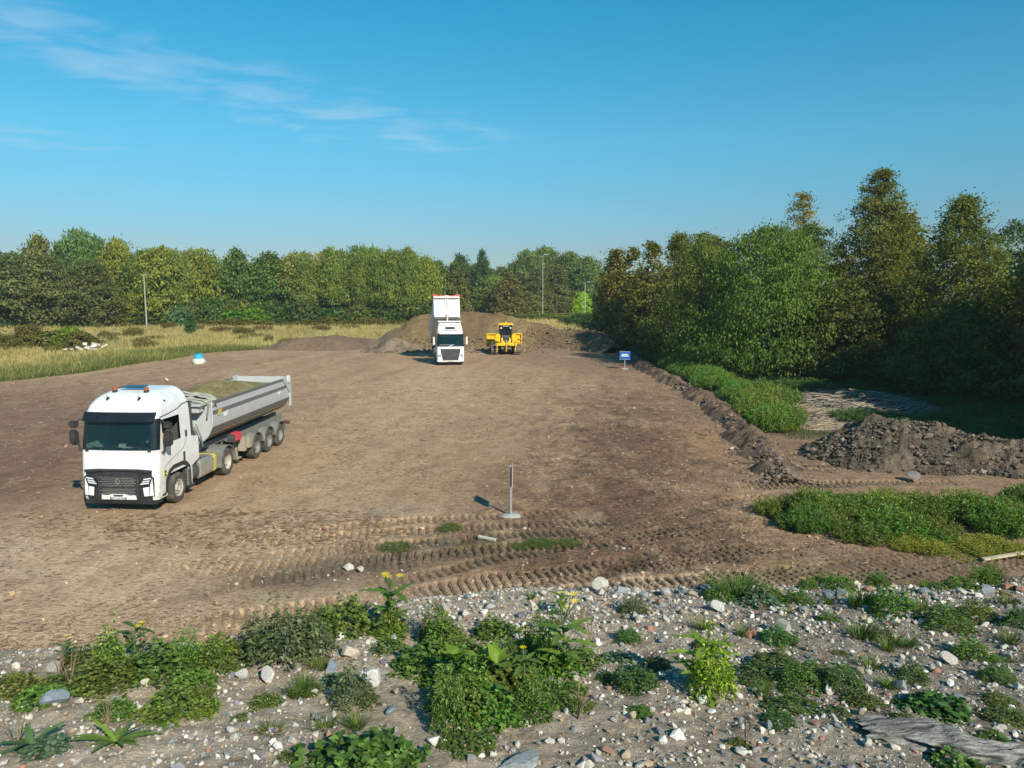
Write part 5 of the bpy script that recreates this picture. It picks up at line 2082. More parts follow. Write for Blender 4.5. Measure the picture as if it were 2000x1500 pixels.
# ================= bulldozer
DZ = empty('bulldozer', (-.62, 81.0, 0), R(3), label='yellow bulldozer seen from behind with rear ripper, beside the large soil heap', cat='bulldozer')
yl = M_['yellow']
shoe = MB()
shoe.box(-.36, .36, -.095, .095, -.02, .02)
shoe.box(-.36, .36, -.095, -.065, .02, .085)
shoe_o = shoe.build('track_shoe', M_['steel'], None)
shoe_me = shoe_o.data
bpy.data.objects.remove(shoe_o)
for s_ in (1, -1):
    m = MB()
    m.box(*sorted((s_ * .95, s_ * 1.45)), .55, 3.6, .22, .72)
    m.lathe([(s_ * 1.0, 0), (s_ * 1.0, .42), (s_ * 1.36, .42), (s_ * 1.36, 0)], 20, 'x', (0, .55, .52))
    m.lathe([(s_ * 1.0, 0), (s_ * 1.0, .42), (s_ * 1.36, .42), (s_ * 1.36, 0)], 20, 'x', (0, 3.6, .52))
    tr = m.build('track', M_['steel'], DZ)
    L0 = 3.05
    r = .47
    per = 2 * L0 + 2 * math.pi * r
    N_ = 44
    for k in range(N_):
        d = per * k / N_
        if d < L0: y_, z, a = .55 + d, .52 - r, math.pi
        elif d < L0 + math.pi * r:
            t_ = (d - L0) / r
            y_, z, a = 3.6 + r * math.sin(t_), .52 - r * math.cos(t_), math.pi + t_
        elif d < 2 * L0 + math.pi * r:
            y_, z, a = 3.6 - (d - L0 - math.pi * r), .52 + r, 2 * math.pi
        else:
            t_ = (d - 2 * L0 - math.pi * r) / r
            y_, z, a = .55 - r * math.sin(t_), .52 + r * math.cos(t_), t_
        o = link('shoe', shoe_me, tr)
        o.location = (s_ * 1.2, y_, z)
        o.rotation_euler = (a, 0, 0)
    # fender and tank block
    m = MB()
    m.prism([(s_ * .62, 1.38), (s_ * 1.12, 1.42), (s_ * 1.24, 1.62), (s_ * 1.10, 2.05), (s_ * .98, 2.22), (s_ * .70, 2.22), (s_ * .60, 2.0)], .35, 1.5, 'y')
    m.build('side_tank', yl, DZ, bevel=.05)
    MB().box(*sorted((s_ * .85, s_ * 1.5)), .9, 3.4, 1.12, 1.2).build('track_guard', yl, DZ, bevel=.02)
    MB().tube((s_ * .42, .25, 1.15), (s_ * .42, .5, 1.75), .10, .10, 12).build('ripper_cylinder', yl, DZ)
    MB().path([(s_ * .55, -.2, 1.2), (s_ * .95, .5, 1.5)], .08, 8).build('tilt_cylinder', yl, DZ)
    MB().lathe([(0, 0), (0, .09), (.06, .085), (.07, 0)], 14, 'y').build('work_lamp', M_['lamp'], DZ).location = (s_ * .50, .52, 2.83)
    MB().lathe([(0, 0), (0, .07), (.05, .065), (.06, 0)], 12, 'y').build('tail_lamp', M_['amber'], DZ).location = (s_ * .74, .66, 2.68)
    MB().path([(s_ * .68, .66, 2.68), (s_ * .74, .7, 2.68), (s_ * .74, .72, 2.3)], .02, 5).build('lamp_bracket', M_['black'], DZ)
    MB().path([(s_ * 1.25, 1.4, 1.0), (s_ * 1.62, 3.2, .7), (s_ * 1.62, 4.9, .6)], [.12, .12, .1], 8).build('push_arm', yl, DZ)
MB().box(-.75, .75, .5, 3.6, .55, 1.35).build('main_frame', M_['black'], DZ, bevel=.04)
MB().box(-.55, .55, 2.1, 4.2, 1.35, 2.25).build('engine_hood', yl, DZ, bevel=.06)
MB().tube((.32, 2.7, 2.2), (.32, 2.7, 2.95), .07, n=10).build('exhaust_pipe', M_['darkgrey'], DZ)
m = MB()
m.prism([(-.66, 1.75), (.66, 1.75), (.66, 3.10), (-.66, 3.10)], .72, .76, 'y')
c = m.build('cab_rear_window', M_['glassdark'], DZ)
m = MB()
for x in (-.68, .60): m.box(x, x + .08, .68, .76, 1.7, 3.12); m.box(x, x + .08, 2.0, 2.08, 1.7, 3.12)
m.box(-.68, .68, .68, .76, 3.04, 3.12)
m.box(-.68, .68, .66, 2.06, 1.62, 1.75)
m.build('cab_frame', M_['black'], DZ, bevel=.01)
MB().prism([(.76, 1.75), (2.04, 1.75), (2.04, 3.05), (.76, 3.05)], .64, .66, 'x').prism([(.76, 1.75), (2.04, 1.75), (2.04, 3.05), (.76, 3.05)], -.66, -.64, 'x').build('cab_side_window', M_['glassdark'], DZ)
MB().box(-.45, .45, .64, .70, 1.78, 2.05).build('rear_screen_mesh', M_['darkgrey'], DZ)
MB().box(-.55, .55, .55, .72, 1.30, 1.75).build('rear_housing', M_['black'], DZ, bevel=.03)
MB().box(-.35, .35, .64, .70, 3.0, 3.06).build('number_plate', M_['white_clean'], DZ)
m = MB()
m.box(-.84, .84, .50, 2.25, 3.12, 3.26)
m.box(-.74, .74, .60, 2.15, 3.26, 3.33)
m.build('cab_roof', yl, DZ, bevel=.03)
MB().lathe([(0, 0), (0, .10), (.08, .09), (.16, .05), (.17, 0)], 14, 'z').build('beacon', M_['yellow'], DZ).location = (0, .8, 3.33)
m = MB()
m.box(-.3, .3, 1.2, 1.7, 1.6, 1.9)
m.box(-.3, .3, 1.05, 1.2, 1.75, 2.6)
m.build('seat', M_['interior'], DZ, bevel=.05)
m = MB()
m.box(-1.13, 1.13, -.42, -.12, 1.00, 1.28)
rb = m.build('ripper_beam', yl, DZ, bevel=.03)
MB().prism([(-.7, 1.1), (-.35, 1.55), (-.25, 1.55), (-.1, 1.28), (.1, 1.28), (.25, 1.55), (.35, 1.55), (.7, 1.1)], -.30, -.16, 'y').build('ripper_bracket', yl, DZ, bevel=.01)
for x in (-.98, 0.0, .98):
    MB().prism([(-.55, 1.3), (-.32, 1.3), (-.28, .62), (-.20, .38), (-.34, .34), (-.46, .6)], x - .045, x + .045, 'x').build('ripper_shank', yl, DZ, bevel=.005)
MB().box(-.55, .55, -.15, .5, .62, .95).build('ripper_frame', M_['steel'], DZ, bevel=.03)
MB().tube((0, -.25, 1.3), (.0, .3, 1.5), .11, n=12).build('centre_cylinder', M_['galv'], DZ)
MB().path([(-.02, -.3, 1.32), (.15, -.44, 1.12), (.3, -.44, 1.02)], .03, 6).path([(.05, -.3, 1.3), (.2, -.44, 1.2)], .025, 6).build('hydraulic_hose', M_['red'], DZ)
# blade: curved plate, back side towards the camera
m = MB()
pts = [(5.0 + .28 * math.cos(a) - .28, .65 + 1.35 * k / 9) for k, a in ((k, -.9 + 1.8 * k / 9) for k in range(10))]
pb = [(q[0] + .06, q[1]) for q in pts[::-1]]
poly = pts + pb
n_ = len(pts)
for k in range(n_ - 1):
    m.prism([pts[k], pts[k + 1], (pts[k + 1][0] + .06, pts[k + 1][1]), (pts[k][0] + .06, pts[k][1])], -1.98, 1.98, 'x')
bl = m.build('blade', yl, DZ)
m = MB()
for z in (.9, 1.35, 1.9): m.box(-1.95, 1.95, 4.80, 4.98, z, z + .12)
for x in (-1.96, -.65, .65, 1.90): m.box(x, x + .08, 4.72, 5.0, .7, 2.0)
m.build('blade_rib', yl, DZ)
MB().box(-2.0, 2.0, 4.72, 4.86, .55, .72).build('cutting_edge', M_['steel'], DZ)

# ------------------------------------------------------------------ trees
def prof_r(kind, t):
    t = np.clip(t, 0, 1)
    if kind == 'cone': return np.minimum(1, (t + .06) * 7) * (1 - t) ** .72 * 1.02 + .02
    if kind == 'round': return np.sqrt(np.clip(1 - (2 * (t - .46)) ** 2, 0.02, 1)) * (1 - .15 * t)
    if kind == 'birch': return np.minimum(1, (t + .1) * 3.2) * np.sqrt(np.clip(1 - t ** 3.2, 0, 1)) * .97 + .03
    if kind == 'bush': return np.sqrt(np.clip(1 - (t - .25) ** 2 / .6, 0, 1))
    if kind == 'spread': return np.minimum(1, (t + .12) * 4) * np.sqrt(np.clip(1 - t ** 2.2, 0, 1))
    if kind == 'spire': return np.minimum(1, (t + .05) * 5) * (1 - t) ** .9 + .02
    return 1 - t


def crown(name, seed, H, Rr, kind, ncl, nl, leaf, csize, lean=.0, weep=0., gaps=.0, mat='leaf_tree', asp=1.5):
    """leaf-card crown, base at z=0, height H; H and R in metres"""
    g = np.random.default_rng(seed)
    t = g.uniform(0, 1, ncl * 3) ** (1.0 if kind != 'cone' else 1.12)
    w = prof_r(kind, t)
    k = g.uniform(0, 1, len(t)) < (.25 + .75 * w)
    t = t[k][:ncl]
    w = w[k][:ncl]
    n = len(t)
    a = g.uniform(0, 2 * math.pi, n)
    lob = 1 + .55 * fbm(np.cos(a) * 1.3 + t * 2.4, np.sin(a) * 1.3 - t * 1.7, .6, 3, seed) + .14 * g.normal(0, 1, n)
    rr = w * Rr * (g.uniform(0, 1, n) ** .36) * lob
    C = np.stack([rr * np.cos(a) + lean * t * H, rr * np.sin(a), t * H], -1)
    # gaps through the crown
    if gaps:
        q = fbm(C[:, 0] / Rr * 1.2 + 5, C[:, 2] / H * 3 + C[:, 1] / Rr, .6, 3, seed + 5)
        C = C[q > -.35 * gaps + (-.25)] if gaps < 1 else C[q > -.05]
        n = len(C)
    cs = csize * g.uniform(.55, 1.25, n)
    ctint = g.normal(0, .16, n)
    m = n * nl
    ci = np.repeat(np.arange(n), nl)
    off = g.normal(0, 1, (m, 3)) * np.array([1, 1, .55])
    off *= cs[ci][:, None] * .55
    if weep: off[:, 2] -= weep * cs[ci] * np.abs(g.normal(0, 1, m))
    P = C[ci] + off
    P[:, 2] = np.maximum(P[:, 2], -.15 * H * 0 + .02)
    out = np.stack([C[ci][:, 0] - lean * P[:, 2], C[ci][:, 1], 0 * P[:, 0] + .35 * Rr], -1)
    out /= np.linalg.norm(out, axis=1)[:, None] + 1e-6
    N = g.normal(0, 1, (m, 3)) * .75 + out * .8 + np.array([0, 0, .35])
    N /= np.linalg.norm(N, axis=1)[:, None]
    T = np.cross(N, g.normal(0, 1, (m, 3)))
    T /= np.linalg.norm(T, axis=1)[:, None] + 1e-6
    if weep:
        T = T * .5 + np.array([0, 0, -1.]) * .8
        T /= np.linalg.norm(T, axis=1)[:, None]
    B = np.cross(N, T)
    s = leaf * g.uniform(.6, 1.3, m)
    L = (T * (s * asp * .5)[:, None])
    Wd = (B * (s * .5)[:, None])
    V = np.stack([P - L, P + Wd, P + L + N * (s * .12)[:, None], P - Wd], 1)
    F = (np.arange(m) * 4)[:, None] + np.arange(4)[None]
    # tint is random per leaf and per clump only
    tint = np.clip(.42 + ctint[ci] + g.normal(0, .18, m), 0, 1)
    me = mesh_np(name, V.reshape(-1, 3), F, False, tint=tint)
    me.materials.append(M_[mat])
    return me


def trunk_mesh(name, seed, H, r, Rr, base=.0, nb=7, mat='bark'):
    g4 = random.Random(seed)
    m = MB()
    pts = [(0, 0, -.3)]
    x = y_ = 0
    for i in range(1, 7):
        x += g4.uniform(-.03, .03) * H * .3
        y_ += g4.uniform(-.03, .03) * H * .3
        pts.append((x, y_, H * i / 6.5))
    rs = [r * 1.25] + [r * (1 - i / 7.2) for i in range(1, 7)]
    m.path(pts, rs, 8)
    for k in range(nb):
        i = g4.randint(2, 5)
        p = Vector(pts[i])
        a = g4.uniform(0, 6.28)
        L = Rr * g4.uniform(.35, .6)
        d = Vector((math.cos(a), math.sin(a), g4.uniform(.35, .9)))
        m.path([p, p + d * L * .5, p + d * L + Vector((0, 0, .2 * L))], [rs[i] * .55, rs[i] * .35, rs[i] * .12], 5)
    o = m.build(name, M_[mat], None)
    me = o.data
    bpy.data.objects.remove(o)
    return me


def place_tree(x, y_, crown_me, trunk_me, label, color, sc=(1, 1, 1), rz=None, base=0., z=None, group=None, name='tree', cat='tree', cname='crown'):
    t = bpy.data.objects.new(name, None)
    COL.objects.link(t)
    t.location = (x, y_, (gz(x, y_) if z is None else z) - .05)
    t.rotation_euler = (0, 0, random.uniform(0, 6.28) if rz is None else rz)
    t.scale = sc
    tag(t, label, cat, group)
    c = bpy.data.objects.new(cname, crown_me)
    COL.objects.link(c)
    c.parent = t
    c.location = (0, 0, base)
    c.color = tuple(color) + (1,)
    if trunk_me is not None:
        k = bpy.data.objects.new('trunk', trunk_me)
        COL.objects.link(k)
        k.parent = t
    return t


# near trees of the right row (pyramid-shaped, olive with rusty tints)
def near(x, y_, H, Rr, kind, label, color, seed, base=1.0, lf=.145, ncl=900, nl=42, cs=.62, gaps=.3, lean=0, nb=9, weep=0.):
    cm = crown('crown', seed, H - base, Rr, kind, ncl, nl, lf, cs, lean, weep, gaps)
    tm = trunk_mesh('trunk', seed, H * .9, .16 + H * .012, Rr, nb=nb)
    return place_tree(x, y_, cm, tm, label, color, base=base)


OL = (1.25, .98, .75)
near(30.1, 64, 16.5, 5.9, 'cone', 'tallest pyramid-shaped olive tree with rusty leaves, on the right', (1.35, 1.15, .6), 101, .8, ncl=1500, cs=.62, nl=40, lf=.13)
near(30.6, 53, 13.1, 5.7, 'cone', 'pyramid-shaped dark green tree right of the tallest tree', (1.2, 1.18, .6), 102, .6, ncl=1350, nl=38, lf=.125)
near(30.4, 82, 16.9, 4.6, 'cone', 'tree with yellow-orange thinning top behind the broad green tree', (2.3, 1.55, .7), 103, 1.5, ncl=620, nl=30, gaps=.8)
near(20.6, 61.5, 11.8, 5.9, 'spread', 'broad bright green tree with drooping branches, largest crown of the right row', (1.0, 1.3, .6), 104, .5, ncl=1150, nl=42, lf=.15, cs=.85, weep=.3)
near(16.4, 67, 11.6, 3.5, 'spread', 'lower green tree joined to the left side of the broad green tree', (1.15, 1.25, .7), 105, .4, ncl=720, nl=34, cs=.62, weep=.3)
near(16.2, 75.5, 12.2, 3.6, 'cone', 'brown-green pyramid tree left of the broad green tree', (1.35, 1.1, .7), 106, .8, ncl=750, nl=32)
near(25.6, 67, 12.4, 4.4, 'spread', 'green leafy tree between the broad green tree and the tallest tree', (.9, 1.15, .7), 107, .8, ncl=750, nl=30)
near(32.2, 46, 9.6, 4.2, 'spread', 'rusty-tinted tree leaning in at the right edge of the picture', (1.25, 1.05, .65), 108, .3, ncl=850, nl=34)
near(25.6, 58, 7.5, 4.6, 'spread', 'low dark green tree under the tallest tree', (.95, .95, .6), 109, .1, ncl=850, nl=32)
near(29.0, 49.5, 5.6, 4.0, 'spread', 'low bushy tree under the dark green pyramid tree', (.9, .95, .6), 110, .1, ncl=650, nl=32)
near(39, 60, 12.0, 4.6, 'round', 'dark round tree behind the right edge of the tree row', (.6, .85, .65), 111, 1, ncl=520, nl=28)
cmA = crown('crown', 121, 11, 3.4, 'cone', 560, 26, .24, .75, gaps=.2)
cmB = crown('crown', 122, 11, 3.3, 'cone', 560, 26, .24, .75, gaps=.4)
tmA = trunk_mesh('trunk', 121, 10, .2, 3)
for (x, y_, h, col, lb) in ((15.3, 85, 1.04, (1.35, 1.08, .7), 'rusty pyramid tree, third of the dark row counted from its far end'),
                            (14.6, 93, 1.02, (1.35, 1.05, .7), 'rusty pyramid tree, second of the dark row counted from its far end'),
                            (13.6, 101, 1.03, (1.4, 1.05, .7), 'rusty pyramid tree at the far end of the dark row beside the lamp post'),
                            (19.5, 90, 1.12, (1.2, 1.0, .7), 'dark tree behind the rusty pyramid trees'),
                            (20.5, 80, 1.05, (1.0, 1.0, .7), 'dark green tree filling the gap behind the brown-green pyramid tree')):
    place_tree(x, y_, random.choice((cmA, cmB)), tmA, lb, col, (h, h, h), base=.5)
for i, (x, y_, h) in enumerate(((33.4, 37, 1.35), (33.4, 29, 1.55), (30.5, 32.5, 1.2), (29.8, 24.5, 1.15), (33, 19.5, 1.35), (33.2, 12, 1.3), (26, 76, .9), (36, 52, 1.0), (36, 72, 1.2), (25, 92, 1.1), (24, 105, 1.1))):  # nearer ones stand out of view, placed and sized to cast the right-hand shade
    place_tree(x, y_, (cmA, cmB)[i % 2], tmA, 'dark olive tree of the right tree belt, largely unseen', (1.1, .95, .7), (h * 1.15, h * 1.15, h), base=.4, group='half-hidden trees of the right tree belt')

# far wood: kinds of tree
FK = {}
for key, kd, seeds, nl_, ncl_, lf_, cs_, wp in (('round', 'round', (201, 202, 203), 36, 420, .27, 1.05, 0), ('birch', 'birch', (204, 205, 206), 38, 420, .25, .85, .8),
                                            ('cone', 'cone', (207, 208), 34, 420, .26, .9, 0), ('spire', 'spire', (209,), 30, 300, .26, .8, 0)):
    FK[key] = [crown('crown', s, 10, {'round': 4.4, 'birch': 3.1, 'cone': 3.6, 'spire': 2.2}[kd], kd, ncl_, nl_, lf_, cs_, 0, wp, .5) for s in seeds]
TB = trunk_mesh('trunk', 31, 9, .13, 2.2, nb=5, mat='birch')
TD = trunk_mesh('trunk', 32, 8, .2, 3.2, nb=7, mat='bark')


def far(x, y_, H, W_, kind, label, col, group=None, base=None, z=None):
    H = H * random.uniform(.92, 1.0)
    W_ = W_ * random.uniform(.9, 1.25)
    col = tuple(q * 1.18 for q in col)
    s = H / (10.6 if kind != 'birch' else 11.2)
    w = W_ / {'round': 4.4, 'birch': 2.7, 'cone': 3.6, 'spire': 2.2}[kind]
    return place_tree(x, y_, random.choice(FK[kind]), TB if kind == 'birch' else TD, label, col, (w, w, s), base=(.3 if kind != 'birch' else 1.0) if base is None else base, group=group, z=z)


GREY = (1.05, 1.08, 1.2)
GRN = (1.0, 1.2, .8)
YEL = (1.6, 1.5, .7)
OLV = (1.35, 1.2, .7)
DKG = (.65, .85, .65)
BRN = (1.2, 1.02, .85)
FT_ = [
    (-96, 140, 14.6, 5.5, 'round', 'grey-green bushy tree at the left end of the wood', GREY),
    (-89, 138, 13.6, 5.2, 'round', 'grey-brown rounded tree, second from the left end of the wood', (1.1, 1.1, 1.15)),
    (-92.4, 152, 18.0, 3.4, 'round', 'slim pale tree rising above the left end of the wood', (1.4, 1.2, .95)),
    (-88.6, 152, 17.5, 2.2, 'spire', 'pale green narrow treetop right of the slim pale tree', (.95, 1.2, 1.0)),
    (-83.6, 150, 19.3, 3.3, 'birch', 'tallest poplar-like tree standing above the left wood', (.85, 1.25, .95)),
    (-80.2, 150, 18.6, 2.4, 'birch', 'narrow poplar beside the tallest poplar-like tree', (.7, 1.05, .8)),
    (-83, 138, 13.4, 5.2, 'round', 'brownish rounded tree below the tallest poplar-like tree', (1.15, 1.08, 1.1)),
    (-76, 150, 17.0, 3.2, 'birch', 'yellow-green tree right of the narrow poplar', (1.7, 1.5, .7)),
    (-76, 139, 12.6, 5.0, 'round', 'dark grey-green tree left of the pale utility pole', (.95, .9, .85)),
    (-70, 147, 15.3, 4.0, 'round', 'green tree behind the pale utility pole', GRN),
    (-66, 146, 15.4, 4.2, 'birch', 'yellowish weeping tree right of the utility pole', YEL),
    (-60.5, 150, 15.4, 4.2, 'birch', 'yellow-green weeping tree in the left wood', (1.55, 1.45, .65)),
    (-54, 152, 15.6, 4.4, 'round', 'mid-green tree with a bare twig above its top', (.9, 1.15, .85)),
    (-48, 153, 14.9, 4.6, 'round', 'broad green tree behind the bright bushes', (.85, 1.1, .7)),
    (-42.5, 156, 14.8, 4.0, 'birch', 'pinkish-tan thinning tree in the wood', (1.5, 1.35, 1.0)),
    (-43, 158, 14.4, 2.6, 'birch', 'golden yellow birch in the middle of the wood', (2.6, 1.7, .6)),
    (-38.2, 160, 16.2, 3.2, 'birch', 'green-gold birch right of the golden yellow birch', (2.2, 1.65, .6)),
    (-35, 158, 16.2, 3.4, 'birch', 'tall green birch right of the green-gold birch', (1.1, 1.3, .7)),
    (-31.4, 159, 16.2, 3.3, 'birch', 'tall green birch with a pointed top', (1.0, 1.25, .75)),
    (-28, 158, 16.0, 3.2, 'birch', 'light green birch, second left of the raised tipper', (1.25, 1.35, .7)),
    (-24.5, 157, 15.4, 3.2, 'birch', 'light green birch with a clear white trunk', (1.2, 1.35, .7)),
    (-21, 156, 15.0, 3.2, 'birch', 'green birch left of the raised tipper body', (1.15, 1.3, .7)),
    (-17.5, 157, 13.6, 3.0, 'birch', 'yellow-green birch directly behind the raised tipper body', (1.6, 1.6, .65)),
    (-12.5, 168, 13.2, 4.2, 'cone', 'large brown-green cone tree right of the raised tipper body', BRN),
    (-13.4, 200, 17.0, 3.4, 'round', 'dark green round-topped tree behind the brown cone trees, left one of two', DKG),
    (-7.6, 198, 16.8, 2.8, 'cone', 'dark green pointed tree behind the brown cone trees, right one of two', (.55, .85, .65)),
    (-.6, 185, 11.0, 4.6, 'cone', 'brown cone tree behind the bulldozer', (1.45, 1.05, .85)),
    (-4.0, 196, 11.5, 4.0, 'birch', 'pale green tree between the brown cone trees', (1.2, 1.3, .8)),
    (4.5, 222, 18.0, 4.0, 'birch', 'tall grey-green tree left of the tall lamp post', (1.1, 1.2, .95)),
    (9.8, 228, 19.4, 5.0, 'birch', 'tallest tree of the middle distance, behind the tall lamp post', (1.2, 1.3, .85)),
    (16.2, 222, 17.4, 4.0, 'birch', 'grey-green tree right of the tall lamp post', (1.1, 1.2, .9)),
    (21, 215, 14.5, 4.0, 'birch', 'pale tree at the start of the dark right row', (1.0, 1.15, .85)),
    (6.2, 196, 12.2, 4.6, 'cone', 'brown-green cone tree right of the bulldozer', (1.15, 1.0, .8)),
    (12.0, 205, 12.6, 4.6, 'cone', 'brown-green cone tree below the tall grey-green trees', (1.1, 1.0, .8)),
]
for (x, y_, H, W_, kd, lb, col) in FT_: far(x, y_, H, W_, kd, lb, col)
far(17.3, 190, 7.2, 2.2, 'birch', 'small bright yellow-green tree near the shorter lamp post', (2.3, 2.9, .55), base=.1)
for i, (x, y_) in enumerate(((-35.8, 153), (-30.2, 154), (-26.4, 153.5), (-23.8, 153), (-20.6, 153), (-40.5, 152), (-62.5, 144.5))):
    t_ = far(x, y_, 12.5, 1.9, 'birch', 'slender birch with a bare white trunk, ' + ('second from left of the white trunks', 'middle one of the white trunks', 'third from right of the white trunks', 'second from right of the white trunks', 'rightmost of the white trunks', 'third from left of the white trunks', 'leftmost, near the utility pole')[i], (1.25, 1.35, .8), base=3.6)
# second ranks and understorey
rr = random.Random(12)
for i in range(34):
    x = -125 + i * 3.4
    y_ = 160 + rr.uniform(-3, 9) + .10 * (x + 60)
    if x > -14: y_ += 38
    far(x, y_, rr.uniform(12.4, 14.4) if x < -14 else rr.uniform(11, 13), rr.uniform(4, 5.2), rr.choice(('round', 'birch', 'round')), 'green tree in the back rank of the wood, showing only its top', (rr.uniform(.85, 1.25), rr.uniform(1.1, 1.3), .85), group='back rank of the far wood')
for i in range(14):
    x = -14 + i * 3.6
    far(x, 238 + rr.uniform(-3, 6), rr.uniform(12.5, 15.5), 5.0, 'round', 'hazy tree in the farthest rank of the middle distance', (rr.uniform(.8, 1.1), 1.05, .85), group='farthest rank of trees')
BU = [crown('crown', 301 + i, 3, 2.0, 'bush', 200, 24, .26, .7, gaps=.3) for i in range(3)]
BUF = [crown('crown', 311 + i, 1.6, 1.3, 'bush', 170, 26, .12, .4, gaps=.3) for i in range(3)]


def bush(x, y_, w, h, label, col, group=None, fine=False, name='bush', z=None):
    me = random.choice(BUF if fine else BU)
    return place_tree(x, y_, me, None, label, col, (w / (1.3 if fine else 2.0), w / (1.3 if fine else 2.0), h / (1.6 if fine else 3)), base=0, group=group, name=name, cat='bush', cname='foliage', z=z)


for i in range(44):
    x = -118 + i * 2.45
    y_ = np.interp(x, [-120, -75, -20], [134, 143, 154]) + rr.uniform(-2, 2)
    bush(x, y_, rr.uniform(1.8, 3.0), rr.uniform(2.2, 5.0), 'dark green bush at the foot of the far wood', (rr.uniform(.6, 1.2), rr.uniform(.85, 1.2), .7), 'bushes along the foot of the far wood')
bush(-61.0, 142, 2.2, 3.6, 'pale blue-green fir-like bush in front of the wood, right of the utility pole', (1.1, 1.5, 1.9))
bush(-52.5, 146, 2.6, 2.8, 'bright green bush at the foot of the wood', (1.1, 2.0, .6))
bush(-48.8, 146, 2.6, 3.2, 'second bright green bush at the foot of the wood', (1.2, 1.9, .5))
bush(-70.5, 142, 1.8, 4.5, 'yellowish shrub beside the foot of the utility pole', (1.9, 1.7, .5))
place_tree(-49.6, 118.5, crown('crown', 320, 2.6, 1.0, 'spire', 110, 30, .16, .4), trunk_mesh('trunk', 320, 1.8, .08, .5, nb=4), 'small solitary dark conifer in the dry grass field', (.55, .95, .75), base=.25, name='conifer')
for i in range(20):
    x, y_ = -60 + rr.uniform(-9, 12), 82 + rr.uniform(-12, 12)
    bush(x, y_, rr.uniform(1.0, 2.4), rr.uniform(1.2, 2.6), 'reddish-green bramble clump in the left grass', (rr.uniform(.9, 1.4), rr.uniform(.9, 1.2), .85), 'bramble clumps in the left grass', fine=True)
bush(-50.5, 88, 1.5, 2.6, 'yellow-green sapling behind the dumped concrete pieces', (1.5, 1.8, .6))
for i in range(12):
    x = -55 + i * 3.0
    bush(x, 143 + .13 * (x + 55) + rr.uniform(-2, 1), 1.8, rr.uniform(.8, 1.5), 'reddish-brown low bramble at the wood edge', (1.5, 1.1, .9), 'brambles at the wood edge')
# low hedge bank behind the heap
for i in range(9):
    bush(2 + i * 2.0, 172 + rr.uniform(-1, 1), 2.4, 1.4, 'low olive hedge on the bank behind the bulldozer', (1.4, 1.35, .7), 'low hedge behind the bulldozer')
for i in range(8):
    bush(11.8 + i * 1.5, 150 - i * 6.5 + rr.uniform(-2, 2), 2.6, rr.uniform(1.4, 2.4), 'dark bush at the foot of the dark right row', (.7, .9, .7), 'bushes at the foot of the right row')
bush(14.8, 88.0, 1.5, 2.2, 'yellow-flowered bush standing right of the berm', (2.3, 2.3, .4))
bush(15.6, 86.0, 1.9, 1.5, 'dark green weed clump in front of the yellow-flowered bush', (.9, 1.6, .8))

# ---- tall weeds
def weed_clump(seed, H, Rr, n, leaf, yellow=.0):
    """many stems with narrow leaves"""
    g = np.random.default_rng(seed)
    ns = n
    a = g.uniform(0, 6.28, ns)
    r = Rr * np.sqrt(g.uniform(0, 1, ns))
    hx = r * np.cos(a)
    hy = r * np.sin(a)
    hh = H * g.uniform(.55, 1.0, ns) * (1 - .45 * (r / Rr) ** 2)
    nl = 22
    t = g.uniform(.12, 1, (ns, nl))
    lx = hx[:, None] * (1 + .35 * t) + g.normal(0, .02 + .05 * Rr * .3, (ns, nl))
    ly = hy[:, None] * (1 + .35 * t) + g.normal(0, .02 + .05 * Rr * .3, (ns, nl))
    lz = hh[:, None] * t
    P = np.stack([lx, ly, lz], -1).reshape(-1, 3)
    m = len(P)
    az = g.uniform(0, 6.28, m)
    el = g.uniform(-.1, 1.1, m)
    T = np.stack([np.cos(az) * np.cos(el), np.sin(az) * np.cos(el), np.sin(el)], -1)
    B = np.cross(T, g.normal(0, 1, (m, 3)))
    B /= np.linalg.norm(B, axis=1)[:, None]
    s = leaf * g.uniform(.6, 1.3, m)
    L = T * (s * 2.2)[:, None]
    Wd = B * (s * .30)[:, None]
    V = np.stack([P, P + L * .5 + Wd, P + L, P + L * .5 - Wd], 1)
    F = (np.arange(m) * 4)[:, None] + np.arange(4)[None]
    tint = np.clip(.35 + .35 * (lz / H).reshape(-1) + g.normal(0, .2, m), 0, 1)
    me = mesh_np('foliage', V.reshape(-1, 3), F, False, tint=tint)
    me.materials.append(M_['leaf_weed'])
    return me


WC = [weed_clump(401 + i, 1.0, .75, 190, .055) for i in range(4)]


def weeds(x, y_, w, h, label, col, group, z=None, name='weed_clump'):
    o = bpy.data.objects.new(name, random.choice(WC))
    COL.objects.link(o)
    o.location = (x, y_, (gz(x, y_) if z is None else z) - .02)
    o.scale = (w, w, h)
    o.rotation_euler = (0, 0, random.uniform(0, 6.28))
    o.color = tuple(col) + (1,)
    tag(o, label, 'weeds', group)
    return o


for i in range(60):
    x, y_ = rr.uniform(-90, -22), rr.uniform(84, 138)
    if x > field_edge(y_): continue
    weeds(x, y_, rr.uniform(.6, 1.8), rr.uniform(.5, 1.4), 'small dark weed clump dotted over the dry field', (rr.uniform(.9, 1.3), rr.uniform(.55, .8), .6), 'weed clumps dotted over the dry field')
for i in range(70):
    y_ = 37.3 + 33 * (i / 70) ** 1.2
    wid = 3.6 if y_ > 44 else 1.8
    x = berm_x(y_) + .9 + rr.uniform(.1, 1) * wid
    weeds(x, y_, rr.uniform(.6, 1.4), rr.uniform(.6, 1.5), 'tall green weeds growing just behind the earth berm', (rr.uniform(.7, 1.3), rr.uniform(.85, 1.25), .65), 'tall weeds behind the earth berm')
for i in range(46):
    y_ = rr.uniform(70, 104)
    x = berm_x(y_) + rr.uniform(1.5, 5)
    weeds(x, y_, rr.uniform(1.2, 2), rr.uniform(.7, 1.2), 'dark green weeds in the shade behind the far berm', (.55, .75, .7), 'shaded weeds behind the far berm')
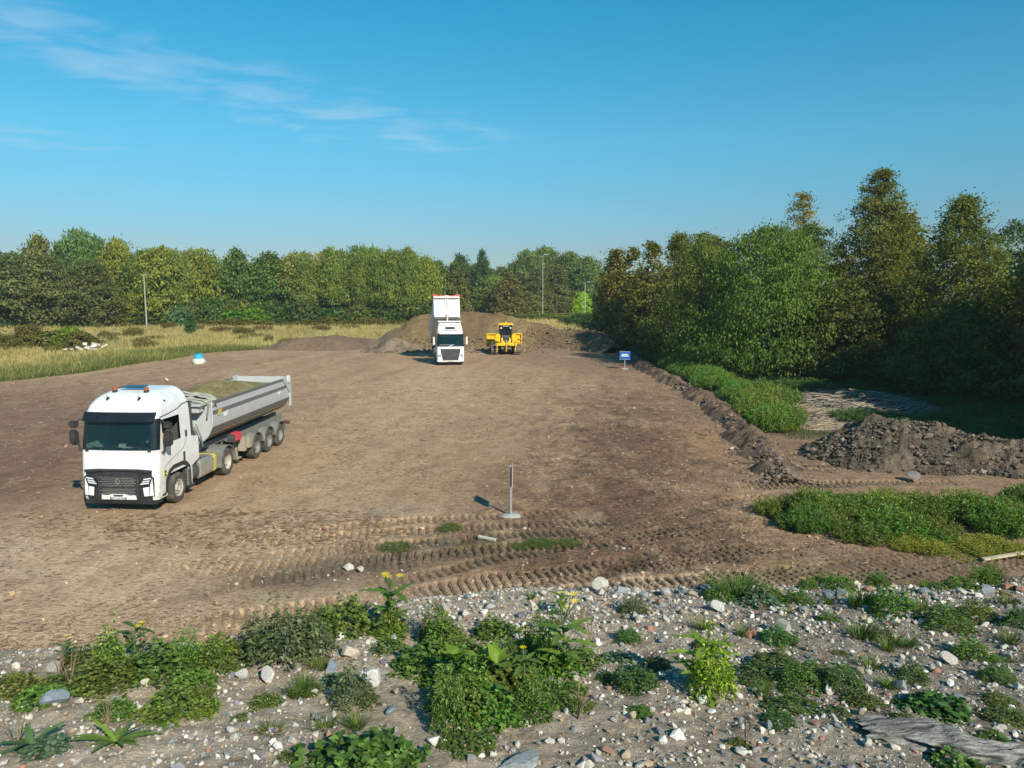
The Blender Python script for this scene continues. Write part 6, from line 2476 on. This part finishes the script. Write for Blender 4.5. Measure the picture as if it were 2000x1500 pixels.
for i in range(90):
    y_ = rr.uniform(33, 66)
    x = rr.uniform(19, 30)
    if math.hypot((x - 21.5) / 3.6, (y_ - 46) / 5) < 1 or (y_ < 36 and x < 22): continue
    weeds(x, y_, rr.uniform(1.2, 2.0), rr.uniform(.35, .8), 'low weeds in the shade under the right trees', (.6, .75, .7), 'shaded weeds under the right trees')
for i in range(92):
    x = 8.1 + 10.2 * rr.random()
    y_ = np.interp(x, [7.4, 10, 13, 18], [23.0, 22.5, 22.6, 23.0]) + rr.uniform(-1.6, 1.6) * np.interp(x, [7, 10, 18], [.35, 1, 1.15])
    h = rr.uniform(.45, .85) * np.interp(x, [7.4, 9, 18], [.6, .9, 1.15])
    kk = vn(np.array([x * .9]), np.array([y_ * 1.4]), 5)[0]
    if kk < .22: continue
    h *= .6 + 1.1 * kk * rr.uniform(.5, 1.3)
    weeds(x, y_, rr.uniform(.45, 1.0), h, 'feathery green weeds in front of the clod heap', (rr.uniform(.6, 1.2), rr.uniform(.8, 1.15), .65), 'green weeds in front of the clod heap')
for i in range(14):
    weeds(rr.uniform(9.5, 13.5), rr.uniform(19.6, 20.8), .5, rr.uniform(.2, .4), 'yellowing weeds at the front of the green patch', (1.8, 1.35, .8), 'yellowing weeds at the front of the green patch')
for (x, y_, w, h) in ((-1.8, 21.9, .45, .16), (.8, 20.5, .5, .12), (1.5, 20.6, .4, .1), (-3.2, 20.2, .5, .1), (.2, 20.3, .3, .08)):
    weeds(x, y_, w, h, 'crushed green weeds in the tracked soil near the edge-on signpost', (.9, .85, .7), 'crushed weeds near the edge-on signpost')


# haze over the whole place
hz_m = bpy.data.materials.new('thin_haze')
hz_m.use_nodes = True
ht = hz_m.node_tree
ht.nodes.remove(ht.nodes['Principled BSDF'])
pv = ht.nodes.new('ShaderNodeVolumePrincipled')
pv.inputs['Color'].default_value = (.82, .92, 1.0, 1)
pv.inputs['Density'].default_value = HAZE
pv.inputs['Anisotropy'].default_value = .2
ht.links.new(pv.outputs[0], ht.nodes['Material Output'].inputs['Volume'])
hb = MB().box(-6200, 6200, -100, 4700, -3.5, 24).build('haze', hz_m, None, smooth=False)
tag(hb, 'thin haze softening the far trees', kind='stuff')


# ---- grass stuff
def grass_field(name, n, fx, label, mat, seed, h0, h1, wd, lean=.35):
    g = np.random.default_rng(seed)
    x, y_ = fx(g, n)
    n = len(x)
    h = g.uniform(h0, h1, n) * (.7 + .5 * vn(x / 3, y_ / 3, 5))
    a = g.uniform(0, 6.28, n)
    w = wd * g.uniform(.6, 1.4, n)
    z = ground_z(x, y_, False) - .03
    D = np.stack([np.cos(a), np.sin(a), 0 * a], -1) * w[:, None]
    Ln = np.stack([g.normal(0, lean, n), g.normal(0, lean, n), np.ones(n)], -1) * h[:, None]
    P = np.stack([x, y_, z], -1)
    V = np.stack([P - D, P + D, P + Ln], 1)
    F = (np.arange(n) * 3)[:, None] + np.arange(3)[None]
    tint = np.clip(.5 + .45 * fbm(x, y_, 7, 3, 9) + g.normal(0, .22, n), 0, 1)
    o = link(name, mesh_np(name, V.reshape(-1, 3), F, False, tint=tint), None, M_[mat])
    tag(o, label, kind='stuff')
    return o


def fx_field(g, n):
    y_ = 56 + 110 * g.uniform(0, 1, n) ** 1.1
    x = g.uniform(-.78, .02, n) * y_
    k = (x < field_edge(y_) - .1) & ((x < -14) | (y_ > 106))
    return x[k], y_[k]


def fx_left(g, n):
    y_ = g.uniform(50, 90, n)
    x = field_edge(y_) - np.abs(g.normal(0, 5, n))
    return x, y_


def fx_right(g, n):
    y_ = g.uniform(105, 200, n)
    x = g.uniform(0, 22, n)
    return x, y_


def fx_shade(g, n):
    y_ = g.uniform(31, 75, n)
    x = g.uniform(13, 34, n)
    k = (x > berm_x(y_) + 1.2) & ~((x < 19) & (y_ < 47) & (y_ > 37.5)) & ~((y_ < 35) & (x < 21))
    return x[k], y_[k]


g_ = grass_field('dry_grass', 90000, fx_field, 'dry yellow grass of the field in front of the far wood', 'leaf_dry', 1, .35, .8, .035)
g_.color = (1.0, .98, .75, 1)
g_ = grass_field('dry_grass', 16000, fx_right, 'dry pale grass strip behind the soil heap at the right', 'leaf_dry', 2, .5, .9, .06)
g_.color = (1.05, 1.0, .75, 1)
g_ = grass_field('green_grass', 38000, fx_left, 'mixed green and straw grass along the left yard edge', 'leaf_grass', 3, .3, .75, .022)
g_.color = (1.25, 1.1, .9, 1)
g_ = grass_field('green_grass', 26000, fx_field, 'green grass mixed into the dry field', 'leaf_grass', 5, .25, .5, .03)
g_.color = (1.3, 1.1, .7, 1)
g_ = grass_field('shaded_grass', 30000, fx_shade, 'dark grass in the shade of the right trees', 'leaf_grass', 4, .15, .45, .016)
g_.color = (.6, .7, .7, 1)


# ------------------------------------------------------------------ plants on the rubble mound
def leaf_shape(P, T, B, N, L, W_, lobes=3, curl=.25):
    """one lobed leaf: returns verts (k,3) and quads"""
    vs = []
    ks = 2 * lobes + 1
    for i in range(ks):
        t = i / (ks - 1)
        w = W_ * math.sin(math.pi * min(.97, t * .9 + .08)) ** .7 * (1.0 if i % 2 else .55)
        z = -curl * L * t * t
        c = P + T * (L * t) + N * z
        vs += [c - B * w + N * (.15 * w), c, c + B * w + N * (.15 * w)]
    return vs, ks


def rosette(seed, n, L, W_, lobes, up=(.2, .9), curl=.35, mat='leaf_weed', stemH=0.):
    """list of leaf meshes radiating from a centre"""
    g4 = random.Random(seed)
    out = []
    for i in range(n):
        a = 2.4 * i + g4.uniform(-.3, .3)
        el = g4.uniform(*up)
        T = Vector((math.cos(a) * math.cos(el), math.sin(a) * math.cos(el), math.sin(el)))
        B = T.cross(Vector((0, 0, 1))).normalized()
        N = B.cross(T).normalized()
        l = L * g4.uniform(.6, 1.1)
        P = Vector((0, 0, stemH * i / max(1, n - 1) + .005))
        vs, ks = leaf_shape(P, T, B, N, l, W_ * l / L, lobes, curl)
        F = []
        for k in range(ks - 1):
            for j in (0, 1): F.append((k * 3 + j, k * 3 + j + 1, k * 3 + 4 + j, k * 3 + 3 + j))
        me = mesh_np('leaf', [tuple(v) for v in vs], F, False, tint=[g4.uniform(.3, .8)] * len(F))
        me.materials.append(M_[mat])
        out.append(me)
    return out


def rosette_plant(x, y_, meshes, label, col, sc=1., flowers=0, seed=0, stemH=0., group=None, name='thistle'):
    t = empty(name, (x, y_, mz(x, y_) - .005), random.uniform(0, 6.28), label=label, cat='plant', group=group)
    t.scale = (sc, sc, sc)
    for me in meshes:
        o = bpy.data.objects.new('leaf', me)
        COL.objects.link(o)
        o.parent = t
        o.color = tuple(col) + (1,)
    if stemH:
        g4 = random.Random(seed)
        m = MB()
        m.path([(0, 0, 0), (.01, .0, stemH * .5), (-.005, .01, stemH)], [.007, .006, .004], 6)
        tops = []
        for k in range(flowers):
            a = g4.uniform(0, 6.28)
            p = Vector((.05 * math.cos(a), .05 * math.sin(a), stemH + g4.uniform(-.03, .05)))
            m.path([(0, 0, stemH * .8), tuple(p)], [.004, .003], 5)
            tops.append(p)
        m.build('stem', M_['stem'], t)
        for p in tops:
            f = MB()
            for k in range(12):
                a = 2 * math.pi * k / 12
                b = a + .22
                f.add([(p.x, p.y, p.z), (p.x + .021 * math.cos(a), p.y + .021 * math.sin(a), p.z + .010), (p.x + .024 * math.cos((a + b) / 2), p.y + .024 * math.sin((a + b) / 2), p.z + .012), (p.x + .021 * math.cos(b), p.y + .021 * math.sin(b), p.z + .010)], [(0, 1, 2, 3)])
            f.build('flower', M_['petal'], t, smooth=False)
    return t


def leafy_mesh(seed, H, Rr, n, leaf, kind='lobed', density=1.):
    """clump of small lobed leaves on short stalks; unit footprint radius Rr"""
    g = np.random.default_rng(seed)
    a = g.uniform(0, 6.28, n)
    u = g.uniform(0, 1, n)
    r = Rr * np.sqrt(u) * (1 + .55 * fbm(np.cos(a) * 2, np.sin(a) * 2, .8, 3, seed))
    hmax = H * (1 - .75 * (np.minimum(1, r / Rr)) ** 2) * (1 + .85 * fbm(r * np.cos(a) / Rr, r * np.sin(a) / Rr, .3, 2, seed + 1))
    z = hmax * g.uniform(.15, 1, n) ** .6
    P = np.stack([r * np.cos(a), r * np.sin(a), z], -1)
    az = a + g.normal(0, 1.1, n)
    el = g.normal(.15, .5, n)
    T = np.stack([np.cos(az) * np.cos(el), np.sin(az) * np.cos(el), np.sin(el)], -1)
    up = np.array([0, 0, 1.]) + g.normal(0, .45, (n, 3))
    B = np.cross(T, up)
    B /= np.linalg.norm(B, axis=1)[:, None]
    N = np.cross(B, T)
    s = leaf * g.uniform(.55, 1.35, n)
    if kind == 'lobed':
        TT = [0, .25, .42, .62, .75, 1.0]
        WW = [.06, .42, .24, .48, .22, .0]
    elif kind == 'narrow':
        TT = [0, .3, .7, 1.0]
        WW = [.05, .20, .16, 0]
    else:
        TT = [0, .25, .6, 1.0]
        WW = [.08, .46, .42, .02]
    V = []
    for t_, w_ in zip(TT, WW):
        c = P + T * (s * t_)[:, None] - N * (s * .22 * t_ * t_)[:, None]
        V += [c - B * (s * w_)[:, None] + N * (s * w_ * .3)[:, None], c, c + B * (s * w_)[:, None] + N * (s * w_ * .3)[:, None]]
    k = len(V)
    V = np.stack(V, 1)
    q = []
    for i in range(len(TT) - 1):
        for j in (0, 1): q.append((i * 3 + j, i * 3 + j + 1, i * 3 + 4 + j, i * 3 + 3 + j))
    F = np.array(q)[None] + (np.arange(n) * k)[:, None, None]
    tint = np.repeat(np.clip(.3 + .25 * z / H + g.normal(0, .3, n), 0, 1), len(q))
    me = mesh_np('leaves', V.reshape(-1, 3), F.reshape(-1, 4), False, tint=tint)
    me.materials.append(M_['leaf_weed'])
    return me


LF = [leafy_mesh(501 + i, .6, .5, 900, .082) for i in range(4)]
LFs = [leafy_mesh(511 + i, .55, .5, 1100, .062) for i in range(3)]
LFo = [leafy_mesh(521 + i, .45, .5, 420, .11, 'oval') for i in range(3)]
FE = [leafy_mesh(531 + i, 1.0, .5, 1500, .085, 'narrow') for i in range(2)]


def tuft_mesh(seed, n=150):
    g = np.random.default_rng(seed)
    a = g.uniform(0, 6.28, n)
    r = .18 * np.sqrt(g.uniform(0, 1, n))
    P = np.stack([r * np.cos(a), r * np.sin(a), 0 * r], -1)
    h = g.uniform(.4, 1, n)
    ln = g.uniform(.1, .7, n)
    D = np.stack([np.cos(a) * ln, np.sin(a) * ln, np.ones(n)], -1) * h[:, None]
    b = a + 1.57
    Wd = np.stack([np.cos(b), np.sin(b), 0 * b], -1) * (.012)
    V = np.stack([P - Wd, P + Wd, P + D * .6 + Wd * .8, P + D * .6 - Wd * .8, P + D * np.array([1.25, 1.25, .92])], 1)
    F4 = (np.arange(n) * 5)[:, None] + np.array([0, 1, 2, 3])[None]
    F4b = (np.arange(n) * 5)[:, None] + np.array([3, 2, 4, 4])[None]
    tint = np.clip(.5 + g.normal(0, .25, n), 0, 1)
    me = bpy.data.meshes.new('blades')
    fs = [tuple(f) for f in F4] + [tuple(f[:3]) for f in F4b]
    me.from_pydata([tuple(v) for v in V.reshape(-1, 3)], [], fs)
    at = me.attributes.new('tint', 'FLOAT', 'FACE')
    at.data.foreach_set('value', np.concatenate([tint, tint]).astype(np.float32))
    me.materials.append(M_['leaf_grass'])
    return me


TU = [tuft_mesh(i) for i in range(3)]


def plant(x, y_, w, h, me, label, col, group=None, name='weed'):
    o = bpy.data.objects.new(name, me)
    COL.objects.link(o)
    o.location = (x, y_, mz(x, y_) - .012)
    o.scale = (w, w, h)
    o.rotation_euler = (0, 0, random.uniform(0, 6.28))
    o.color = tuple(col) + (1,)
    tag(o, label, 'plant', group)
    return o


GL = (.95, 1.0, .85)
LEAFY = [(-2.44, 3.66, .37), (-2.4, 3.95, .45), (-2.19, 4.02, .4), (-1.97, 4.17, .42), (-2.03, 3.57, .31), (-1.72, 3.63, .39), (-1.76, 4.02, .35), (-1.71, 4.34, .35), (-2.2, 4.29, .26), (-1.58, 3.66, .22), (-2.48, 4.29, .31), (-2.7, 4.0, .35), (-2.62, 3.8, .3),
         (-1.09, 4.85, .48), (-.74, 4.81, .38), (-.46, 4.65, .43), (-1.33, 5.01, .3), (-.95, 5.0, .3),
         (-.51, 4.29, .43), (-.34, 3.98, .45), (-.12, 4.38, .47), (.0, 3.98, .48), (.24, 4.17, .44), (-.26, 3.6, .43), (-.05, 3.6, .41), (.13, 3.78, .3), (-.24, 3.32, .33), (-.14, 4.9, .39), (.39, 4.29, .31), (-.82, 4.47, .27), (-.4, 4.45, .35), (.1, 4.6, .35), (.02, 4.2, .4), (-.3, 3.8, .35), (.32, 3.95, .3)]
for i, (x, y_, w) in enumerate(LEAFY):
    left = x < -1.45 and y_ < 4.6
    crest = y_ > 4.75
    gp_ = 'leafy weeds on the left part of the mound' if left else ('leafy weeds on the crest left of centre' if crest else 'leafy weeds in the big central patch')
    plant(x + rr.uniform(-.06, .06), y_ + rr.uniform(-.06, .06), w * rr.uniform(.6, 1.0), w * rr.uniform(.28, .75), rr.choice(LFs if i % 3 else LF), 'leafy green weed ' + ('in the left-hand clumps' if left else ('on the crest behind the stones' if crest else 'in the large central patch')),
          (rr.uniform(.75, 1.25), rr.uniform(.85, 1.2), .75), gp_)
plant(-.69, 3.10, .40, .26, LFo[0], 'round-leaved weed at the bottom edge left of centre', (.8, 1.0, .8))
plant(-.55, 3.13, .30, .24, LFo[1], 'second round-leaved weed at the bottom edge, right of the other', (.75, .95, .8))
DARK = [(.67, 3.95, .32), (.54, 4.06, .24), (1.54, 4.21, .36), (1.69, 4.06, .38), (1.89, 4.13, .33), (1.45, 3.66, .32), (1.38, 4.06, .27), (1.82, 3.71, .2), (.34, 3.68, .2), (2.04, 3.32, .2), (2.26, 3.37, .22), (1.04, 3.3, .18), (.64, 3.6, .22), (-1.0, 3.17, .17), (-1.29, 3.78, .2), (1.63, 3.6, .24), (1.9, 3.48, .19), (2.24, 4.06, .24), (1.2, 4.51, .21), (1.7, 4.65, .28), (-1.11, 3.91, .18), (-1.35, 3.6, .17), (2.55, 3.78, .2), (2.4, 4.75, .22), (1.55, 3.95, .3), (1.78, 3.9, .28), (2.45, 3.55, .25), (.85, 4.25, .2), (2.75, 4.1, .25), (2.0, 4.45, .2), (.75, 4.7, .18), (1.3, 3.5, .25)]
for i, (x, y_, w) in enumerate(DARK):
    plant(x, y_, w * rr.uniform(.6, 1.0), w * rr.uniform(.2, .6), rr.choice(LFs + FE), 'low dark green weed among the gravel ' + ('right of the central patch' if x > 0 else 'left of the central patch'),
          (rr.uniform(.6, 1.0), rr.uniform(.7, 1.0), .75), 'low dark weeds ' + ('right of' if x > 0 else 'left of') + ' the central patch')
for (x, y_, w) in ((-.35, 4.3, .22), (-.05, 4.15, .25), (.2, 4.3, .2), (-.2, 3.75, .22), (.1, 3.6, .2), (-.45, 4.6, .22), (.15, 4.5, .2), (-.3, 3.45, .18), (-2.3, 4.15, .2), (-1.9, 4.25, .2), (-1.7, 4.2, .2), (-.8, 4.9, .2), (-.5, 4.75, .2)):
    plant(x, y_, w, rr.uniform(.2, .32), FE[1], 'narrow-leaved stems standing up out of the leafy weeds', (rr.uniform(.8, 1.3), rr.uniform(.95, 1.3), .8), 'narrow-leaved stems among the leafy weeds')
plant(2.14, 3.63, .32, .20, LFo[2], 'ivy-like weed just behind the driftwood log', (.6, .85, .8))
plant(1.95, 3.12, .22, .14, LFo[0], 'pale-leaved weed growing over the front of the driftwood log', (.9, 1.1, 1.0))
for (x, y_, w, h, lb) in ((-1.36, 4.35, .40, .36, 'tall grey-green feathery bush on the left crest'), (-1.56, 4.45, .26, .26, 'smaller feathery weed left of the tall feathery bush'),
                          (-1.2, 4.45, .24, .26, 'smaller feathery weed right of the tall feathery bush'), (-.83, 3.78, .22, .22, 'grey-green feathery weed beside the upright white-faced stone'), (.88, 5.3, .2, .14, 'sparse feathery weed among the crest gravel')):
    plant(x, y_, w, h, FE[0] if w > .3 else FE[1], lb, (.95, .85, 1.35))
for i, (x, y_, w) in enumerate([(1.75, 5.71, .38), (1.96, 5.64, .26), (2.58, 5.44, .29), (2.74, 5.31, .35), (3.0, 5.37, .25), (2.98, 5.01, .3), (2.29, 4.81, .26), (2.85, 4.51, .24), (2.51, 4.65, .19), (1.59, 5.64, .23), (.14, 5.64, .15), (2.17, 5.57, .22), (3.68, 5.44, .22), (2.22, 5.13, .17), (-1.11, 5.31, .21), (3.3, 5.2, .25), (3.2, 4.7, .2), (3.5, 5.0, .25)]):
    plant(x, y_, w, w * .55, FE[1] if i % 2 else rr.choice(TU), 'spiky green weed along the right part of the crest' if x > 1 else 'thin grass tuft at the crest', (rr.uniform(.8, 1.15), rr.uniform(.95, 1.2), .7),
          'spiky weeds along the right crest' if x > 1 else 'thin tufts on the centre crest')
for i in range(36):
    x, y_ = rr.uniform(-2.6, 3.6), rr.uniform(3.3, 5.6)
    if y_ > np.interp(x, CX, CY): continue
    plant(x, y_, rr.uniform(.10, .2), rr.uniform(.05, .12), rr.choice(TU), 'tiny grass tuft between the stones', (rr.uniform(.9, 1.4), 1.1, .7), 'tiny grass tufts between the stones', name='grass_tuft')
for (x, y_, w, lb) in ((1.86, 5.5, .30, 'grey-leaved weed standing behind the crest stones'), (-1.0, 4.06, .16, 'small grey weed in the gravel left of the upright stone'), (-2.09, 3.22, .2, 'blue-grey weed at the lower left'), (.63, 4.38, .2, 'dusty grey weed right of the tall flowering thistle')):
    plant(x, y_, w, w * .6, LFo[1], lb, (.85, .95, 2.0))
RO = rosette(61, 15, .21, .022, 8)
RO2 = rosette(62, 16, .15, .026, 5, up=(.2, 1.0), stemH=.22)
RO3 = rosette(63, 14, .16, .024, 6)
RO4 = rosette(64, 7, .15, .045, 1, up=(.7, 1.3), curl=.5)
rosette_plant(-1.82, 3.30, RO, 'large bright thistle rosette with long toothed leaves at the lower left', (1.0, 1.1, .7), .92, stemH=0)
rosette_plant(-2.19, 3.27, RO3, 'blue-green thistle rosette at the bottom left corner', (.65, .85, 1.1), .85)
rosette_plant(-1.74, 3.60, RO3, 'small upright toothed plant behind the large thistle rosette', (.8, 1.0, .8), .8)
rosette_plant(-.81, 4.92, RO2, 'tall yellow-flowered weed on the crest left of centre', (.8, .95, .6), 1.35, 3, 1, .27)
rosette_plant(.29, 4.15, RO2, 'tall flowering thistle at the right rim of the central patch', (1.1, 1.2, .6), 1.35, 3, 2, .30)
rosette_plant(.35, 5.25, RO2, 'slender yellow-flowered weed near the centre crest', (.9, 1.0, .7), .7, 2, 3, .24)
rosette_plant(-2.25, 4.36, RO2, 'weed with two yellow flowers on the left crest', (.6, .7, .6), .9, 2, 4, .26)
rosette_plant(-2.62, 4.28, RO2, 'yellow-flowered weed at the left end of the crest', (.6, .8, .6), .6, 2, 5, .24)
rosette_plant(-2.40, 4.36, RO2, 'single yellow flower head in the left clumps', (.6, .8, .6), .6, 1, 6, .24)
rosette_plant(.06, 3.95, RO2, 'low yellow-flowered weed inside the central patch', (.8, .9, .6), .9, 1, 7, .26)
for i, (x, y_, lb) in enumerate(((-.30, 3.93, 'dock plant with pale broad leaves in the central patch, left one of three'), (-.17, 3.98, 'dock plant with pale broad upright leaf in the central patch, middle one of three'), (-.08, 3.88, 'dock plant with pale broad leaves in the central patch, right one of three'))):
    o = rosette_plant(x, y_, RO4, lb, (1.0, 1.15, .5), .8, name='dock_plant')
    o.location.z += .16
def dead_mesh(seed):
    g4 = random.Random(seed)
    m = MB()
    for k in range(5):
        a = g4.uniform(0, 6.28)
        p = Vector((0, 0, 0))
        q = Vector((math.cos(a) * .25, math.sin(a) * .25, g4.uniform(.6, 1)))
        m.path([p, q * .5 + Vector((0, 0, .05)), q], [.018, .014, .008], 4)
        for j in range(4):
            b = q * g4.uniform(.4, 1)
            m.path([b, b + Vector((g4.uniform(-.15, .15), g4.uniform(-.15, .15), .12))], [.008, .004], 3)
    o = m.build('dead_stalks', M_['deadstem'], None)
    me = o.data
    bpy.data.objects.remove(o)
    return me


M_['deadstem'] = paint('dry_brown_stem', (.20, .14, .08), .9, dust=0)
DM = [dead_mesh(i) for i in range(3)]
for i in range(26):
    x, y_ = rr.uniform(-2.6, 3.4), rr.uniform(3.2, 5.4)
    if y_ > np.interp(x, CX, CY): continue
    plant(x, y_, rr.uniform(.12, .25), rr.uniform(.10, .22), rr.choice(DM), 'dry brown stalks of a dead weed on the rubble', (1, 1, 1), 'dry dead stalks on the rubble', name='dead_weed')
# bright upright weed
plant(1.06, 3.86, .25, .36, FE[0], 'bright yellow-green upright weed on the right half of the mound', (1.75, 1.75, .6))
rosette_plant(1.04, 3.90, RO2, 'drooping light green thistle top behind the bright upright weed', (1.4, 1.5, .6), 1.3, 0, 8, .30)
# plants reaching up behind the crest on the right
for i in range(16):
    x = rr.uniform(1.4, 4.1)
    plant(x, float(np.interp(x, CX, CY)) + rr.uniform(-.05, .25), rr.uniform(.12, .3), rr.uniform(.08, .24), rr.choice((FE[1], FE[0], TU[0], LFs[1])), 'wispy weed growing just behind the right crest', (.9, 1.05, .7), 'wispy weeds behind the right crest')

# ------------------------------------------------------------------ give look-alikes in counted groups their own place in words
ORD = ['first', 'second', 'third', 'fourth', 'fifth', 'sixth', 'seventh', 'eighth', 'ninth', 'tenth', 'eleventh', 'twelfth']


def word_places(prefix_ok, per=9):
    byl = {}
    for o in S.objects:
        if o.parent is None and o.get('group') and o.get('label') and o.get('category') in ('plant', 'weeds', 'tree', 'bush', 'concrete debris', 'stone'):
            byl.setdefault((o['group'], o['label']), []).append(o)
    for (gname, lb), L in byl.items():
        if len(L) < 2 or 'rubble' in lb or 'tiny' in lb: continue
        L.sort(key=lambda o: o.location.y)
        nrow = max(1, min(12, math.ceil(len(L) / per)))
        k = math.ceil(len(L) / nrow)
        for r_ in range(nrow):
            row = sorted(L[r_ * k:(r_ + 1) * k], key=lambda o: o.location.x / max(1, o.location.y))
            for i, o in enumerate(row):
                side = 'from left' if i < len(row) / 2 else 'from right'
                j = i if i < len(row) / 2 else len(row) - 1 - i
                if nrow == 1: rn = ''
                elif r_ == 0: rn = ' in nearest row'
                elif r_ == nrow - 1: rn = ' in farthest row'
                else: rn = ' in ' + ORD[r_] + '-nearest row'
                w_ = lb.split()
                w_ = w_[:16 - len((ORD[j] + ' ' + side + rn).split())]
                while w_[-1] in ('in', 'the', 'of', 'at', 'behind', 'between', 'along', 'right', 'left', 'and', 'to', 'over', 'its', 'by', 'a', 'on', 'only', 'foot', 'front'): w_.pop()
                o['label'] = ' '.join(w_) + ', ' + (ORD[j] + ' ' + side + rn)


word_places(None)
for o in S.objects:
    if o.parent is None and o.get('label') and len(o['label'].split()) > 16:
        o['label'] = ' '.join(o['label'].split()[:16])
for me in bpy.data.meshes:
    if me.users == 0: bpy.data.meshes.remove(me)
